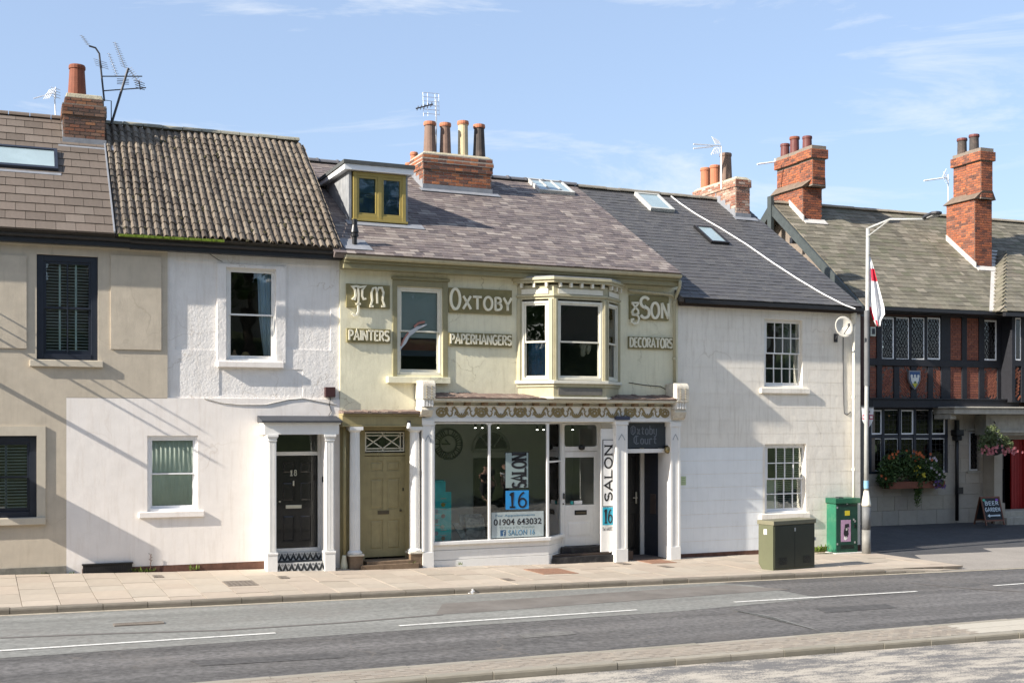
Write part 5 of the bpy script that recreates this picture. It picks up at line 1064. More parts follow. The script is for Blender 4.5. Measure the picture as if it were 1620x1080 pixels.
# steps at the salon door
m_bs = M('worn_black_step', (.02, .02, .022), .6, na=.3, ns=5, dirt=.4, ds=5, dcol=(.15, .14, .13))
z1_, z2_ = OX.Z(918, 876, .1), OX.Z(918, 863, DD); mb = MB(); mb.hprism([(F1+.12, SF+.02), (G1-.02, SF+.02), (G0+.0, DD+.05), (E1-.0, DD+.05)], Zb, OX.Z(918, 878, 0)); mb.build('step', m_bs, shop); MB().hprism([(E1-.12, DD-.22), (G0+.1, DD-.22), (G0, DD+.1), (E1, DD+.1)], OX.Z(918, 878, 0)+.001, zth).build('step', m_bs, shop, bevel=.01)
# --- salon interior
m_in = M('salon_wall', (.62, .6, .55), .9, na=.06, ns=2); DI = 3.0
sx0, sx1 = OX.S(600, DI), OX.S(985, .3)+.07; mb = MB(); mb.box(sx0, sx1, DI, DI+.1, -.3, zsh); mb.box(OX.S(668, .3), OX.S(668, .3)+.1, .33, DI, -.3, zsh); mb.box(OX.S(985, .3), OX.S(985, .3)+.08, .45, DI, -.3, zsh); mb.build('salon_partition', m_in, ox)
MB().box(sx0, sx1, SF+.13, DI, -.35, -.02).build('salon_floor', M('dark_wood_floor', (.07, .05, .04), .4, na=.2, ns=5), ox); MB().box(sx0-1, sx1, .1, DI, zsh+.0, zsh+.06).build('salon_ceiling', m_in, ox); MB().box(OX.S(985, .3)+.1, s1-.05, -.1, 1.2, -.6, OX.Z(1020, 883, 0)).build('passage_floor', M('passage_floor', (.12, .1, .09), .8, na=.2), ox)
DC = DI-.02
c = (OX.S(708.5, DC), OX.Z(708.5, 702, DC)); rr = OX.S(708.5+22, DC)-c[0]
ck = thing('wall_clock', 'large black skeleton clock with roman numerals on the salon wall', 'clock', OX, (c[0], DC, c[1])); mb = MB()
mb.ribbon(arc(c[0], c[1], rr, rr, 0, 360, 40), .04, DC-.04, DC-.01); mb.ribbon(arc(c[0], c[1], rr*.6, rr*.6, 0, 360, 32), .035, DC-.04, DC-.01); mb.build('ring', m_black, ck)
for k in range(12):
    a_ = R_(30*k); u_, v_ = cos(a_), sin(a_); n_ = [2, 3, 2, 1, 3, 2, 1, 3, 3, 3, 2, 2][k]
    mb = MB()
    for j in range(n_): o_ = (j-(n_-1)/2)*.055; mb.ribbon([(c[0]+u_*rr*.63-v_*o_, c[1]+v_*rr*.63+u_*o_), (c[0]+u_*rr*.95-v_*o_, c[1]+v_*rr*.95+u_*o_)], .022, DC-.035, DC-.01)
    mb.build('numeral', m_black, ck)
MB().ribbon([(c[0]-rr*.5, c[1]), (c[0]+.05, c[1])], .04, DC-.06, DC-.041).build('hand', m_black, ck); MB().ribbon([(c[0], c[1]), (c[0]-rr*.25, c[1]+rr*.3)], .04, DC-.075, DC-.061).build('hand', m_black, ck)
cx_, cz_, rw = OX.S(776, DC), OX.Z(776, 712, DC), OX.S(804, DC)-OX.S(776, DC); aw = MB(); aw.ribbon(arc(cx_, cz_, rw, rw, 0, 180, 24), .07, DC-.05, DC+.0)
for t in (52, 90, 128): aw.ribbon([(cx_+rw*.25*cos(R_(t)), cz_+rw*.25*sin(R_(t))), (cx_+rw*cos(R_(t)), cz_+rw*sin(R_(t)))], .035, DC-.045, DC)
aw.ribbon([(cx_-rw, cz_), (cx_+rw, cz_)], .09, DC-.05, DC); ao = aw.build('arched_window', M('grey_arch_frame', (.4, .39, .36), .6), ox, label='arched fanlight on the salon back wall'); MB().prism([(cx_+rw*cos(R_(t)), cz_+rw*sin(R_(t))) for t in range(0, 181, 12)], DC-.01, DC-.001).build('arched_pane', m_black, ox)
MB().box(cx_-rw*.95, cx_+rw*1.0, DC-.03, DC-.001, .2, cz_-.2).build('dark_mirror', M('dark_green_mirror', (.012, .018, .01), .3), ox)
for k, x in enumerate((752, 763, 788, 850, 860, 906)):
    c = (OX.S(x, 1.2), 1.2, OX.Z(x, 674 if k < 3 else 677, 1.2)); th = thing('spotlight', 'tiny lit ceiling spotlight inside the salon, ' + ['leftmost', 'second from the left', 'third from the left', 'just left of the right mullion', 'just right of the right mullion', 'seen through the fanlight over the door'][k], 'spotlight', OX, c, 'ceiling spotlights in the salon')
    MB().lathe(c, [(.02, -.03), (.035, 0), (.035, .07)], 8).build('lamp', m_black, th); MB().lathe((c[0], c[1], c[2]-.045), [(.022, 0), (.026, .01)], 8).build('bulb', M('lit_bulb', (1, .95, .85), .5, emit=6), th)
# window graphics stuck to the glass of the right light
yg = SF+.025
def sheet(parent, x0, y0, x1, y1, mat, y=yg, name='panel', lab=None): a, b, z0, z1 = r(x0, y0, x1, y1, y); MB().box(a, b, y, y+.002, z0, z1).build(name, mat, parent, label=lab); return a, b, z0, z1
sg = thing('window_sign', 'grey panel reading SALON upwards over a blue square with 16 on the shop window', 'sign', OX, (OX.S(818, yg), yg, OX.Z(818, 805, yg)))
sheet(sg, 799, 714.5, 836.5, 772, m_print, yg+.003, 'border'); a, b, z0, z1 = sheet(sg, 800, 716, 835.5, 771, m_grp); letters(sg, 'SALON', a+.17, b-.06, z0+.0, z1-.02, yg-.004, yg-.0005, m_print, wd=.16, gap=.13, rot=True, serif=.11)
a, b, z0, z1 = sheet(sg, 800, 775.5, 836.5, 805, m_blue); letters(sg, '16', a+.1, b-.06, z0+.04, z1-.04, yg-.004, yg-.0005, m_print, wd=.12, gap=.25, serif=0)
sg = thing('window_sign', 'grey panel with telephone number 01904 643032 low on the shop window', 'sign', OX, (OX.S(818, yg), yg, OX.Z(818, 848, yg)))
a, b, z0, z1 = sheet(sg, 777.5, 809, 860, 849, m_lt); X = lambda x: OX.S(x, yg); Zy = lambda y: OX.Z(819, y, yg)
text_obj('01904 643032', 'lettering', m_print, sg, X(781), X(856.5), Zy(829.5), Zy(819.5), yg-.0005, bold=.018)
text_obj('For Appointments', 'lettering', m_lb, sg, X(784), X(846), Zy(817), Zy(812.5), yg-.0005); text_obj('Or Drop in On Thursdays', 'lettering', m_grp, sg, X(790), X(845), Zy(835.5), Zy(831.5), yg-.0005)
text_obj('SALON 16', 'lettering', m_lb, sg, X(804), X(846), Zy(846), Zy(837.5), yg-.0005, bold=.01); MB().box(X(791.5), X(800), yg-.002, yg-.0005, Zy(846.5), Zy(837)).build('logo', M('logo_blue', (.04, .1, .2), .5), sg); text_obj('f', 'lettering', m_lt, sg, X(795.5), X(799), Zy(846.5), Zy(838.2), yg-.0025)
# display stand, magazines
ys = SF+.28; sg = thing('display_stand', 'turquoise cardboard display panel standing in the left corner of the shop window', 'display stand', OX, (OX.S(698, ys), ys, zwb)); zz_ = lambda y: OX.Z(698, y, ys); xx_ = lambda x: OX.S(x, ys)
MB().box(xx_(680), xx_(714), ys, ys+.06, zwb-.05, zz_(778)).box(xx_(680), xx_(705), ys+.001, ys+.06, zz_(778), zz_(761)).lathe((xx_(694), ys+.05, zz_(761)), [(.14, 0), (.15, .03)], 16).build('panel', m_teal, sg)
for k, (x, y, c_) in enumerate(((701, 798, (.4, .3, .05)), (701, 816, (.12, .1, .1)), (700, 833, (.3, .5, .5)), (690, 843, (.15, .2, .3)), (701, 851, (.2, .15, .1)), (690, 824, (.1, .25, .3)), (690, 808, (.1, .3, .45)))):
    MB().lathe((0, 0, 0), [(.045, 0), (.045, .003)], 14).build if False else MB().prism([(xx_(x)+.05*cos(R_(t)), zz_(y)+.05*sin(R_(t))) for t in range(0, 360, 30)], ys-.003, ys-.001).build('picture', M('picture_%s' % 'abcdefg'[k], c_, .5), sg)
for y in (788, 796, 805, 812, 821, 830, 838, 846): x_ = random.choice([686, 697]); MB().box(xx_(x_), xx_(x_+9), ys-.003, ys-.001, zz_(y+.7), zz_(y-.4)).build('lettering', m_lt, sg)
m_mag = M('glossy_magazine', (.3, .36, .42), .3, na=.6, ns=9)
for i, (x0_, x1_, y0_, lab) in enumerate(((724, 735, 826, 'slim pale box leaning in the shop window'), (738, 768, 819, 'pale blue printed folder propped in the shop window'), (729, 764, 813, 'low grey tray behind the printed folder in the shop window'))):
    dd = ys+.1+i*.12; a, b = OX.S(x0_, dd), OX.S(x1_, dd); th = thing('window_display_item', lab, ['box', 'folder', 'tray'][i], OX, ((a+b)/2, dd, zwb)); zt_ = OX.Z(745, y0_, dd); s_ = .12 if i == 0 else 0.02
    MB().solid([(a+s_, dd, zwb-.02), (b+s_, dd, zwb-.02), (b+s_, dd+.06, zwb-.02), (a+s_, dd+.06, zwb-.02)], [(a-s_, dd+.05, zt_), (b-s_, dd+.05, zt_), (b-s_, dd+.1, zt_), (a-s_, dd+.1, zt_)]).build('body', m_mag, th, bevel=.01)
# ---- olive doorway of number next to the shop
dx = thing('olive_doorway', 'olive panelled doorway flanked by two white fluted columns', 'doorway', OX, (OX.S(608), 0, -.15)); dA = -.28
zz_ = lambda y, d=dA: OX.Z(608, y, d)
a, b = OX.S(541.5, dA), OX.S(668, dA); mb = MB(); mb.box(a, b, dA, -.001, zz_(672), zz_(657)); mb.box(a-.0, b, dA-.06, -.001, zz_(657), zz_(654)); mb.box(a, b, dA-.02, -.002, zz_(674.5), zz_(672)); mb.build('entablature', m_khaki, dx, bevel=.008)
mb = MB(); n = 24
for k in range(n): x0_, x1_ = a+(b-a)*k/n, a+(b-a)*(k+1)/n; h = random.uniform(-.015, .012); mb.sprism([(dA-.12, zz_(654)+.001), (dA-.12, zz_(651)+h), (0, zz_(648)+h), (0, zz_(654)+.001)], x0_-.0, x1_)
mb.build('weathered_ledge', M('weathered_felt', (.17, .12, .1), .9), dx)
for xc, yb in ((564, 876), (659, 872)):
    c = (OX.S(xc, dA), dA+.13, 0); zt_, zb_ = OX.Z(xc, 679, dA), OX.Z(xc, yb, dA); mb = MB(); n = 48; rr = .118
    prof = []
    for zq_, k in ((zb_+.07, 1), (zb_+1.2, .99), (zt_-.06, .9)):
        prof.append([(c[0]+(rr*k-(.010 if j % 3 == 0 else 0))*cos(2*pi*j/n), c[1]+(rr*k-(.010 if j % 3 == 0 else 0))*sin(2*pi*j/n), zq_) for j in range(n)])
    mb.solid(prof[0], prof[1]); mb.solid(prof[1], prof[2]); mb.lathe((c[0], c[1], zb_), [(rr+.04, 0), (rr+.045, .03), (rr+.02, .055), (rr+.005, .07)], 24); mb.lathe((c[0], c[1], zt_-.06), [(rr*.92, 0), (rr+.01, .02), (rr+.03, .045)], 24); mb.box(c[0]-.15, c[0]+.15, c[1]-.15, c[1]+.15, zt_-.014, zz_(674.5)-.001)
    cl = mb.build('column', m_wood, dx); MB().box(c[0]-.17, c[0]+.17, c[1]-.17, c[1]+.17, zb_-.05, zb_-.001).build('column_base', m_cons, cl, bevel=.01); MB().box(c[0]-.15, c[0]+.15, c[1]-.15, c[1]+.15, -.5, zb_-.051).build('stone_block', M('brown_stone', (.2, .14, .09), .9, na=.3, ns=6, bump=.5, bs=20), cl, bevel=.012)
d_ = .16; fx = lambda x: OX.S(x, d_); z_ = lambda y: OX.Z(608, y, d_)
mb = MB(); mb.box(fx(553), fx(577), d_-.02, d_+.1, -.5, zz_(672)); mb.box(fx(641), fx(656), d_-.02, d_+.1, -.5, zz_(672)); mb.box(fx(577), fx(641), d_-.01, d_+.1, z_(720), z_(716)); mb.box(fx(577), fx(641), d_-.01, d_+.1, z_(681), zz_(672)); mb.box(OX.S(645, 0), OX.S(655, 0), -.1, d_-.02, -.5, zz_(672)); mb.build('door_frame', m_khaki, dx, bevel=.004)
od = door_panels(dx, fx(577.5), fx(641), z_(880), z_(721), d_+.02, m_khaki, [(.07, .37), (.47, .78), (.85, .95)], label='olive six panel front door')
MB().box(fx(598), fx(616), d_+.005, d_+.019, z_(813), z_(807)).build('letterbox', m_brass, od, bevel=.003); MB().lathe((fx(634), d_+.0, z_(808)), [(.012, -.02), (.03, -.01), (.03, .015), (.01, .025)], 10).build('door_knob', m_brass, od); MB().box(fx(637), fx(639), d_+.01, d_+.019, z_(777), z_(772)).build('lock', m_black, od)
fl = MB(); a, b, z0, z1 = fx(578), fx(640), z_(714), z_(683); q = .025; fl.box(a, b, d_+.02, d_+.05, z0, z0+q); fl.box(a, b, d_+.02, d_+.05, z1-q, z1); fl.box(a, a+q, d_+.021, d_+.049, z0+q, z1-q); fl.box(b-q, b, d_+.021, d_+.049, z0+q, z1-q)
bx = lambda t: a+(b-a)*t; bz = lambda t: z0+(z1-z0)*t
for st_ in ([(bx(0), bz(.82)), (bx(1), bz(.82))], [(bx(0), bz(.16)), (bx(1), bz(.16))], [(bx(.45), bz(1)), (bx(.45), bz(.8))], [(bx(.45), bz(.16)), (bx(.45), bz(0))], [(bx(.9), bz(1)), (bx(.9), bz(0))], [(bx(.0), bz(.78)), (bx(.45), bz(.16))], [(bx(.0), bz(.2)), (bx(.45), bz(.82))], [(bx(.45), bz(.82)), (bx(.9), bz(.2))], [(bx(.45), bz(.16)), (bx(.9), bz(.82))]): fl.ribbon(st_, .022, d_+.022, d_+.046)
fo = fl.build('fanlight_lattice', m_ivory, dx, label='white diamond lattice fanlight'); MB().box(a, b, d_+.052, d_+.056, z0, z1).build('pane', m_gl, dx)
MB().box(a-.1, b+.1, -.3, d_+.05, -.5, z_(883)).build('step', M('brown_stone', (.2, .14, .09), .9), dx, bevel=.012); MB().box(fx(560), fx(650), -.38, -.301, -.5, z_(888)).build('step', M('brown_stone', (.2, .14, .09), .9), dx)
lp = thing('wall_lamp', 'small white lamp under the olive door canopy', 'lamp', OX, (OX.S(647, dA-.05), dA-.05, zz_(676))); c = (OX.S(647, dA-.07), dA-.07, zz_(678)); MB().lathe(c, [(.03, 0), (.055, .02), (.04, .1), (.025, .14)], 10).build('shade', m_upvc, lp, smooth=True); MB().lathe((c[0], c[1], c[2]+.14), [(.04, 0), (.04, .04)], 8).build('fitting', m_blackm, lp)
# cream pipe and bollard-like foot left of the olive doorway
dp = thing('rainwater_pipe', 'khaki rainwater pipe with flared pale foot between the white wall and olive doorway', 'drainpipe', OX, (OX.S(545, -.1), -.1, -.2)); P = lambda x, y, d=-.1: (OX.S(x, d), d, OX.Z(x, y, d))
MB().tube([P(545, 660), P(545, 882)], .04, 10).build('pipe', m_khaki, dp, smooth=True); c = P(543.5, 897); MB().lathe((c[0], c[1]-.05, c[2]-.05), [(.09, 0), (.08, .1), (.05, .28), (.045, .32)], 12).build('pipe_shoe', m_cream, dp, smooth=True)
# ================================================================== white ashlar house with slate roof
w0, w1_ = OX.S(1072.5)+.001, OX.S(1361); EW = (-.3, 6.22); RDW = 5.3
RIDW = (RDW, OX.Z(1000, 305.5, RDW))
wh = thing('terraced_house', 'white ashlar lined house with dark slate roof and two small paned sash windows', 'house', OX, ((w0+w1_)/2, 0, -.25), 'terraced houses along the street')
def reg(x0, y0, x1, y1, dep, m=0): a, b, p, q = r(x0, y0, x1, y1); return (a, b, p, q, dep, m)
z_top = 6.12; cz = OX.Z(1075, 494.5); cc = (cz-OX.Z(1075, 857))/17.0
pa, pb, pz0, pz1 = r(1060, 707, 1206.5, 900)
regs = [(w0, pb, -.9, pz1, -.0015, 1)]
for k in range(-1, 19):
    z = cz-cc*k
    if z < z_top-.05: regs.append((w0, w1_, z-.004, z+.004, .007, 0))
    # staggered vertical joints of the lined-out courses
    for j in range(13):
        x = w0+.45+.9*j+(.45 if k % 2 else 0)
        if x < w1_-.2 and z-cc > -1: regs.append((x-.002, x+.002, z-cc+.004, min(z-.004, z_top), .003, 0))
regs += [reg(1209, 505.5, 1269.5, 612, None), reg(1210, 702, 1275, 811, None)]
wall(regs, w0, w1_, -.9, z_top, .3).build('wall', [m_ash, m_ash2], wh)
body(MB(), w0, w1_, -.9, z_top, .31, 10.2, 2.7).build('inner_walls', m_room, wh)
ww = [window(wh, OX, 1209, 505.5, 1269.5, 612, .10, m_wood, cols=4, rows=2, rows2=2, fw=.05, sw=.045, bar=.024, label='upstairs sixteen pane sash window'),
      window(wh, OX, 1210, 702, 1275, 811, .10, m_upvc, cols=4, rows=2, rows2=2, fw=.06, sw=.045, bar=.026, label='ground floor sixteen pane sash window with blind')]
sill(ww[0][0], OX, 1205, 614, 1282, 622, .08, m_ash); sill(ww[1][0], OX, 1205, 812, 1282, 820, .08, m_ash)
blind(ww[1][0], (ww[1][1][0]+.4, ww[1][1][1], ww[1][1][2], ww[1][1][3]), .205, .05, M('pale_yellow_slat', (.8, .81, .66), .7)); a, b, z0, z1 = ww[1][1]
MB().box(a, a+.42, .205, .22, z0, z0+(z1-z0)*.5).build('pale_shutter', M('pale_yellow_slat', (.55, .56, .42), .7), ww[1][0])
a, b, z0, z1 = ww[0][1]; curtain('dim grey curtain at the right of the upstairs sixteen pane window', OX, [(b-.3, b+.02, z1), (b-.26, b+.02, z0)], .4, M('dim_grey_cloth', (.2, .22, .22), .9), 3)
MB().box(w0, w1_, -.014, .02, -.9, OX.Z(1140, 872.5)).build('plinth', m_plinth, wh)
MB().box(w0, w1_+.04, -.16, -.02, 6.05, 6.17).build('eaves_board', M('dark_brown_board', (.05, .035, .028), .7), wh)
RWs = Roof(w0-.1, OX.S(1364, -.3), EW, RIDW); rfw = RWs.slab().build('roof', m_slate2, wh); slates(RWs, .2, .28, m_slate2, rfw); gable(MB(), w1_-.22, w1_, RWs, .3).build('gable', m_ash, wh)
ridge_tiles(RWs, rfw, M('lichen_ridge', (.24, .22, .18), .9, na=.25, ns=5, bump=.4, bs=30), RWs.s0, RWs.s1, .46, collar=False)
MB().box(w0, OX.S(1366, -.32), -.33, -.28, 6.1, 6.19).build('gutter', m_gutter, wh)
m_rg = M('reflecting_glass', (.3, .38, .4), .08)
def rooflight2(rf, roof, quad, fm, label, up=.1):
    P4 = [roof.px(OX, *q) for q in quad]                # bottom-left, bottom-right, top-right, top-left
    sa, sb = (P4[0][0]+P4[3][0])/2, (P4[1][0]+P4[2][0])/2; ta, tb = (P4[0][1]+P4[1][1])/2, (P4[2][1]+P4[3][1])/2; mb = MB(); q = .07
    for a_, b_, p_, q_ in ((sa, sb, ta, ta+q), (sa, sb, tb-q, tb), (sa, sa+q, ta+q, tb-q), (sb-q, sb, ta+q, tb-q)): mb.solid([roof.p(a_, p_, .0), roof.p(b_, p_, .0), roof.p(b_, q_, .0), roof.p(a_, q_, .0)], [roof.p(a_, p_, up), roof.p(b_, p_, up), roof.p(b_, q_, up), roof.p(a_, q_, up)])
    mb.build('rooflight', fm, rf, label=label); MB().solid([roof.p(sa+q, ta+q, up*.4), roof.p(sb-q, ta+q, up*.4), roof.p(sb-q, tb-q, up*.4), roof.p(sa+q, tb-q, up*.4)], [roof.p(sa+q, ta+q, up*.8), roof.p(sb-q, ta+q, up*.8), roof.p(sb-q, tb-q, up*.8), roof.p(sa+q, tb-q, up*.8)]).build('rooflight_pane', m_rg, rf)
rooflight2(rfw, RWs, [(1028, 335), (1066, 338), (1040, 313), (1003, 310)], M('pale_frame', (.45, .45, .42), .6), 'larger rooflight near the ridge', .13)
rooflight2(rfw, RWs, [(1122, 386), (1150, 389), (1128, 363), (1098, 361)], m_black, 'smaller black framed rooflight')
th = thing('cable', 'white cable running down the dark slate roof from ridge to eaves', 'cable', OX, (OX.S(1360, -.3), -.3, 6.2), 'thin cables fixed to the walls'); pts = []
for x, y in ((1061, 313), (1075, 324), (1100, 341), (1140, 364), (1180, 389), (1220, 417), (1260, 443), (1300, 467), (1335, 485), (1352, 491)): s_, t_ = RWs.px(OX, x, y); pts.append(RWs.p(s_, t_, .05))
MB().tube(pts, .018, 6).build('wire', m_upvc, th)
# chimney on the ridge: narrow front, long flank running back
sx, tx = RWs.px(OX, 1175, 347); D0 = RWs.p(sx, tx)[1]; 
def depth_for(fr, s_, x):
    lo, hi = 0, 20
    for _ in range(50):
        m = (lo+hi)/2
        if fr.W(s_, m)[0]/fr.W(s_, m)[1]*F_+CX > x: lo = m
        else: hi = m
    return lo
fl_ = depth_for(OX, OX.S(1164, D0), 1098)-D0
ch3, C3 = stack(wh, OX, RWs, 1164, 1186, 346, 284, fl_, m_brickw, m_mortar, [(0, .80, 0), (.80, 1, .035)], [], cap=.09, label='flaking white and brick chimney at the party wall', lead=True)
a, b, d0, zb, zt = C3
def pot_at(fr, ch, smid, x, ytop, zbase, r0, r1, mat, lab=None, crown=None):
    dd = depth_for(fr, smid, x); pot(ch, (smid, dd, zbase), r0, r1, fr.Z(x, ytop, dd)-zbase, mat, lab, crown=crown); return dd
for x, y, r0, r1, mt, lb in ((1148, 243, .2, .17, m_potbrown, 'tall brown pot'), (1131, 262, .15, .15, m_terral, 'short orange pot'), (1116, 266, .15, .15, m_terral, 'short orange pot, farthest back')): pot_at(OX, ch3, (a+b)/2, x, y, zt+.08, r0, r1, mt, lb)
d_ = depth_for(OX, a-.1, 1139); P = lambda x, y: (OX.S(x, d_), d_, OX.Z(x, y, d_))
th = thing('tv_aerial', 'white television aerial with crossed fins left of the whitened chimney', 'aerial', OX, P(1141, 290), 'television aerials on the rooftops'); MB().tube([P(1141, 300), P(1141, 232)], .022, 6).build('mast', m_aluw, th)
mb = MB(); mb.tube([P(1141, 231), P(1097, 228)], .02, 5); mb.tube([P(1128, 232), P(1097, 235)], .02, 5); mb.build('boom', m_aluw, th); mb = MB()
for k in range(5): mb.tube([P(1126+k*2.5, 216+k*1.5), P(1132+k*2, 228)], .014, 4); mb.tube([P(1125+k*3, 245-k*.5), P(1131+k*2, 233)], .014, 4)
mb.build('fin', m_aluw, th)
# rainwater pipe, dish, cables, number plate
dp = thing('rainwater_pipe', 'white rainwater pipe at the right corner of the ashlar house', 'drainpipe', OX, (OX.S(1352, -.1), -.1, -.3)); P = lambda x, y, d=-.1: (OX.S(x, d), d, OX.Z(x, y, d))
MB().tube([P(1350.5, 500), P(1350.5, 862)], .04, 10).build('pipe', m_ivory, dp, smooth=True); MB().lathe(P(1350.5, 507), [(.04, -.1), (.07, 0), (.085, .1), (.085, .2)], 12).build('hopper', m_ivory, dp)
for y in (626, 740): MB().tube([P(1350.5, y), P(1350.5, y+4)], .055, 10).build('collar', m_ivory, dp)
sd_ = thing('satellite_dish', 'off white satellite dish near the right eaves of the ashlar house', 'satellite dish', OX, (OX.S(1334, -.1), 0, OX.Z(1334, 518, -.3))); c = Vector(P(1333, 518, -.42)); R0 = .26; mb = MB(); ax = Vector((-.15, -1, .18)).normalized(); e1 = ax.cross(Vector((0, 0, 1))).normalized(); e2 = e1.cross(ax)
rings = []; 
for k in range(5):
    rr_ = R0*k/4+.001; rings.append([c+ax*(-.09*(1-(k/4)**2)+.09)+e1*rr_*cos(2*pi*j/20)+e2*rr_*1.08*sin(2*pi*j/20) for j in range(20)])
for k in range(4):
    for j in range(20): mb.face([rings[k][j], rings[k][(j+1) % 20], rings[k+1][(j+1) % 20], rings[k+1][j]])
o = mb.build('dish', M('off_white_dish', (.6, .57, .5), .5, na=.06), sd_, smooth=True); s_ = o.modifiers.new('thick', 'SOLIDIFY'); s_.thickness = .012
mb = MB(); mb.tube([P(1322, 538, 0), P(1323, 534, -.2), c-ax*.02], .02, 6); mb.box(OX.S(1319), OX.S(1324), -.03, 0, OX.Z(1320, 541), OX.Z(1320, 528)); mb.build('bracket', m_steeld, sd_); mb = MB(); mb.tube([c-e2*.2, c+ax*.3-e2*.05], .012, 5); mb.tube([c+ax*.3-e2*.05, c+ax*.3-e2*.05+Vector((0, 0, .08))], .03, 8); mb.build('receiver_arm', m_steeld, sd_)
wire('dark cable dropping from the dish and looping at first floor level', OX, [(1334, 533), (1334, 560), (1334, 600), (1335, 640), (1336, 654), (1340, 656), (1346, 651)], .01, m_steeld)
th = thing('notice', 'small pale green notice on the white ashlar wall beside the passage', 'sign', OX, (OX.S(1080), 0, OX.Z(1080, 767))); a, b, z0, z1 = r(1077, 753, 1085, 767); MB().box(a, b, -.008, -.0016, z0, z1).build('plate', M('pale_green_plate', (.5, .58, .36), .6), th)
for k in range(4): MB().box(a+.02, b-.02, -.0095, -.0085, z0+.03+.045*k, z0+.042+.045*k).build('lettering', M('green_ink', (.2, .3, .12), .6), th)

# ================================================================== the public house beyond the side lane
r = PB.rect
EP = (-.5, PB.Z(1480, 489, -.5))
lo, hi = 0, 14; sv_ = PB.S(1368, -.5)
rdp = depth_for(PB, sv_, 1222); RIP = (rdp, PB.Z(1222, 322, rdp))
zg_ = PB.Z(1440, 829); pub = thing('public_house', 'timber framed brick pub with stone ground floor behind the side lane', 'pub', PB, (PB.S(1500), 0, zg_))
sE = PB.S(1760); sW = PB.S(1371)
def reg(x0, y0, x1, y1, dep, m=0): a, b, p, q = r(x0, y0, x1, y1); return (a, b, p, q, dep, m)
zj = PB.Z(1450, 641)
regs = [reg(1375, 645, 1498, 747, None), reg(1533, 682, 1549, 744, None), (PB.S(1584), PB.S(1632), -1, PB.Z(1600, 695), None, 0)]
wall(regs, sW, sE, -1, zj, .35).build('wall', [m_mortar], pub)
# coursed ashlar blocks
out = []; rows_ = [829+12, 806, 783.5, 766, 748, 726, 704, 682, 662, 645]; 
for k in range(len(rows_)-1):
    z0, z1 = PB.Z(1450, rows_[k]), PB.Z(1450, rows_[k+1]); x = sW-(.3 if k % 2 else 0)
    while x < PB.S(1584):
        L = random.uniform(.5, .95); a, b = max(x, sW), min(x+L, PB.S(1584)); x += L
        segs_ = [(a, b)]
        for (p, q, lo_, hi_) in ((PB.S(1374), PB.S(1499), PB.Z(1440, 748), PB.Z(1440, 640)), (PB.S(1531), PB.S(1551), PB.Z(1541, 748), PB.Z(1541, 678))):
            if z1 > lo_+.05 and z0 < hi_-.05:
                ns = []
                for u_, v_ in segs_:
                    if u_ < p: ns.append((u_, min(v_, p)))
                    if v_ > q: ns.append((max(u_, q), v_))
                segs_ = ns
        for u_, v_ in segs_:
            if v_-u_ > .06: out.append(cubem(u_+.006, v_-.006, -.02+random.uniform(-.004, .004), .05, z0+.006, z1-.006))
wlp = MB().box(sW, sW+.3, .36, .5, -1, 0).build('wall_return', m_mortar, pub)
pieces('stone_block', m_stonel, out, wlp)
body(MB(), sW, sE, -1, EP[1]-.1, .36, 2*rdp, zj+.1).build('inner_walls', m_room, pub)
# main leaded window
def leaded(parent, x0, y0, x1, y1, d, fm, diamond=True, n=3, op=True, lab=None, gm=None, fwd=.045, square=None):
    a, b, z0, z1 = r(x0, y0, x1, y1, d); mb = MB(); f = fwd; mb.box(a, a+f, d, d+.06, z0, z1); mb.box(b-f, b, d, d+.06, z0, z1); mb.box(a+f, b-f, d+.001, d+.06, z0, z0+f); mb.box(a+f, b-f, d+.001, d+.06, z1-f, z1); o = mb.build('window', fm, parent, label=lab)
    MB().box(a+f, b-f, d+.02, d+.026, z0+f, z1-f).build('pane', gm or m_gl, o); L = MB(); A, B, Z0, Z1 = a+f, b-f, z0+f, z1-f; w_, h_ = B-A, Z1-Z0
    if square:
        for k in range(1, square[0]): L.box(A+w_*k/square[0]-.006, A+w_*k/square[0]+.006, d+.012, d+.019, Z0, Z1)
        for k in range(1, square[1]): L.box(A, B, d+.013, d+.0185, Z0+h_*k/square[1]-.006, Z0+h_*k/square[1]+.006)
    else:
        st_ = w_/n; sl = 1.75
        for sg_ in (1, -1):
            for k in range(-int(h_/st_)-2, n+int(h_/st_)+3):
                pts = []; x_ = A+k*st_
                # line x = x_ + sg*(z-Z0)/sl clipped to the pane
                t0_, t1_ = Z0, Z1
                xa_, xb_ = x_, x_+sg_*(Z1-Z0)/sl
                if max(xa_, xb_) <= A or min(xa_, xb_) >= B: continue
                def zx(X_): return Z0+(X_-x_)*sl*sg_
                zl = sorted((zx(A), zx(B))); t0_, t1_ = max(Z0, zl[0]), min(Z1, zl[1])
                if t1_-t0_ < .02: continue
                L.ribbon([(x_+sg_*(t0_-Z0)/sl, t0_), (x_+sg_*(t1_-Z0)/sl, t1_)], .021, d+.012+.001*sg_, d+.019)
    L.build('lead_came', m_blackm, o, kind='stuff'); return o
m_nv2 = M('dark_blue_timber', (.02, .024, .035), .5)
mb = MB(); a, b, z0, z1 = r(1374, 645, 1499, 748); zt_ = PB.Z(1440, 690)
mb.box(a, b, -.02, .2, z0-.0, z0+.07); mb.box(a, b, -.02, .2, zt_-.04, zt_+.04); mb.box(a, b, -.021, .2, z1-.05, z1)
for x in (1376, 1396.5, 1423, 1446.5, 1471.5, 1496.5): q = PB.S(x); mb.box(q-.05, q+.05, -.03, .19, z0, z1)
wf = mb.build('window_frame', m_nv2, pub, label='ten light leaded pub window')
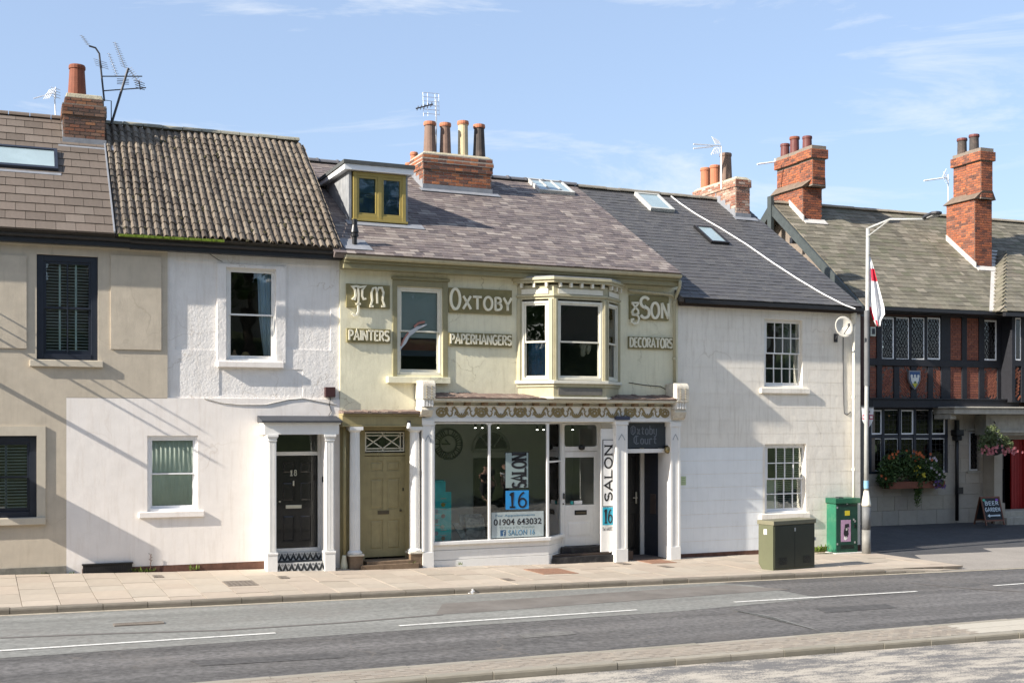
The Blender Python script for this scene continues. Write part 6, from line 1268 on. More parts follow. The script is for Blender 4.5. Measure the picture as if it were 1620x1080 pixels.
for i, (x0_, x1_) in enumerate(((1377.5, 1395), (1398.5, 1421.5), (1424.5, 1445), (1448, 1470.5), (1473, 1495))):
    op = i % 2 == 0
    leaded(pub, x0_, 648, x1_, 687, .02 if not op else -.01, m_upvc if 1 else m_nv2, square=(3, 5), fwd=.05 if op else .02); leaded(pub, x0_, 693, x1_, 745, .02, m_upvc, square=(3, 6), fwd=.03)
wl_ = thing('pub_lamp', 'lit amber lamp seen through the ground floor pub window', 'lamp', PB, (PB.S(1410, .8), .8, PB.Z(1410, 662, .8))); c = (PB.S(1410, .8), .8, PB.Z(1410, 662, .8)); MB().box(c[0]-.17, c[0]+.17, .75, .95, c[2]-.12, c[2]+.12).build('lamp_shade', M('amber_shade', (.45, .25, .1), .7, emit=.35), wl_)
wl_ = thing('pub_lamp', 'tiny bright bulb behind the third pub window light', 'lamp', PB, (PB.S(1437, .8), .8, PB.Z(1437, 683, .8))); c = (PB.S(1437, .8), .8, PB.Z(1437, 683, .8)); MB().lathe(c, [(.03, 0), (.04, .04), (.02, .08)], 8).build('bulb', M('lit_bulb2', (1, .9, .7), .5, emit=5), wl_)
curtain('grey lace curtain at the right end of the ground floor pub window', PB, [(PB.S(1478), PB.S(1486), PB.Z(1480, 648)), (PB.S(1476), PB.S(1490), PB.Z(1480, 745))], .3, M('lace_cloth', (.25, .26, .27), .9), 3)
leaded(pub, 1533.5, 682.5, 1549, 744, .08, m_upvc, n=3, lab='narrow diamond leaded window by the porch', fwd=.05)
MB().box(PB.S(1529), PB.S(1552), -.06, .05, PB.Z(1541, 748), PB.Z(1541, 744.5)).build('sill', m_stoneg, pub); MB().box(PB.S(1526), PB.S(1551), -.05, .02, PB.Z(1541, 681), PB.Z(1541, 678)).build('hood_mould', m_stoneg, pub)
# upper storey: brick panels between black timbers
zU0, zU1 = zj, EP[1]-.02; uw = MB().box(sW, sE, .02, .3, zU0, zU1)
uw.build('wall', m_brickd if 0 else M('pub_backing', (.1, .06, .05), .9), pub)
tim = []
def beam(x0, y0, x1, y1, dp=-.05, m=None, rz=None):
    a, b, z0, z1 = r(x0, y0, x1, y1); o = MB().box(a, b, dp, .03, z0, z1).build('timber_beam', m or m_blacktim, pub, bevel=.008); return o
beam(1371, 500, 1600, 486, -.08); beam(1371, 580, 1600, 569.5, -.055); a, b, z0, z1 = r(1371, 632, 1602, 650); MB().box(sW, PB.S(1602), -.3, .03, PB.Z(1450, 645), PB.Z(1450, 632)).build('jetty_beam', m_blacktim, pub, bevel=.015)
MB().box(sW, PB.S(1602), -.34, -.001, PB.Z(1450, 632), PB.Z(1450, 630)).build('jetty_moulding', m_blacktim, pub)
for x0_, x1_, y0_, y1_ in ((1369, 1375, 500, 632), (1386, 1394, 500, 632), (1413, 1421.5, 580, 632), (1440, 1449, 580, 632), (1467, 1475, 580, 632), (1487.5, 1502.5, 500, 632), (1520.5, 1528.5, 500, 632), (1547.5, 1556, 500, 632), (1576.5, 1600, 500, 632), (1413.5, 1416.5, 502, 570), (1437.5, 1441, 502, 570), (1462, 1466, 502, 570)):
    beam(x0_, y0_, x1_, y1_, -.045+random.uniform(-.004, .004))
def brick_panel(x0, y0, x1, y1, herring=False, sg_=1, m=None):
    a, b, z0, z1 = r(x0, y0, x1, y1); d = -.0; out = MB(); m = m or m_brickp
    if not herring:
        z = z0; row = 0
        while z < z1-.03:
            x = a-(.11 if row % 2 else 0)
            while x < b-.02:
                p, q = max(x, a), min(x+.215, b)
                if q-p > .03: out.box(p+.005, q-.006, d-.012, .02, z+.005, min(z+.078, z1)-.006, 0, random.random()*.99+.005)
                x += .22
            z += .083; row += 1
    else:
        bw, bl = .075, .21; n = 26; ct = R_(45); cx, cz_ = (a+b)/2, (z0+z1)/2
        for i in range(-n, n):
            for j in range(-n, n):
                u_, v_ = i*bw, j*(bl+.01)+(i % 3)*.07*0 + (bl/2 if i % 2 else 0)
                for_ = [(-bl/2, 0)]
                X, Z_ = cx+sg_*(v_*cos(ct)-u_*sin(ct)), cz_+(v_*sin(ct)+u_*cos(ct))
                if a+.03 < X < b-.03 and z0+.03 < Z_ < z1-.03:
                    hl = min(bl/2-.004, (X-a)/.75, (b-X)/.75, (Z_-z0)/.75, (z1-Z_)/.75); hw = bw/2-.007
                    dx_, dz_ = sg_*cos(ct), sin(ct); c4 = [(X+dx_*l-sg_*sin(ct)*w__*1.0, Z_+dz_*l+cos(ct)*w__) for l, w__ in ((-hl, -hw), (hl, -hw), (hl, hw), (-hl, hw))]
                    out.prism(c4, d-.012, .02, 0, random.random()*.99+.005)
    pm = MB().box(a, b, d+.002, .025, z0, z1).build('infill_panel', M('pub_mortar', (.13, .1, .09), .9), pub); out.build('brick', m, pm, kind='stuff')
for q in ((1375, 503, 1386, 569.5), (1502.5, 503, 1520.5, 569.5), (1528.5, 503, 1547.5, 569.5), (1375, 580, 1386, 631), (1502.5, 580, 1520.5, 631), (1528.5, 580, 1547.5, 631)): brick_panel(*q)
for i, q in enumerate(((1394, 580, 1413, 631), (1421.5, 580, 1440, 631), (1449, 580, 1467, 631), (1475, 580, 1487.5+6, 631), (1556, 580, 1576.5+4, 631))): brick_panel(*q, herring=True, sg_=[1, -1, 1, -1, 1][i])
m_ld = glass_mat('pale_leaded_glass', (.55, .6, .62), .02, 1.0)
for i, (x0_, x1_) in enumerate(((1394, 1414), (1416.5, 1437.8), (1440.8, 1462.2), (1465.8, 1487.3))): leaded(pub, x0_, 502.5, x1_, 568.5, -.035, m_upvc, n=4, lab='diamond leaded upstairs casement', fwd=.045 if i in (0, 3) else .03)
leaded(pub, 1555.5, 506.5, 1576.5, 570, -.035, m_upvc, n=4, fwd=.05)
MB().box(PB.S(1394), PB.S(1487), .004, .018, PB.Z(1440, 569), PB.Z(1440, 502)).build('net_curtain', M('patterned_net', (.5, .52, .5), .9, na=.45, ns=3, dirt=.7, ds=4, dcol=(.6, .45, .34)), pub)
MB().box(PB.S(1556), PB.S(1576), .004, .018, PB.Z(1566, 569), PB.Z(1566, 506)).build('net_curtain', M('patterned_net', (.33, .34, .33), .9), pub)
# shield on the front
sh = thing('heraldic_shield', 'painted wooden shield with castle towers on the black timber of the pub front', 'shield', PB, (PB.S(1446), -.1, PB.Z(1446, 616, -.1))); X = lambda x: PB.S(x, -.12); Y = lambda y: PB.Z(1446, y, -.12)
sp = lambda k, o_: [(X(1446)+ (u_)*k*(X(1455)-X(1446)), (Y(600)+(v_-600)/(586-600)*(Y(586)-Y(600))*k)) for u_, v_ in ((-1, 586), (1, 586), (1, 600), (.8, 606), (.4, 612), (0, 616), (-.4, 612), (-.8, 606), (-1, 600))]
MB().prism(sp(1, 0), -.16, -.08).build('rim', M('grey_shield', (.2, .21, .23), .5), sh); MB().prism(sp(.86, 0), -.164, -.1605).build('field', M('shield_blue', (.03, .08, .2), .5), sh)
mb = MB(); mb.prism([(X(1439.5), Y(597)), (X(1452.5), Y(597)), (X(1452), Y(602)), (X(1449), Y(608)), (X(1446), Y(611)), (X(1443), Y(608)), (X(1440), Y(602))], -.168, -.1645)
for x in (1440.8, 1446, 1451.2): mb.prism([(X(x)+.05*cos(R_(t)), Y(595)+.06*sin(R_(t))) for t in range(0, 360, 45)], -.171, -.1685)
mb.build('tower', M('shield_white', (.65, .66, .62), .5), sh); MB().prism([(X(1441.5), Y(606.5)), (X(1450.5), Y(606.5)), (X(1446), Y(613.5))], -.173, -.1715).build('base_field', M('shield_yellow', (.5, .45, .04), .5), sh)
MB().prism([(X(1443.5), Y(606)), (X(1448.5), Y(606)), (X(1447), Y(603)), (X(1445), Y(603))], -.1752, -.1735).build('mound', M('shield_green', (.08, .16, .03), .5), sh)
th = thing('alarm_box', 'pale alarm box on the pub brickwork behind the lamp post', 'alarm box', PB, (PB.S(1379), -.05, PB.Z(1379, 530))); a, b, z0, z1 = r(1375, 517, 1383, 532); MB().box(a, b, -.09, -.015, z0, z1).build('casing', M('pale_plastic', (.6, .63, .55), .5), th, bevel=.01); MB().box(a+.04, b-.04, -.095, -.0905, z0+.06, z1-.06).build('grille', m_steeld, th)
# roof
RP = Roof(PB.S(1368, -.5), PB.S(1586, -.5), EP, RIP); rfp = RP.slab().build('roof', m_slate3, pub); 
RP2 = Roof(PB.S(1586, -.5), sE+2, EP, RIP); RP2.slab().build('roof', m_slate3, pub)
out = []; g_ = .235
def slates_stuff(roof, g_, wd, mat, parent, limit=300):
    slates(roof, g_, wd, mat, parent, .03, limit)
slates_stuff(RP, .25, .36, m_slate3, rfp); slates_stuff(RP2, .25, .36, m_slate3, rfp, 0)
ridge_tiles(RP, rfp, M('stone_ridge', (.3, .26, .2), .9, na=.2, ns=5), RP.s0, RP2.s1, .5, .13, collar=False)
MB().box(RP.s0+.3, sE, -.62, -.48, EP[1]-.12, EP[1]-.01).box(RP.s0+.3, sE, -.48, .02, EP[1]-.14, EP[1]-.125).build('gutter', m_gutter, pub)
# gable end with bargeboards
gx = RP.s0; mb = MB(); f = lambda y: EP[1]+(y-EP[0])*RP.dz/RP.dy
for sg_ in (1, -1):
    y0_, y1_ = EP[0], rdp; Y_ = lambda y: y if sg_ == 1 else 2*rdp-y
    mb.sprism([(Y_(y0_), f(y0_)-.34), (Y_(y0_), f(y0_)+.02), (Y_(y1_), f(y1_)+.02), (Y_(y1_), f(y1_)-.38)], gx-.1, gx-.02)
mb.build('bargeboard', M('dark_green_grey_board', (.05, .06, .06), .6, na=.2), pub); MB().box(gx-.14, gx-.02, rdp-.12, rdp+.12, f(rdp)-1.1, f(rdp)+.25).build('finial_post', M('dark_green_grey_board', (.05, .06, .06), .6), pub)
g2 = MB(); gy = gx+.55; g2.sprism([(0.0, -1), (0.0, f(0)-.15), (rdp, f(rdp)-.2), (2*rdp, f(0)-.15), (2*rdp, -1)], gy, gy+.25); gw = g2.build('gable', m_mortard, pub); out = []
for k in range(14, 60):
    z = 3.2+k*.08; yy0 = max(.0, rdp-(f(rdp)-.25-z)/ (RP.dz/RP.dy)); out += bricks_front(yy0, rdp+1, z, z+.08, gy, .225, .08, axis='y')
pieces('brick', m_brickr, out, gw, 120)
for dd in (.5, rdp-1.3): MB().box(gx-.06, gx+.55, dd, dd+.16, f(dd)-.55, f(dd)-.35).build('bracket_beam', m_blacktim, pub)
mb = MB(); p0_, p1_ = RP.p(gx+.03, 0, .02), RP.p(gx+.03, RP.len, .02)
# chimneys
def pubstack(x0, xc, x1, ybase, yledge, u0, u1, xuf, _x, ytop, ytop2, pots, lab):
    sm, tm = RP.px(PB, (xc+x1)/2, ybase); d0 = RP.p(sm, tm)[1]; a, b = PB.S(xc, d0), PB.S(x1, d0); dep = depth_for(PB, a, x0)-d0
    zb_, zl_ = PB.Z((xc+x1)/2, ybase, d0), PB.Z((xc+x1)/2, yledge, d0)
    core = MB().box(a, b, d0, d0+dep, zb_-1.2, zl_); out = bricks_front(a, b, zb_, zl_, d0, .22, .085)+bricks_front(d0, d0+dep, zb_-.2, zl_, a, .22, .085, axis='y')+bricks_front(d0, d0+dep, zb_, zl_, b, .22, .085, axis='z')
    # upper shaft set back on the base
    dm = (b-a); ua, ub = a+dm*.24, b-dm*.24
    e0 = depth_for(PB, ua, u1); e1 = depth_for(PB, ua, u0); zt_ = PB.Z(u1, ytop, e0)
    n = xuf; seg = (e1-e0)/n
    for k in range(n):
        ex = .09 if (k == 0 and n == 2) or (n == 3 and k == 0) else 0.0
        p, q = e0+seg*k, e0+seg*(k+1); ea, eb = ua-(.06 if k == 0 else 0), ub+(.06 if k == 0 else 0)
        core.box(ea, eb, p, q-.001, zl_, zt_); out += bricks_front(p, q, zl_+.05, zt_-.45, ea, .22, .085, axis='y')
        out += bricks_front(ea, eb, zl_+.05, zt_-.45, p, .22, .085) if k == 0 else []
        core.box(ea-.09, eb+.09, p-.06, q+.06, zt_-.42+.002*k, zt_-.1+.003*k); out += bricks_front(p-.06, q+.06, zt_-.42, zt_-.1, ea-.09, .22, .085, axis='y')+(bricks_front(ea-.09, eb+.09, zt_-.42, zt_-.1, p-.06, .22, .085) if k == 0 else [])
        core.box(ea-.03, eb+.03, p-.02, q+.02, zt_-.1, zt_+.03+.003*k)
    ch = core.build('chimney', m_mortard, pub, label=lab); pieces('brick', m_brickr, out, ch, 240)
    MB().solid([(a-.1, d0-.1, zl_), (b+.1, d0-.1, zl_), (b+.1, d0+dep+.1, zl_), (a-.1, d0+dep+.1, zl_)], [(ua-.02, e0-.04, zl_+.28), (ub+.04, e0-.04, zl_+.28), (ub+.04, e1+.05, zl_+.28), (ua-.02, e1+.05, zl_+.28)]).build('weathering_ledge', M('stone_ledge', (.16, .12, .09), .9, na=.25, ns=5), ch)
    mb = MB(); mb.solid([RP.p(a-.02, tm-.25, .03), RP.p(b+.12, tm-.25, .03), RP.p(b+.12, tm+.05, .03), RP.p(a-.02, tm+.05, .03)], [RP.p(a-.02, tm-.25, .06), RP.p(b+.12, tm-.25, .06), RP.p(b+.12, tm+.05, .06), RP.p(a-.02, tm+.05, .06)]); 
    T1 = min(RP.len-.1, tm+dep/cos(RP.ang)); pA, pB_ = RP.p(a-.05, tm-.1, .03), RP.p(a-.05, T1, .03)
    mb.solid([(a-.05, pA[1], pA[2]), (a-.003, pA[1], pA[2]), (a-.003, pA[1], pA[2]+.2), (a-.05, pA[1], pA[2]+.2)], [(a-.05, pB_[1], pB_[2]), (a-.003, pB_[1], pB_[2]), (a-.003, pB_[1], pB_[2]+.2), (a-.05, pB_[1], pB_[2]+.2)]); mb.build('cement_fillet', m_leadp, ch)
    for x, y, mt, cr in pots: pot_at(PB, ch, (ua+ub)/2, x, y, zt_, .17, .16, mt, None, cr)
m_rp = M('dark_red_pot', (.13, .04, .035), .6, na=.2)
pubstack(1224, 1270, 1300, 350, 297, 1229.5, 1287.5, 3, None, 231, 240, ((1277, 216, m_rp, None), (1257, 217.5, m_rp, m_terra), (1242, 228, m_rp, None)), 'three flue brick chimney on the left of the pub roof')
pubstack(1497.5, 1542, 1569, 424, 316, 1508.5, 1554, 2, None, 235, 250, ((1541, 214, m_potdark, m_rp), (1522, 220, m_potdark, m_rp)), 'two flue brick chimney on the right of the pub roof')
for lab, xs_, ys_, xm, yb in (('thin white aerial pointing left from the left pub chimney', (1198, 1226), (260, 256), 1226, 258), ('thin pale aerial left of the right pub chimney', (1462, 1497), (286, 281), 1500, 330)):
    d_ = rdp+.5; P = lambda x, y: (PB.S(x, d_), d_, PB.Z(x, y, d_)); th = thing('tv_aerial', lab, 'aerial', PB, P(xm, yb), 'television aerials on the rooftops'); mb = MB(); mb.tube([P(xs_[0], ys_[0]), P(xs_[1], ys_[1])], .03, 5); mb.build('boom', m_aluw, th); mb = MB(); mb.tube([P(xm, ys_[1]-5), P(xm, yb)], .02, 5)
    if xm > 1400: elements(mb, P(1493, 272), P(1501, 290), 5, .5, .3, .012, (.9,))
    mb.build('mast', m_aluw, th)
# cross wing at the right edge: projecting gable roof and lit corner
wv = thing('pub_wing', 'projecting right wing of the pub with sloping stone slate roof and lit brick corner', 'pub wing', PB, (PB.S(1630), -1.0, zg_)); DW = -.5
wx0 = PB.S(1600, DW); zwj, zwe = PB.Z(1605, 636, DW), PB.Z(1605, 497, DW)
MB().box(wx0, wx0+6, DW, .0, zwj, zwe).build('wall', m_blacktim, wv)
q0 = PB.S(1587, DW-.5); kk = RP.dz/RP.dy; al = math.atan(kk); RW = 3.3; dA_ = DW-.5; zE = zwe+.02
wr = MB(); Hh = (q0+RW, dA_+RW, zE+RW*kk); Cc = (q0+RW, EP[0]+RW+.0, zE+RW*kk); wr.face([(q0, dA_, zE), (q0, EP[0], zE), Cc, Hh]); wr.face([(q0, dA_, zE), (q0+2*RW, dA_, zE), Hh]); wr.face([(q0, dA_, zE-.08), (q0+2*RW, dA_, zE-.08), (q0+2*RW, .1, zE-.08), (q0, .1, zE-.08)]); rw_ = wr.build('roof', m_slate3, wv); out = []
for k in range(16):
    t = k*.25; c_ = t*cos(al)
    if t > RW/cos(al)-.1: break
    d = dA_+c_-(.18 if k % 2 else 0)
    while d < EP[0]+c_: e_ = min(d+.36, EP[0]+c_); d0_ = max(d, dA_+c_+.12); out.append(Matrix.Translation((q0+(t+.15)*cos(al)-.03*sin(al), (d0_+e_)/2, zE+(t+.15)*sin(al)+.035)) @ Matrix.Rotation(-pi/2, 4, 'Z').inverted() @ Matrix.Rotation(-al+.045, 4, 'X') @ Matrix.Diagonal((max(.02, e_-d0_-.012), .33, .022, 1))); d += .36
    x = q0+c_+.16
    while x < q0+2*RW-c_: out.append(Matrix.Translation((x+.17, dA_+(t+.15)*cos(al), zE+(t+.15)*sin(al)+.03)) @ Matrix.Rotation(al-.045, 4, 'X') @ Matrix.Diagonal((.345, .33, .022, 1))); x += .36
pieces('slate', m_slate3, out, rw_, 150)
MB().solid([(q0-.16, EP[0]-.05, zE-.02), (q0+.1, EP[0]-.05, zE-.02), (Cc[0]+.1, Cc[1], Cc[2]-.02), (Cc[0]-.16, Cc[1], Cc[2]-.02)], [(q0-.16, EP[0]-.05, zE+.07), (q0+.1, EP[0]-.05, zE+.07), (Cc[0]+.1, Cc[1], Cc[2]+.07), (Cc[0]-.16, Cc[1], Cc[2]+.07)]).build('valley_lead', m_leadp, wv)
MB().box(q0, q0+9, DW-.62, DW-.48, zwe-.14, zwe-.02).build('gutter', m_gutter, wv)
def wr_(x0, y0, x1, y1, d=DW): return PB.rect(x0, y0, x1, y1, d)
for x0_, x1_, y0_, y1_ in ((1599, 1604, 497, 636), (1614, 1640, 497, 636), (1604, 1614, 571, 579)): a, b, z0, z1 = wr_(x0_, y0_, x1_, y1_); MB().box(a, b, DW-.06, DW+.02, z0, z1).build('timber_beam', m_blacktim, wv)
a, b, z0, z1 = wr_(1604, 579, 1614, 632); mb = MB()
for i in range(-20, 30):
    for j in range(-4, 14):
        X, Z_ = (a+b)/2+(j*.2+(i % 2)*.1)*.707-i*.075*.707, (z0+z1)/2+(j*.2+(i % 2)*.1)*.707+i*.075*.707-1
        if a+.06 < X < b-.06 and z0+.06 < Z_ < z1-.06: mb.prism([(X+.707*l-.707*w_, Z_+.707*l+.707*w_) for l, w_ in ((-.09, -.03), (.09, -.03), (.09, .03), (-.09, .03))], DW-.035, DW+.01, 0, random.random())
mb.build('brick', m_brickr, wv, kind='stuff')
for (x0_, y0_, x1_, y1_) in ((1604, 503, 1613, 570),): a, b, z0, z1 = wr_(x0_, y0_, x1_, y1_); MB().box(a, b, DW-.05, DW+.0, z0, z1).build('window_frame', m_upvc, wv); MB().box(a+.04, b-.04, DW-.055, DW-.051, z0+.05, z1-.05).build('pane', m_gl, wv)
# porch
pc = thing('porch', 'flat topped stone porch of the pub with carved arch over a red door', 'porch', PB, (PB.S(1600), -.4, zg_)); 
mb = MB(); a = PB.S(1503, -.8); b = sE; mb.box(a, b, -1.0, -.001, PB.Z(1560, 655, -1), PB.Z(1560, 646, -1)); mb.box(a-.05, b, -1.06, -.002, PB.Z(1560, 646, -1)+.001, PB.Z(1560, 643, -1)); mb.build('cornice', m_stoneg, pc, bevel=.02)
mb = MB(); mb.box(PB.S(1504, -.8), PB.S(1513, -.8), -.8, -.0, PB.Z(1508, 663, -.8), PB.Z(1508, 655, -.8)); mb.build('bracket', m_stoneg, pc, bevel=.03)
ap = -.55; mb = MB(); mb.box(PB.S(1560, ap), sE, ap, -.03, PB.Z(1590, 688, ap), PB.Z(1590, 656, ap)); mb.build('frieze', m_stoneg, pc); MB().box(PB.S(1578, ap), sE, ap-.1, ap-.001, PB.Z(1590, 684, ap), PB.Z(1590, 680, ap)).build('arch_moulding', m_stoneg, pc)
mb = MB(); mb.box(PB.S(1573, ap), PB.S(1586, ap), ap, -.03, zg_-1, PB.Z(1590, 688, ap)); mb.box(PB.S(1572, ap), PB.S(1588, ap), ap-.06, ap-.001, zg_-1, PB.Z(1590, 795, ap)); mb.build('pier', m_stonel, pc, bevel=.01)
red = M('red_painted_door', (.28, .006, .006), .5, na=.1); dd = .25
MB().box(PB.S(1586, dd), PB.S(1600, dd), dd+.3, dd+.35, zg_-1, PB.Z(1590, 742, dd)).build('dark_panel', m_black, pc); MB().box(PB.S(1586, dd), PB.S(1600, dd), dd+.36, dd+.4, zg_-1, PB.Z(1590, 690, dd)).build('inner_wall', M('dim_plaster', (.2, .19, .17), .9), pc)
mb = MB(); a, b = PB.S(1600, dd), PB.S(1640, dd); zt_ = PB.Z(1610, 698, dd); n = 9
for k in range(n): x0_, x1_ = a+(b-a)*k/n, a+(b-a)*(k+1)/n; mb.box(x0_+.008, x1_-.008, dd, dd+.05, PB.Z(1600, 807, dd), zt_+.12*sin(pi*min(1, (k+1)/n)))
mb.box(a, b, dd+.02, dd+.06, PB.Z(1600, 807, dd), zt_); mb.build('door', red, pc)
for k, (y, dq) in enumerate(((808, -.6), (818, -.95))): MB().box(PB.S(1584, -.7), sE, dq, .2, -1, PB.Z(1600, y, dq)).build('step', m_stoneg, pc, bevel=.02)
bp = thing('rainwater_pipe', 'black cast iron downpipe with hopper on the stone pub wall', 'drainpipe', PB, (PB.S(1513, -.12), -.12, zg_)); P = lambda x, y, d=-.14: (PB.S(x, d), d, PB.Z(x, y, d))
MB().tube([P(1514, 672), P(1514, 823)], .06, 10).build('pipe', m_black, bp, smooth=True)
c = P(1514, 690); MB().box(c[0]-.16, c[0]+.16, -.3, -.02, c[2]+.02, c[2]+.22).box(c[0]-.11, c[0]+.11, -.26, -.021, c[2]-.14, c[2]+.019).build('hopper', m_black, bp, bevel=.02); MB().tube([P(1514, 690), P(1514, 664)], .08, 8).build('pipe', m_black, bp); c = P(1516, 775); MB().box(c[0]-.05, c[0]+.16, -.2, -.05, c[2]-.12, c[2]+.1).build('collar', m_black, bp)
# window box and hanging basket
def foliage(mb, pts, n, s, rs):
    for _ in range(n):
        c, R0 = random.choice(pts); v = Vector((random.gauss(0, 1), random.gauss(0, 1), random.gauss(0, 1))).normalized()*random.random()**.4; p = Vector(c)+Vector((v.x*R0[0], v.y*R0[1], v.z*R0[2]))
        a_ = Vector((random.gauss(0, 1), random.gauss(0, 1), random.gauss(0, 1))).normalized(); b_ = a_.cross(Vector((random.gauss(0, 1), random.gauss(0, 1), random.gauss(0, 1)))).normalized(); k = s*random.uniform(.6, 1.3)
        mb.face([p-a_*k, p+b_*k*.5, p+a_*k, p-b_*k*.5])
m_leaf = M('dark_leaf', (.045, .085, .02), .7, na=.3, ns=3); m_leaf2 = M('mid_leaf', (.1, .15, .04), .7, na=.3, ns=3)
fb = thing('window_box', 'long brown window box overflowing with green leaves and red and orange flowers', 'window box', PB, (PB.S(1446, -.3), -.3, PB.Z(1446, 774, -.3))); P = lambda x, y, d=-.35: Vector((PB.S(x, d), d, PB.Z(x, y, d)))
a, b = P(1404, 773), P(1492, 760); MB().box(a.x, b.x, -.45, -.06, a.z, b.z).build('trough', M('terracotta_trough', (.2, .07, .04), .8, na=.2), fb, bevel=.01)
pts = [(P(1408, 740), (.5, .25, .45)), (P(1425, 735), (.6, .3, .55)), (P(1445, 738), (.6, .3, .5)), (P(1468, 745), (.5, .3, .45)), (P(1480, 755), (.4, .25, .35)), (P(1402, 758), (.35, .25, .3)), (P(1452, 762), (.15, .15, .5))]
mb = MB(); foliage(mb, pts, 3400, .055, 1); mb.build('foliage', m_leaf, fb, kind='stuff'); mb = MB(); foliage(mb, [(P(1452, 770), (.14, .12, .75))], 500, .04, 1); foliage(mb, pts, 700, .05, 1); mb.build('trailing_foliage', m_leaf2, fb, kind='stuff')
def flowers(th_, cen, n, s, mat, nm='flower'):
    mb = MB()
    for _ in range(n):
        c, R0 = random.choice(cen); p = Vector(c)+Vector((random.uniform(-1, 1)*R0[0], -abs(random.gauss(0, .5))*R0[1]-.05, random.uniform(-1, 1)*R0[2]))
        for k in range(5): t = 2*pi*k/5; q = p+Vector((cos(t), -.4, sin(t)))*s; q2 = p+Vector((cos(t+.9), -.4, sin(t+.9)))*s; mb.face([p, q, q2])
    mb.build(nm, mat, th_, kind='stuff')
flowers(fb, [(P(1430, 717), (.5, .3, .1)), (P(1455, 722), (.25, .3, .15)), (P(1392, 754), (.1, .3, .1)), (P(1406, 722), (.1, .2, .1))], 26, .05, M('orange_petal', (.55, .12, .03), .6)); flowers(fb, [(P(1447, 746), (.15, .3, .2)), (P(1452, 752), (.1, .3, .1))], 14, .04, M('yellow_petal', (.6, .5, .04), .6)); flowers(fb, [(P(1480, 752), (.2, .3, .3)), (P(1468, 730), (.2, .3, .2))], 20, .045, M('pale_petal', (.6, .5, .55), .6)); flowers(fb, [(P(1478, 765), (.25, .3, .12))], 16, .05, M('purple_petal', (.1, .05, .2), .6))
D_ = -1.15; P = lambda x, y, d=D_: Vector((PB.S(x, d), d, PB.Z(x, y, d)))
hb = thing('hanging_basket', 'hanging flower basket of pink blossom beside the red door', 'hanging basket', PB, tuple(P(1575, 718))); c = P(1575, 708)
MB().lathe((c.x, c.y, c.z-.25), [(.05, 0), (.2, .08), (.28, .25), (.26, .27), (.02, .2)], 12).build('basket', m_blackm, hb); mb = MB()
for t in (0, 2.1, 4.2): mb.tube([c+Vector((.26*cos(t), .26*sin(t), 0)), c+Vector((0, 0, .75))], .008, 4)
mb.tube([c+Vector((0, 0, .75)), P(1572, 664, -.2), P(1571, 680, -.2)], .02, 5); mb.build('chain', m_blackm, hb)
pts = [(P(1563, 695), (.3, .3, .28)), (P(1582, 698), (.4, .3, .25)), (P(1570, 685), (.25, .25, .3)), (P(1592, 706), (.22, .25, .25)), (P(1556, 708), (.2, .2, .2))]
mb = MB(); foliage(mb, pts, 1500, .05, 1); mb.build('foliage', M('basket_leaf', (.1, .13, .05), .7, na=.3, ns=3), hb, kind='stuff'); flowers(hb, [(P(1570, 710), (.6, .35, .12)), (P(1590, 712), (.3, .35, .15)), (P(1556, 712), (.2, .35, .12))], 70, .05, M('pink_petal', (.5, .16, .17), .6))
# chalk board
gz = PB.Z(1563, 829, -1.3); D_ = -1.3; ab = thing('chalkboard', 'black A board with chalked words BEER GARDEN and an arrow beside the pub steps', 'pavement sign', PB, (PB.S(1563, D_), D_, gz)); a, b, z0, z1 = PB.rect(1550, 785, 1580, 829, D_)
L_ = .16
def lean(mb_, y0_, sg_): mb_.v = [(x, y0_+sg_*(y + (z1-z)*.28), z) for x, y, z in mb_.v]; return mb_
m_wd = M('brown_wood', (.14, .055, .03), .6, na=.2)
for sg_, nm in ((-1, 'front'), (1, 'back')):
    mb = MB(); mb.box(a, a+.05, 0, .03, z0, z1); mb.box(b-.05, b, 0, .03, z0, z1); mb.box(a+.05, b-.05, .001, .029, z1-.05, z1); mb.box(a+.05, b-.05, .001, .029, z0+.12, z0+.17); lean(mb, D_, sg_).build('frame', m_wd, ab); lean(MB().box(a+.05, b-.05, .008, .02, z0+.17, z1-.05), D_, sg_).build('board', M('chalk_black', (.015, .018, .022), .7, na=.2), ab)
m_ck = M('chalk', (.6, .68, .72), .9)
def chalk(word, zz0, zz1, x0_, x1_):
    t0 = MB(); tmp = thing('tmp', None, None, PB, (0, 0, 0)); 
    x = 0; tot = sum(G[c_][0]+.2 for c_ in word)-.2
    for c_ in word:
        for st_ in G[c_][1]: t0.ribbon([(x0_+(x+px)*(x1_-x0_)/tot, zz0+pz*(zz1-zz0)) for px, pz in st_], .022, 0, .004)
        x += G[c_][0]+.2
    bpy.data.objects.remove(tmp); t0.v = [(x_, D_-(y+.021+(z1-z)*.28), z) for x_, y, z in t0.v]; t0.build('chalk_lettering', m_ck, ab)
H_ = z1-z0; chalk('BEER', z0+H_*.70, z0+H_*.83, a+.14, b-.1); chalk('GARDEN', z0+H_*.48, z0+H_*.61, a+.1, b-.08)
mb = MB(); mb.prism([(a+.14, z0+H_*.33), (a+.24, z0+H_*.39), (a+.24, z0+H_*.35), (b-.12, z0+H_*.36), (b-.12, z0+H_*.31), (a+.24, z0+H_*.31), (a+.24, z0+H_*.27)], 0, .004); mb.v = [(x_, D_-(y+.021+(z1-z)*.28), z) for x_, y, z in mb.v]; mb.build('chalk_arrow', m_ck, ab)
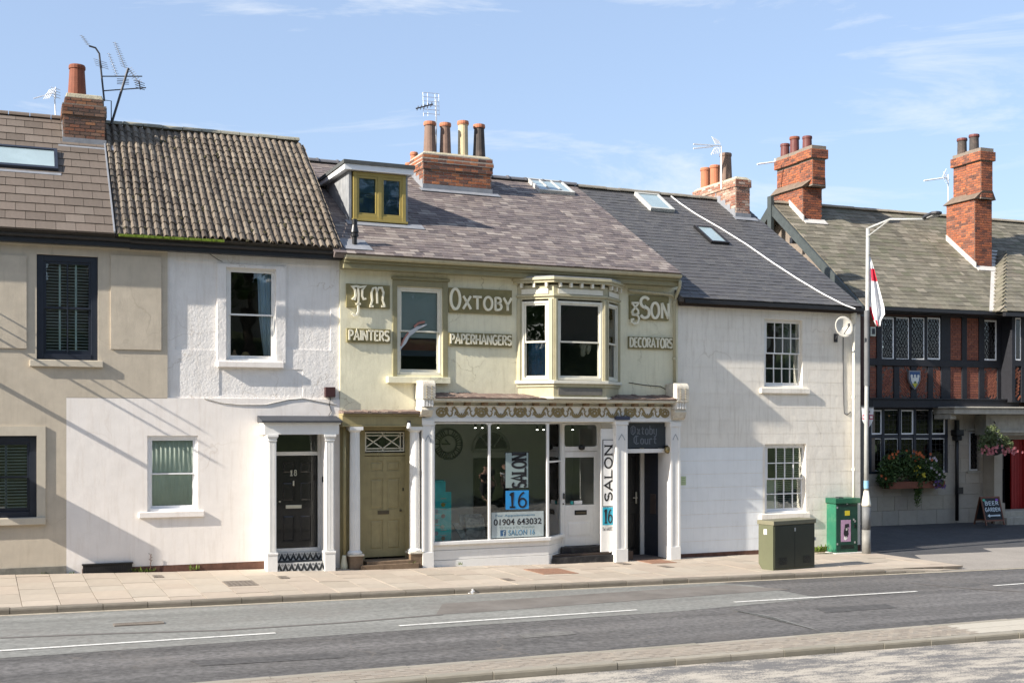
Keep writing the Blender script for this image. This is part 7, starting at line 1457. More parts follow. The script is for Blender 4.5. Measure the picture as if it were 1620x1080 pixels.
for x_, c_ in ((a+.12, (.1, .45, .3)), (b-.14, (.25, .1, .45))): mb = MB(); mb.prism([(x_+.06*cos(R_(t)), z0+H_*.88+.04*sin(R_(t))) for t in range(0, 360, 45)], 0, .004); mb.v = [(q, D_-(y+.021+(z1-z)*.28), z) for q, y, z in mb.v]; mb.build('chalk_doodle', M('chalk_%s' % ('green' if c_[1] > .3 else 'purple'), c_, .9), ab)
# ================================================================== street: heights are linear along the street
sa_, sb_ = OX.S(60), OX.S(1200); RZA, RZB = -.14, -.385
def zroad(s): return RZA+(RZB-RZA)*(s-sa_)/(sb_-sa_)
def gpx(x, y, up=0.0):                                  # where a sight line meets the road plane raised by up -> (s, depth, z)
    a = (x-CX)/F_; c = (HY-y)/F_; ux, uy = OX.u; b = (RZB-RZA)/(sb_-sa_)
    # s = t*(a*ux+uy) - O.u ; z = EYE + c t
    k = a*ux+uy; o = OX.O[0]*ux+OX.O[1]*uy; t = (RZA+up-b*sa_-b*o-EYE)/(c-b*k); X, Y = t*a, t
    s, d = OX.loc(X, Y); return (s, d, zroad(s)+up)
m_asph = M('dark_asphalt', (.105, .1, .096), .85, ns=.5, na=.08, speck=.36, sps=11, band=.36, crack=.8, cs=.35, bump=.6, bs=90, bd=.008, dirt=.35, ds=.6, dcol=(.14, .125, .11))
m_asph2 = M('worn_green_grey_asphalt', (.19, .19, .175), .85, ns=.6, na=.06, speck=.2, sps=11, band=.24, crack=.9, cs=.4, bump=.5, bs=90, bd=.006, dirt=.5, ds=.7, dcol=(.165, .15, .135))
m_line = M('road_paint', (.62, .61, .57), .7, ns=9, na=.12, dirt=.85, ds=9, dcol=(.17, .165, .155), speck=.15, sps=14)
m_flag = M('york_stone_flag', (.4, .34, .27), .85, var=[(.41, .345, .275), (.37, .31, .25), (.43, .37, .3), (.35, .3, .24), (.4, .35, .285)], ns=1.6, na=.1, bump=.4, bs=50, bd=.005, dirt=.3, ds=1.3, dcol=(.3, .25, .19))
m_kerb = M('kerb_stone', (.27, .24, .19), .85, var=[(.2, .175, .14), (.165, .145, .115), (.23, .2, .16), (.18, .16, .13)], ns=5, na=.15, bump=.4, bs=40, bd=.006, dirt=.35, ds=3, dcol=(.13, .115, .09))
m_joint = M('dark_joint', (.15, .12, .09), .95, na=.3, ns=9)
m_chan = M('gritty_channel', (.36, .32, .25), .9, na=.2, ns=5, bump=.5, bs=40)
m_setts = M('lane_concrete', (.27, .245, .215), .9, ns=1.2, na=.1, speck=.12, sps=25, bump=.5, bs=60, bd=.006, dirt=.4, ds=1.0, dcol=(.19, .17, .15))
m_land = M('ground', (.12, .12, .08), .95, na=.3, ns=.3)
nx0, nx1 = -45.0, 90.0
def strip(mb, L0, L1, up=0.0, mi=0):
    """L0, L1: functions s -> depth; a sheet between them following the road's fall"""
    return None
def sheet_pts(pts, up, name, mat, kind='structure', th=None, parent=None):
    mb = MB(); P3 = [(s, d, zroad(s)+up) for s, d in pts]
    mb.solid([(s, d, z-(th or .002)) for s, d, z in P3], P3); o = mb.build(name, mat, parent, OX, None if parent else (0, 0, 0)); 
    if not parent: o['kind'] = kind
    return o
K0, K1 = gpx(0, 973), gpx(1490, 904)                    # foot of the far kerb
ks = (K1[1]-K0[1])/(K1[0]-K0[0]); kd = lambda s: K0[1]+(s-K0[0])*ks
g = MB(); g.solid([(-300, -260, zroad(-300)-2.2), (400, -260, zroad(400)-.2), (400, 500, zroad(400)-.2), (-300, 500, zroad(-300)-2.2)][::1], [(-300, -260, zroad(-300)-2.0+1.7), (400, -260, zroad(400)-.06), (400, 500, zroad(400)-.06), (-300, 500, zroad(-300)-2.0+1.7)]) if 0 else None
g = MB(); zz0 = lambda s: zroad(s)-.06
g.solid([(-200, -200, zz0(-200)-1), (250, -200, zz0(250)-1), (250, 300, zz0(250)-1), (-200, 300, zz0(-200)-1)], [(-200, -200, zz0(-200)), (250, -200, zz0(250)), (250, 300, zz0(250)), (-200, 300, zz0(-200))]); g.build('ground', m_land, None, OX, (0, 0, 0), kind='structure')
road = sheet_pts([(nx0, -24), (nx1, -24), (nx1, kd(nx1)), (nx0, kd(nx0))], 0, 'road', m_asph, th=.03)
# lighter worn lane between the kerb and the lane line, ending in a diagonal
A0, A1 = gpx(-200, 1055), gpx(1080, 966); lk = (A1[1]-A0[1])/(A1[0]-A0[0])
Lf = lambda s: A1[1]+(s-A1[0])*lk; tip = gpx(1300, 946); tip2 = gpx(1190, 925)
sheet_pts([(nx0, Lf(nx0)), (A1[0], A1[1]), (tip[0], tip[1]), (tip2[0], tip2[1]), (tip2[0]-.5, kd(tip2[0])-.1), (nx0, kd(nx0)-.1)], .004, 'worn_lane', m_asph2)
sheet_pts([(nx0, kd(nx0)-.13), (K1[0]+8, kd(K1[0]+8)-.13), (K1[0]+8, kd(K1[0]+8)), (nx0, kd(nx0))], .008, 'road_channel', m_chan)
q = [gpx(700, 955), gpx(1150, 925), gpx(1250, 932), gpx(1070, 945), gpx(760, 968), gpx(690, 972)]
sheet_pts([(p[0], p[1]) for p in q], .008, 'road_patch', M('brown_patch', (.15, .135, .12), .9, ns=2, na=.2, bump=.5, bs=90, bd=.006, dirt=.5, ds=1.5, dcol=(.2, .19, .175)))
for (x0, y0, x1, y1) in ((-60, 1033.5, 436, 1001.5), (632, 990, 1008, 964.8), (1162, 952.5, 1450, 935.5), (1573, 926.5, 1660, 920)):
    p, q_ = gpx(x0, y0), gpx(x1, y1); sheet_pts([(p[0], p[1]-.05), (q_[0], q_[1]-.05), (q_[0], q_[1]+.05), (p[0], p[1]+.05)], .012, 'lane_marking', m_line)
for qd, mt in (([(300, 1045), (520, 1033), (545, 1040), (318, 1053)], 'd'), ([(1290, 962), (1400, 955), (1420, 961), (1305, 969)], 'd'), ([(820, 1003), (900, 998), (912, 1003), (830, 1009)], 'l')):
    g_ = [gpx(*p) for p in qd]; sheet_pts([(a[0], a[1]) for a in g_], .006, 'road_patch', M('dark_patch', (.075, .072, .07), .85, na=.1, speck=.3, sps=11) if mt == 'd' else M('light_patch', (.14, .135, .125), .9, na=.1, speck=.3, sps=11))
# tar seams
for pts in ([(0, 1009), (180, 1002), (350, 997), (540, 985), (700, 972)], [(1440, 922), (1520, 930), (1620, 936)], [(1160, 965), (1220, 975), (1290, 996)]):
    g_ = [gpx(*p) for p in pts]; w_ = .12 if pts[0][1] == 965 else .05; sheet_pts([(a[0], a[1]-w_) for a in g_]+[(a[0], a[1]+w_) for a in g_[::-1]], .010, 'road_seam', M('seam_tar', (.13, .12, .11), .9) if pts[0][1] != 965 else M('pale_scar', (.2, .2, .19), .9, speck=.2, sps=11))
# --- pavement
def zwall(s):   # ground along the foot of the walls
    T = [(-30, .5), (OX.S(0), HL.Z(0, 907)), (OX.S(260), HL.Z(260, 903)), (OX.S(420), HL.Z(420, 899)), (OX.S(560), OX.Z(560, 898)), (OX.S(700), OX.Z(700, 894)), (OX.S(880), OX.Z(880, 890)), (OX.S(1070), OX.Z(1070, 882)), (OX.S(1200), OX.Z(1200, 876)), (OX.S(1360), OX.Z(1360, 871)), (60, -.5)]
    for (a, za), (b, zb) in zip(T, T[1:]):
        if a <= s <= b: return za+(zb-za)*(s-a)/(b-a)
    return T[-1][1]
dwl = lambda s: .0 if s > OX.S(538) else (lambda: None)() or 0.0
KW = .16; KH = .11
def zpav(s, d):
    k = kd(s)+KW; f_ = min(1, max(0, (d-k)/(0-k))); zk = zroad(s)+KH; return zk+(zwall(s)-zk)*f_
sPE = gpx(1385, 885, .1)[0]; SW = OX.S(1364)
pav = MB(); N = 60; xs = [nx0+(SW-.06-nx0)*k/N for k in range(N+1)]
for a, b in zip(xs, xs[1:]):
    for f0, f1 in ((0, .5), (.5, 1)):
        P4 = []
        for s_, ff in ((a, f0), (b, f0), (b, f1), (a, f1)): d = (kd(s_)+KW)+(.6-(kd(s_)+KW))*ff; P4.append((s_, d, zpav(s_, min(d, 0))-.014))
        pav.face(P4)
pv = pav.build('pavement', m_joint, None, OX, (0, 0, 0), kind='structure'); OFF[pv.name] = (0, 0, 0)
# flags: each stone its own piece
out = []; s = OX.S(-30); W_ = .62; sEndF = OX.S(1070)
def flag_matrix(s0_, s1_, d0_, d1_, th=.05, dz=0.0):
    sm, dm = (s0_+s1_)/2, (d0_+d1_)/2; e = .05; z = zpav(sm, dm)+dz; gs = (zpav(sm+e, dm)-zpav(sm-e, dm))/(2*e); gd = (zpav(sm, dm+e)-zpav(sm, dm-e))/(2*e)
    X_ = Vector((1, 0, gs)); Y_ = Vector((0, 1, gd)); Z_ = X_.cross(Y_).normalized(); m = Matrix(((X_.x*(s1_-s0_), Y_.x*(d1_-d0_), Z_.x*th, sm), (X_.y*(s1_-s0_), Y_.y*(d1_-d0_), Z_.y*th, dm), (X_.z*(s1_-s0_), Y_.z*(d1_-d0_), Z_.z*th, z-th/2), (0, 0, 0, 1))); return m
SKEW = .0
while s < SW-.3:
    e = min(s+W_, SW-.05)
    d = kd((s+e)/2)+KW+.004; first = random.uniform(.3, .75)
    while d < -.02:
        L = first if first else random.choice([.6, .75, .9, .9, .6]); first = 0; d2 = min(d+L, .02)
        if .02-d2 < .2: d2 = .02
        out.append(flag_matrix(s+.005, e-.005, d+.005, d2-.005, dz=random.uniform(-.005, .003))); d = d2
    s = e
pieces('paving_flag', m_flag, out, pv)
# kerb
def kerb(parent, line, w_, h, lens, s0_, s1_, mat, zoff=0.0, name='kerb_stone', drop=None):
    out = []; s = s0_
    while s < s1_:
        L = random.choice(lens); e = min(s+L, s1_); sm = (s+e)/2; d0_ = line(sm); hh = h
        if drop: hh = drop(sm, h)
        b = (RZB-RZA)/(sb_-sa_); sk = line(sm+.5)-line(sm-.5); X_ = Vector((1, sk, b)); Y_ = Vector((0, 1, 0)); z = zroad(sm)+hh+random.uniform(-.004, .004)
        TH_ = .3; m = Matrix(((X_.x*(e-s-.012), 0, 0, sm), (X_.y*(e-s-.012), w_, 0, d0_+w_/2+random.uniform(-.004, .004)), (X_.z*(e-s-.012), 0, TH_, z-TH_/2), (0, 0, 0, 1))); out.append(m); s = e
    pieces(name, mat, out, parent, protos=[KB[mat.name]] if mat.name in KB else None)
KB = {}
kb = MB().sprism([(-.5, -.5), (-.5, .38), (-.44, .46), (-.3, .5), (.5, .5), (.5, -.5)], -.5, .5); KB[m_kerb.name] = kb.mesh('kerb_stone', m_kerb)
kEnd = gpx(1488, 903)[0]
kerb(pv, kd, KW, KH, [.9, 1.0, .75, .6], nx0+20, kEnd, m_kerb, drop=lambda s_, h: h if s_ < kEnd-2.2 else h*max(.15, (kEnd-s_)/2.2))
# --- lane mouth and forecourt up to the pub
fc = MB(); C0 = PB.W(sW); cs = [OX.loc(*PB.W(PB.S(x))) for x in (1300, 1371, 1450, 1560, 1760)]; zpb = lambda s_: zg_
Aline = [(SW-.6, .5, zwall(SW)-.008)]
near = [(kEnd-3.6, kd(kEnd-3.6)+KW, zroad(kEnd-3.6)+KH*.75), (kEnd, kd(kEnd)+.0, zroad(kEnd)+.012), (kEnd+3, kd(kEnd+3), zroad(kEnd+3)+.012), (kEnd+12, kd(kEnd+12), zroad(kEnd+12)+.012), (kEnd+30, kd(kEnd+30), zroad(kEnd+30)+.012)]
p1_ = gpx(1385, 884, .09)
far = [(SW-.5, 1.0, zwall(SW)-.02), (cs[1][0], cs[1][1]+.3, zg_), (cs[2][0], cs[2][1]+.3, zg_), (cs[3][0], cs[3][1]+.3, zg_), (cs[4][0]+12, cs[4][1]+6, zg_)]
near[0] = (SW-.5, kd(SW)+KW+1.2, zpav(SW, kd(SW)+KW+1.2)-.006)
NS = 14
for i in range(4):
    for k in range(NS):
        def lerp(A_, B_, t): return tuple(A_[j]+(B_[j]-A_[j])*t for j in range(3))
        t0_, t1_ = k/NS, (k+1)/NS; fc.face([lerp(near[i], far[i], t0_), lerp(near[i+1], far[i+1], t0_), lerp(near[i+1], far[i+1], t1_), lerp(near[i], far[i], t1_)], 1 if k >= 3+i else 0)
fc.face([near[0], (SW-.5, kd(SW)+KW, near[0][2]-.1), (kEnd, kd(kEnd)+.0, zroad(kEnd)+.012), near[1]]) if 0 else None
fo_ = fc.build('lane', [m_setts, M('shaded_forecourt_tarmac', (.055, .055, .058), .9, ns=2, na=.15, speck=.2, sps=11, dirt=.3, ds=1, dcol=(.09, .085, .08))], None, OX, (0, 0, 0), kind='structure')  # far part: dark tarmac with the cast shade painted into its colour
# pavement wedge right of the white house, running out to the dropped kerb
wd_ = MB(); w_pts = [(SW-.08, kd(SW)+KW), (kEnd-2.2, kd(kEnd-2.2)+KW), (kEnd-.1, kd(kEnd)+KW*.5), (kEnd-.4, kd(kEnd)+KW+.35), (SW+1.7, kd(SW)+2.6), (SW-.08, kd(SW)+3.3)]
zz_ = lambda s_: zroad(s_)+(KH if s_ < kEnd-2.2 else KH*max(.25, (kEnd-s_)/2.2))
wd_.solid([(a, b, zz_(a)-.4) for a, b in w_pts], [(a, b, zz_(a)+.002) for a, b in w_pts]); wd_.build('pavement_corner', M('pavement_concrete', (.39, .335, .27), .9, na=.1, ns=2, speck=.08, bump=.3, bs=50), None, OX, (0, 0, 0), kind='structure')
# --- traffic island
I0, I1 = gpx(300, 1079, .1), gpx(1620, 976, .1); ik = (I1[1]-I0[1])/(I1[0]-I0[0]); idd = lambda s: I0[1]+(s-I0[0])*ik
J0, J1 = gpx(577, 1078, .1), gpx(1620, 999, .1); jk = (J1[1]-J0[1])/(J1[0]-J0[0]); jd = lambda s: J0[1]+(s-J0[0])*jk
is0, is1 = J0[0]-12, 60.0
isl = MB(); isl.solid([(s, d, zroad(s)-.1) for s, d in ((is0, jd(is0)+.05), (is1, jd(is1)+.05), (is1, idd(is1)-.05), (is0, idd(is0)-.05))], [(s, d, zroad(s)+.085) for s, d in ((is0, jd(is0)+.05), (is1, jd(is1)+.05), (is1, idd(is1)-.05), (is0, idd(is0)-.05))])
island = isl.build('traffic_island', M('sandy_joint', (.2, .18, .14), .95, na=.2), None, OX, (0, 0, 0), kind='structure'); OFF[island.name] = (0, 0, 0)
m_kb2 = M('concrete_kerb', (.36, .33, .27), .85, var=[(.28, .255, .21), (.24, .22, .175), (.31, .28, .23)], na=.12, ns=5, bump=.3, bs=40, bd=.005, dirt=.4, ds=3, dcol=(.2, .18, .13)); KB[m_kb2.name] = MB().sprism([(-.5, -.5), (-.5, .38), (-.44, .46), (-.3, .5), (.5, .5), (.5, -.5)], -.5, .5).mesh('kerb_stone', m_kb2)
kerb(island, jd, .15, .1, [.915], is0, is1, m_kb2); kerb(island, lambda s: idd(s)-.13, .13, .1, [.915], is0, is1, m_kb2)
m_pb = M('paving_brick', (.27, .235, .19), .9, var=[(.28, .24, .195), (.25, .215, .175), (.3, .26, .21), (.27, .24, .2)], na=.1, ns=4, bump=.3, bs=40, bd=.004); sc_ = gpx(1487, 990, .1)[0]
out = []; s = is0+8
while s < sc_:
    d = jd(s)+.155; k = 0
    while d < idd(s)-.135:
        d2 = min(d+.1, idd(s)-.135)
        if d2-d > .03: b = (RZB-RZA)/(sb_-sa_); o_ = (.1 if k % 2 else 0); sm = s+.1+o_; out.append(Matrix(((.192, 0, 0, sm), (jk*.192, d2-d-.008, 0, (d+d2)/2), (b*.192, 0, .03, zroad(sm)+.085+random.uniform(-.002, .002)), (0, 0, 0, 1))))
        d += .1; k += 1
    s += .2
pieces('paving_brick', m_pb, out, island)
m_cs = M('pale_concrete_slab', (.42, .385, .32), .85, na=.1, ns=4, bump=.3, bs=40); out = []; s = sc_+.1
while s < is1-5:
    d = jd(s)+.16; b = (RZB-RZA)/(sb_-sa_); D2 = idd(s)-.14
    for (p, q) in ((d, (d+D2)/2), ((d+D2)/2, D2)): out.append(Matrix(((.44, 0, 0, s+.225), (jk*.44, q-p-.01, 0, (p+q)/2), (b*.44, 0, .03, zroad(s+.2)+.086), (0, 0, 0, 1))))
    s += .45
pieces('concrete_slab', m_cs, out, island, 60)
# near lane, worn pale paint over tarmac
nl = bpy.data.materials.new('worn_near_lane'); nl.use_nodes = True; MATS['worn_near_lane'] = nl; N_, L_n = nl.node_tree.nodes, nl.node_tree.links; b_ = N_['Principled BSDF']; b_.inputs['Roughness'].default_value = .85
t_ = N_.new('ShaderNodeTexCoord'); mp_ = N_.new('ShaderNodeMapping'); mp_.inputs['Scale'].default_value = (.55, 1.5, 1); L_n.new(t_.outputs['Object'], mp_.inputs[0]); n1 = N_.new('ShaderNodeTexNoise'); n1.inputs['Scale'].default_value = 2.2; n1.inputs['Detail'].default_value = 10; n1.inputs['Roughness'].default_value = .72; L_n.new(mp_.outputs[0], n1.inputs[0])
n2 = N_.new('ShaderNodeTexNoise'); n2.inputs['Scale'].default_value = 45; n2.inputs['Detail'].default_value = 4; L_n.new(t_.outputs['Object'], n2.inputs[0]); am = N_.new('ShaderNodeMath'); am.operation = 'MULTIPLY_ADD'; am.inputs[1].default_value = .45; L_n.new(n2.outputs[0], am.inputs[0]); L_n.new(n1.outputs[0], am.inputs[2])
cr = N_.new('ShaderNodeValToRGB'); cr.color_ramp.elements[0].position = .66; cr.color_ramp.elements[1].position = .8; cr.color_ramp.elements[0].color = (.13, .125, .12, 1); cr.color_ramp.elements[1].color = (.4, .36, .3, 1); L_n.new(am.outputs[0], cr.inputs[0]); L_n.new(cr.outputs[0], b_.inputs['Base Color']); bp_ = N_.new('ShaderNodeBump'); bp_.inputs['Strength'].default_value = .5; bp_.inputs['Distance'].default_value = .008; L_n.new(n2.outputs[0], bp_.inputs['Height']); L_n.new(bp_.outputs[0], b_.inputs['Normal'])
sheet_pts([(is0, -24), (60, -24), (60, jd(60)-.02), (is0, jd(is0)-.02)], .004, 'near_lane', nl)
# covers and grates
def cover(x0, y0, x1, y1, label, mat, bars=0, onroad=False, cat='manhole cover', dz=.004):
    if onroad: P2 = [gpx(x0, y1), gpx(x1, y0)]; a, b, c, d = P2[0][0], P2[1][0], P2[0][1], P2[1][1]; z = lambda s_, d_: zroad(s_)+.012
    else:
        def hit(x, y):
            up = .1
            for _ in range(20): p = gpx(x, y, up); up = zpav(p[0], p[1])-zroad(p[0])
            return p
        P2 = [hit(x0, (y0+y1)/2), hit(x1, (y0+y1)/2), hit((x0+x1)/2, y1), hit((x0+x1)/2, y0)]; a, b, c, d = P2[0][0], P2[1][0], P2[2][1], P2[3][1]; z = lambda s_, d_: zpav(s_, d_)
    zc = z((a+b)/2, (c+d)/2); th = thing('drain_grate' if bars else 'manhole_cover', label, cat, OX, ((a+b)/2, (c+d)/2, zc)); sl = (z(b, d)-z(a, d))/(b-a); sd_ = (z(a, d)-z(a, c))/(d-c)
    def tl(mb_): mb_.v = [(x, y, zc+(zv)+(x-(a+b)/2)*sl+(y-(c+d)/2)*sd_) for x, y, zv in mb_.v]; return mb_
    mb = MB(); f_ = .03; mb.box(a, b, c, c+f_, -.02, dz+.006); mb.box(a, b, d-f_, d, -.02, dz+.006); mb.box(a, a+f_, c+f_, d-f_, -.02, dz+.006); mb.box(b-f_, b, c+f_, d-f_, -.02, dz+.006); tl(mb).build('frame', mat, th)
    if bars:
        tl(MB().box(a+f_, b-f_, c+f_, d-f_, -.01, dz-.002)).build('pit', m_black, th); mb = MB()
        for k in range(bars): x = a+f_+(b-a-2*f_)*(k+.5)/bars; mb.box(x-.012, x+.012, c+f_, d-f_, -.005, dz+.004)
        tl(mb).build('grate_bar', mat, th, kind='stuff')
    else:
        mb = MB().box(a+f_, b-f_, c+f_, d-f_, -.02, dz+.003); n = max(2, int((b-a)/.09)); m_ = max(2, int((d-c)/.09))
        for i in range(n):
            for j in range(m_): x, y = a+f_+(b-a-2*f_)*(i+.5)/n, c+f_+(d-c-2*f_)*(j+.5)/m_; mb.box(x-.022, x+.022, y-.022, y+.022, dz+.003, dz+.007)
        tl(mb).build('plate', mat, th)
m_ci = M('worn_cast_iron', (.17, .145, .12), .7, na=.25, ns=7, dirt=.4, ds=5, dcol=(.26, .21, .17)); m_rust = M('rusty_iron', (.26, .15, .1), .8, na=.2, ns=7)
cover(355, 918.5, 405, 926.5, 'grey rectangular cover in the pavement left of the black door', m_ci); cover(841, 899, 903, 908, 'rusty rectangular cover in the pavement outside the salon window', m_rust); cover(1012, 884, 1060, 891, 'rusty cover in front of the passage', m_rust)
for x, y, lb in ((250, 911.5, 'below the left white window'), (448, 913, 'below the black door'), (803, 916.5, 'outside the middle of the salon'), (985, 891, 'by the salon pilaster'), (1053, 896, 'right of the rusty passage cover')): cover(x-8, y-1.8, x+8, y+1.8, 'tiny iron stop tap cover ' + lb, m_ci)
cover(181, 983.5, 257, 991, 'long iron gully grate in the road near the kerb', m_ci, bars=22, onroad=True, cat='drain'); 
# litter
p = gpx(747, 939); th = thing('litter', 'crumpled white paper lying in the gutter', 'litter', OX, p); mb = MB(); random.seed(3)
for _ in range(14): c = Vector(p)+Vector((random.uniform(-.05, .05), random.uniform(-.03, .03), random.uniform(.01, .07))); mb.face([tuple(c+Vector([random.uniform(-.05, .05) for _ in range(3)])) for _ in range(3)])
mb.build('paper', m_upvc, th)
# --- cabinets
def ground_hit(x, y, up): return gpx(x, y, up)
def cab(name, label, cat, frontpx, depth, ytop, rz, body_m, lid_m, lidh, over, chamf, plinth, parts):
    (x0, y0), (x1, y1) = frontpx; up = .1
    for _ in range(12): A = gpx(x0, y0, up); up = zpav(A[0], A[1])-zroad(A[0])
    X, Y = OX.W(A[0], A[1]); z = A[2]; th = thing(name, label, cat, WF, (X, Y, z), rz=rz)
    # local frame: origin at the front-left foot
    OFF[th.name] = (0, 0, 0); ca, sa = cos(rz), sin(rz); a1 = (x1-CX)/F_
    w_ = (a1*Y-X)/(ca-a1*sa); H_ = (EYE+(HY-ytop)/F_*Y)-z
    return th, w_, H_
th, w_, H_ = cab('utility_cabinet', 'low drab olive broadband cabinet at the kerb edge', 'cabinet', ((1222, 902), (1289, 897)), .4, 824, R_(24.3+5), None, None, 0, 0, 0, 0, None) if 0 else cab('utility_cabinet', 'low drab olive broadband cabinet at the kerb edge', 'cabinet', ((1223, 902), (1289, 897)), .4, 824, R_(34), None, None, 0, 0, 0, 0, None)
m_ol = M('drab_olive_cabinet', (.11, .115, .068), .5, na=.08, ns=3, dirt=.2, ds=3, dcol=(.09, .1, .05), streak=.2); m_olf = M('drab_olive_front', (.032, .036, .023), .4, na=.12, ns=3, dirt=.25, ds=3, dcol=(.03, .034, .02)); dp_ = .46
mb = MB(); mb.sprism([(0.0, -.02), (0.0, .0), (0, H_-.1), (dp_, H_-.1), (dp_, .3), (dp_-.0, .12), (dp_-.12, -.02)], 0, w_); mb.build('body', m_ol, th, bevel=.012); MB().box(-.015, w_+.015, -.035, dp_+.03, H_-.1, H_+.0).build('lid', M('olive_lid', (.17, .16, .105), .55, na=.1), th, bevel=.012); MB().box(.035, w_-.035, -.022, -.001, .03, H_-.12).build('door', m_olf, th, bevel=.006)
c = .5*w_; MB().box(c-.02, c+.02, -.03, -.0225, H_-.26, H_-.18).build('lock', m_alu, th); MB().box(-.004, -.0005, dp_*.42, dp_*.62, H_-.32, H_-.2).build('label_plate', m_upvc, th); MB().box(w_-.04, w_-.0, -.04, -.0225, H_*.55, H_*.62).build('hinge', m_alu, th); MB().prism([(0.01, .25), (.03, .25)], 0, 1) if 0 else None
mg = M('green_cabinet', (.015, .11, .06), .45, na=.1, ns=3, dirt=.25, ds=4, dcol=(.1, .2, .12)); mgs = M('green_cabinet_side', (.02, .14, .08), .5, na=.15, ns=3, dirt=.4, ds=4, dcol=(.15, .28, .17))
up = .1
X_, Y_ = None, None; A = gpx(1322, 874, .12); X_, Y_ = OX.W(A[0], A[1]); z = A[2]
for k in range(6): MB().box(w_*.12, w_*.3, -.03, -.0225, H_*.1+k*.03, H_*.1+k*.03+.012).box(w_*.7, w_*.88, -.03, -.0225, H_*.1+k*.03, H_*.1+k*.03+.012).build('vent_slot', m_black, th)
MB().box(w_*.5-.006, w_*.5+.006, -.0245, -.0225, .04, H_-.3).build('door_seam', m_black, th)
th = thing('utility_cabinet', 'tall bright green cabinet with yellow and pink stickers beside the lamp post', 'cabinet', WF, (X_, Y_, z), rz=R_(22)); OFF[th.name] = (0, 0, 0); ca, sa = cos(R_(22)), sin(R_(22)); a1 = (1357-CX)/F_; w_ = (a1*Y_-X_)/(ca-a1*sa); H_ = (EYE+(HY-788)/F_*Y_)-z; dp_ = .62
MB().box(-.07, w_+.12, -.1, dp_+.05, -.25, .0).build('plinth', m_leadp, th, bevel=.012); MB().box(0, w_, 0, dp_, .001, H_-.14).build('body', mgs, th, bevel=.01); MB().box(-.04, w_+.05, -.05, dp_+.04, H_-.14, H_).build('lid', M('green_lid', (.012, .09, .05), .45, na=.1), th, bevel=.015)
MB().box(.02, w_-.02, -.015, -.001, .04, H_-.16).build('door', M('green_door', (.008, .042, .03), .45, na=.15, ns=4, dirt=.2, ds=5, dcol=(.06, .12, .08)), th, bevel=.004)
MB().box(w_*.4, w_*.62, -.018, -.0155, H_*.68, H_*.77).build('yellow_sticker', M('sticker_yellow', (.5, .42, .03), .5), th); MB().box(w_*.22, w_*.66, -.018, -.0155, H_*.2, H_*.6).build('pink_sticker', M('sticker_pink', (.38, .24, .36), .5, na=.2, ns=12), th)
blob = lambda cx, cz, rx, rz_: MB().prism([(cx+rx*cos(R_(t))*random.uniform(.7, 1.2), cz+rz_*sin(R_(t))*random.uniform(.7, 1.2)) for t in range(0, 360, 30)], -.0205, -.0185)
blob(w_*.45, H_*.38, .08, .14).build('sticker_print', m_print, th); MB().prism([(w_*.38, H_*.45), (w_*.58, H_*.47), (w_*.57, H_*.53), (w_*.4, H_*.52)], -.0225, -.0208).build('sticker_print', m_print, th); blob(w_*.43, H_*.27, .05, .06).build('sticker_print', m_wp, th); blob(w_*.47, H_*.43, .035, .04).build('sticker_print', m_wp, th)
for xx, zz in ((.06, .16), (.06, .83), (.85, .18), (.8, .6), (.5, .9), (.86, .57)): MB().box(w_*xx-.02, w_*xx+.02, -.022, -.0155, H_*zz-.025, H_*zz+.025).build('hinge', m_alu, th)
MB().box(w_*.1, w_*.9, -.0175, -.0155, H_*.86, H_*.87).build('door_seam', m_black, th); MB().box(w_*.82, w_*.86, -.03, -.0155, H_*.45, H_*.52).build('door_handle', m_black, th)
for k in range(5): MB().box(w_*.2, w_*.8, -.019, -.0155, H_*.07+k*.022, H_*.07+k*.022+.009).build('vent_slot', m_black, th)
MB().box(.1, .25, -.0, .14, H_+.001, H_+.03).build('debris', m_steeld, th)
# --- lamp post with flag and shield sign
L0 = gpx(1371, 875, .1); X_, Y_ = OX.W(L0[0], L0[1]); z = L0[2]; lp = thing('street_lamp', 'tall grey street lamp column with outreach arm', 'street lamp', WF, (X_, Y_, z)); OFF[lp.name] = (X_, Y_, z)
m_col = M('weathered_grey_column', (.34, .35, .34), .6, na=.15, ns=5, dirt=.35, ds=4, dcol=(.2, .17, .13), streak=.3); m_cold = M('darker_grey_column', (.13, .135, .14), .6, na=.15, ns=5); 
wz = lambda y: EYE+(HY-y)/F_*Y_; wxx = lambda x: (x-CX)/F_*Y_
c = (wxx(1370.5), Y_, z); m_ = wz(800)-z
MB().lathe(c, [(.115, -.1), (.115, m_*.5)], 18).build('base', M('mid_grey_column', (.2, .195, .18), .6, na=.2, ns=5), lp, smooth=True); MB().lathe((c[0], c[1], z+m_*.5), [(.112, 0), (.112, m_*.5)], 18).build('base', m_cold, lp, smooth=True); MB().lathe((c[0], c[1], z+m_), [(.12, 0), (.12, .05), (.06, .42)], 18).build('shoulder', m_ivory, lp, smooth=True)
zt_ = wz(361); MB().tube([(c[0], c[1], z+m_+.4), (c[0], c[1], z+m_+2.0), (wxx(1373), Y_, zt_)], .062, 12, r2=.05).build('column', m_col, lp, smooth=True); MB().lathe((c[0]+.012, c[1], wz(610)), [(.068, 0), (.068, wz(515)-wz(610)+.4)], 14).build('band', m_cold, lp)
MB().lathe((c[0], c[1], wz(772)), [(.066, 0), (.066, .2)], 14).build('blue_sticker', M('blue_label', (.2, .4, .55), .5), lp)
ar = [(wxx(1373), Y_, zt_-.05), (wxx(1374), Y_-.02, zt_), (wxx(1400), Y_-.45, wz(354)+.04), (wxx(1440), Y_-1.15, EYE+(HY-347)/F_*(Y_-1.15))]; MB().tube(ar, .032, 8).build('arm', m_col, lp, smooth=True); MB().tube([(c[0], c[1], zt_-.25), ar[2]], .02, 6).build('arm_brace', m_col, lp)
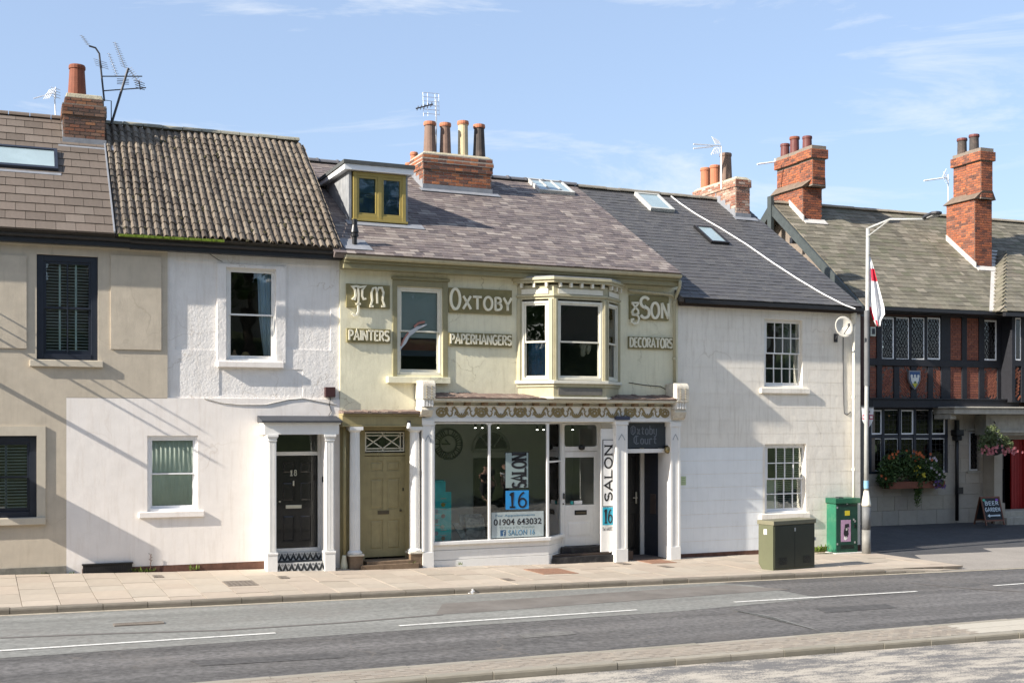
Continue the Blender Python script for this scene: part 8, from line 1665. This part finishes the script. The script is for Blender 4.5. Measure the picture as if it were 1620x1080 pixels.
e0, e1 = Vector(ar[3]), Vector(((1484-CX)/F_*(Y_-1.9), Y_-1.9, EYE+(HY-338)/F_*(Y_-1.9))); mb = MB(); dv = (e1-e0); sd = Vector((-dv.y, dv.x, 0)).normalized()*.14; n = Vector((0, 0, 1))
lo = [e0-sd*.6, e0+dv*.4-sd, e1-dv*.1-sd, e1-sd*.3, e1+sd*.3, e1-dv*.1+sd, e0+dv*.4+sd, e0+sd*.6]; mb.solid(lo, [p+n*.07 for p in lo]); mb.build('lantern', m_steeld, lp, bevel=.02); MB().solid([e0+dv*.4-sd*.7-n*.03, e1-dv*.15-sd*.7-n*.03, e1-dv*.15+sd*.7-n*.03, e0+dv*.4+sd*.7-n*.03], [e0+dv*.4-sd*.7, e1-dv*.15-sd*.7, e1-dv*.15+sd*.7, e0+dv*.4+sd*.7]).build('lens', M('lamp_lens', (.5, .5, .48), .2), lp)
# flag hanging in folds
fg = thing('flag', 'white flag with red cross hanging limp from the lamp column', 'flag', WF, (wxx(1375), Y_, wz(515))); fg_m = [M('flag_white', (.75, .75, .76), .8), M('flag_red', (.6, .02, .05), .8)]
rowsF = [(406, 1375, 1377), (425, 1375.5, 1383), (445, 1375, 1388), (465, 1374.5, 1393), (485, 1376, 1398), (497, 1379, 1399), (506, 1383, 1393), (516, 1387, 1391.5)]; mb = MB(); n = 14
def fp(i, u_): y, xa, xb = rowsF[i]; return (wxx(xa+(xb-xa)*u_), Y_+.07*sin(u_*9+i*.3)*min(1, i/3)-.0, wz(y))
for i in range(len(rowsF)-1):
    for k in range(n):
        u0, u1 = k/n, (k+1)/n; red_ = (i == 1 and u0 > .25) or (i in (4, 5) and u0 < .1) or (i == 6 and .1 < u0 < .25)
        mb.face([fp(i, u0), fp(i, u1), fp(i+1, u1), fp(i+1, u0)], 1 if red_ else 0)
o = mb.build('cloth', fg_m, fg, smooth=True); s_ = o.modifiers.new('thick', 'SOLIDIFY'); s_.thickness = .004
MB().tube([(wxx(1373.5), Y_-.06, wz(404)), (wxx(1376.5), Y_-.07, wz(404))], .012, 5).build('tie', m_steeld, fg)
ss = thing('shield_sign', 'small shield sign with red cross on white mounted behind the lamp column', 'sign', WF, (wxx(1372), Y_+.1, wz(680))); ya = Y_+.1; a, b = (1363.5-CX)/F_*ya, (1382-CX)/F_*ya; Z_ = lambda y: EYE+(HY-y)/F_*ya
MB().prism([(a, Z_(645)), (b, Z_(645)), (b-.02, Z_(665)), (b-.08, Z_(672)), ((a+b)/2, Z_(677)), (a+.08, Z_(672)), (a+.02, Z_(665))], ya-.01, ya+.02).build('plate', M('sign_white', (.6, .62, .64), .5), ss); MB().box(a-.01, b+.01, ya-.02, ya+.03, Z_(645)+.001, Z_(643)).build('header', m_cold, ss)
MB().box((a+b)/2-.03, (a+b)/2+.03, ya-.013, ya-.0105, Z_(674), Z_(646)).box(a+.015, b-.015, ya-.013, ya-.0105, Z_(663), Z_(656)).build('red_cross', M('sign_red', (.4, .02, .08), .5), ss); MB().box(a+.03, (a+b)/2-.06, ya-.0155, ya-.0135, Z_(661.3), Z_(657.8)).box((a+b)/2+.05, b-.03, ya-.0155, ya-.0135, Z_(661.3), Z_(657.8)).build('pale_band', m_wp, ss)
MB().box((a+b)/2-.07, (a+b)/2+.05, ya-.04, ya+.0, Z_(652), Z_(650)).build('clip', m_steeld, ss)
# --- weeds
for x, y, s_ in ((209, 904, .1), (228, 905, .14), (240, 903, .08), (308, 901, .14), (112, 908, .07), (70, 908, .07), (150, 907, .07)): weed(x, y, HL, -.04, s_, 'green weed at the foot of the white wall ' + {209: 'right beside the cellar grating', 228: 'left of the dead stalk', 240: 'around the dead stalk', 308: 'under the ground floor window', 112: 'left of the cellar grating', 70: 'by the grey plinth', 150: 'in front of the cellar grating'}[x])
for x, y, s_ in ((729, 893, .07), (615, 897, .09), (650, 893, .1)): weed(x, y, OX, -.3, s_, 'small weed at the foot of the ' + {729: 'white stallriser', 615: 'olive door step', 650: 'right olive door column'}[x])
weed(1298, 873, OX, -.3, .22, 'bushy green weed between the two cabinets', 60); 
p = gpx(1291, 893, .1); weed(0, 0, OX, 0, .01) if 0 else None
th = thing('weed', 'leggy dead stalk against the white wall', 'weed', HL, (HL.S(238, -.05), -.05, HL.Z(238, 903, -.05))); mb = MB(); c = Vector((HL.S(238, -.05), -.05, HL.Z(238, 903, -.05)))
for k in range(16): h = .05+.02*k; mb.tube([c+Vector((0, 0, h)), c+Vector((random.uniform(-.04, .04), 0, h+.02))], .006, 4)
mb.tube([c, c+Vector((.01, 0, .34))], .005, 4); mb.build('stalk', M('dead_stalk', (.12, .07, .05), .9), th)

# ================================================================== beyond the frame: what the windows mirror and added shapes that shade the left wall
m_grass = M('bank_grass', (.04, .055, .02), .95, ns=.6, na=.4, bump=.8, bs=12, bd=.05, dirt=.4, ds=.4, dcol=(.1, .13, .04)); mb = MB()
N = 16; gz = lambda s, d: zroad(s)-.02 + max(0, (-d-22.3))*.42 if -d < 42 else zroad(s)+8.3
for k in range(N):
    d0_, d1_ = -21.8-(24*k/N), -21.8-(24*(k+1)/N); mb.face([(-120, d0_, gz(0, d0_)), (60, d0_, gz(0, d0_)), (60, d1_, gz(0, d1_)), (-120, d1_, gz(0, d1_))])
mb.build('grass_bank', m_grass, None, OX, (0, 0, 0), kind='structure')
cw = thing('city_wall', 'pale limestone city wall on top of the grass bank opposite', 'wall', OX, (5, -44, 8)); MB().box(-120, 60, -45.5, -43.8, 6, 11.2).build('curtain_wall', m_stonel, cw); mb = MB()
for k in range(36): x = -50+k*3; mb.box(x, x+1.9, -44.3, -43.8, 11.2, 12.1)
mb.build('merlon', m_stonel, cw, kind='stuff')
def tree(label, s, d, z, H_, R0, n=1500):
    th = thing('tree', label, 'tree', OX, (s, d, z), 'trees along the grass bank opposite'); MB().tube([(s, d, z-.3), (s+.1, d, z+H_*.3), (s-.1, d+.1, z+H_*.6)], .3, 8, r2=.12).build('trunk', M('bark', (.09, .07, .05), .95, na=.3), th)
    pts = [((s+random.uniform(-R0, R0)*.6, d+random.uniform(-R0, R0)*.6, z+H_*random.uniform(.4, .95)), (R0*.5, R0*.5, R0*.45)) for _ in range(9)]; mb = MB(); foliage(mb, pts, n, .28, 1); mb.build('crown', m_leaf2, th, kind='stuff')
for i, (s, d, H_, R0) in enumerate(((-86, -37, 14, 6), (-72, -38, 14, 6), (-58, -37, 13, 6), (-44, -38, 15, 6), (-30, -37, 13, 6), (-16, -38, 12, 5), (-6, -39, 14, 5), (3, -38, 12, 5), (11, -39, 15, 5), (20, -38, 13, 5), (29, -39, 14, 5), (38, -38, 13, 5), (48, -39, 14, 5))): tree('broad leafy tree on the grass bank opposite, ' + ['first', 'second', 'third', 'fourth', 'fifth', 'sixth', 'seventh', 'eighth', 'ninth', 'tenth', 'eleventh', 'twelfth', 'last'][i] + ' from the left', s, d, 5.0, H_, R0, 2600)
# unseen rods and a board added off the left edge cast the slanting shadows
def off_wall(x, y, x0, x1, lab, rad=None, hgt=0):
    s_, z_ = HL.px(x, y); sa = HL.S(x0); zz = z_+(s_-sa)*2.35/4; L = (HL.S(x1)-sa)*.55/4; th = thing('shadow_rod' if rad else 'shadow_board', lab, 'bracket' if rad else 'sign', HL, (sa, 0, zz), 'iron brackets on the grey house beyond the left edge' if rad else None)
    if rad: MB().tube([(sa, 0, zz), (sa, -L, zz)], rad, 6).build('rod', m_steeld, th)
    else: MB().box(sa-.03, sa+.03, -L, -.02, zz-hgt, zz).build('board', m_navy, th)
for a in ((94, 590, -30, 440, 'lowest thin iron bracket on the grey wall', .022), (133, 593, -42, 420, 'middle thin iron bracket on the grey wall', .016), (167, 592, -54, 420, 'highest thin iron bracket on the grey wall', .016), (130, 681, -36, 330, 'thick iron bracket low on the grey wall', .045)): off_wall(*a)
off_wall(60, 767, -48, 325, 'dark hanging board low on the grey wall beyond the left edge', None, .95)
# two passers-by opposite, seen mirrored in the salon window
def person(label, xs, dmir, top, legs, arm, hair):
    s_ = OX.S(xs, dmir); d_ = -dmir-.45; z = gz(s_, d_)+.02; th = thing('person', label, 'person', OX, (s_, d_, z)); f = 1
    def skin(nm, V, Ed, mat, sub=2):
        me = bpy.data.meshes.new(nm); me.from_pydata([Vector(v[:3]) for v in V], Ed, []); o = bpy.data.objects.new(nm, me); COL.objects.link(o); o.parent = th; me.materials.append(mat); m = o.modifiers.new('skin', 'SKIN')
        for k, v in enumerate(V): me.skin_vertices[0].data[k].radius = (v[3], v[3]*(v[4] if len(v) > 4 else 1))
        me.skin_vertices[0].data[0].use_root = True; q = o.modifiers.new('sub', 'SUBSURF'); q.levels = q.render_levels = sub; return o
    A = [(-.3, .12, 1.18), (-.27, .3, 1.38)] if arm else [(-.27, .0, 1.15), (-.26, .1, .92)]
    V = [(0, 0, .95, .14), (0, 0, 1.2, .12), (0, 0, 1.42, .12, .8), (0, .02, 1.52, .05), (0, .03, 1.62, .085), (0, .03, 1.7, .08), (-.1, 0, .88, .085), (-.1, .02, .5, .06), (-.11, -.02, .1, .045), (-.11, .12, .04, .04), (.1, 0, .88, .085), (.12, -.02, .5, .06), (.13, -.1, .1, .045), (.13, .04, .04, .04), (-.18, 0, 1.42, .05), (*A[0], .038), (*A[1], .03), (.18, 0, 1.42, .05), (.26, -.02, 1.15, .038), (.25, .1, .93, .03), (-.27 if arm else -.26, .33 if arm else .14, 1.46 if arm else .84, .025), (.25, .15, .85, .025)]
    Ed = [(0, 1), (1, 2), (2, 3), (3, 4), (4, 5), (0, 6), (6, 7), (7, 8), (8, 9), (0, 10), (10, 11), (11, 12), (12, 13), (2, 14), (14, 15), (15, 16), (2, 17), (17, 18), (18, 19), (16, 20), (19, 21)]
    sk = M('skin', (.5, .3, .22), .6); skin('body', V, Ed, sk)
    skin('shirt', [(0, 0, .95, .165), (0, 0, 1.2, .145), (0, 0, 1.42, .14, .8), (-.18, 0, 1.42, .075), (-.24, .01, 1.26, .06), (.18, 0, 1.42, .075), (.24, 0, 1.26, .06)], [(0, 1), (1, 2), (2, 3), (3, 4), (2, 5), (5, 6)], top)
    skin('trousers', [(0, 0, .98, .15), (-.1, 0, .86, .11), (-.1, .02, .5, .085), (-.11, -.02, legs[1], .07), (.1, 0, .86, .11), (.12, -.02, .5, .085), (.13, -.08, legs[1], .07)], [(0, 1), (1, 2), (2, 3), (0, 4), (4, 5), (5, 6)], legs[0])
    skin('hair', [(0, 0, 1.66, .09), (0, .0, 1.73, .085)], [(0, 1)], hair); MB().lathe((s_, d_+.145, z+1.62), [(.008, -.03), (.018, -.01), (.01, .02)], 6).build('nose', sk, th)
    for e in (-.035, .035): MB().box(s_+e-.012, s_+e+.012, d_+.105, d_+.118, z+1.655, z+1.668).build('eye', m_black, th)
person('person in dark top and shorts with one arm raised on the verge opposite', 772, 21.3, M('dark_cloth', (.03, .03, .035), .9), (M('dark_cloth', (.03, .03, .035), .9), .45), True, M('brown_hair', (.06, .035, .02), .8))
person('person in white shirt and dark trousers on the verge opposite', 803, 21.3, M('white_cloth', (.8, .8, .8), .9), (M('dark_cloth', (.03, .03, .035), .9), .12), False, M('brown_hair', (.06, .035, .02), .8))
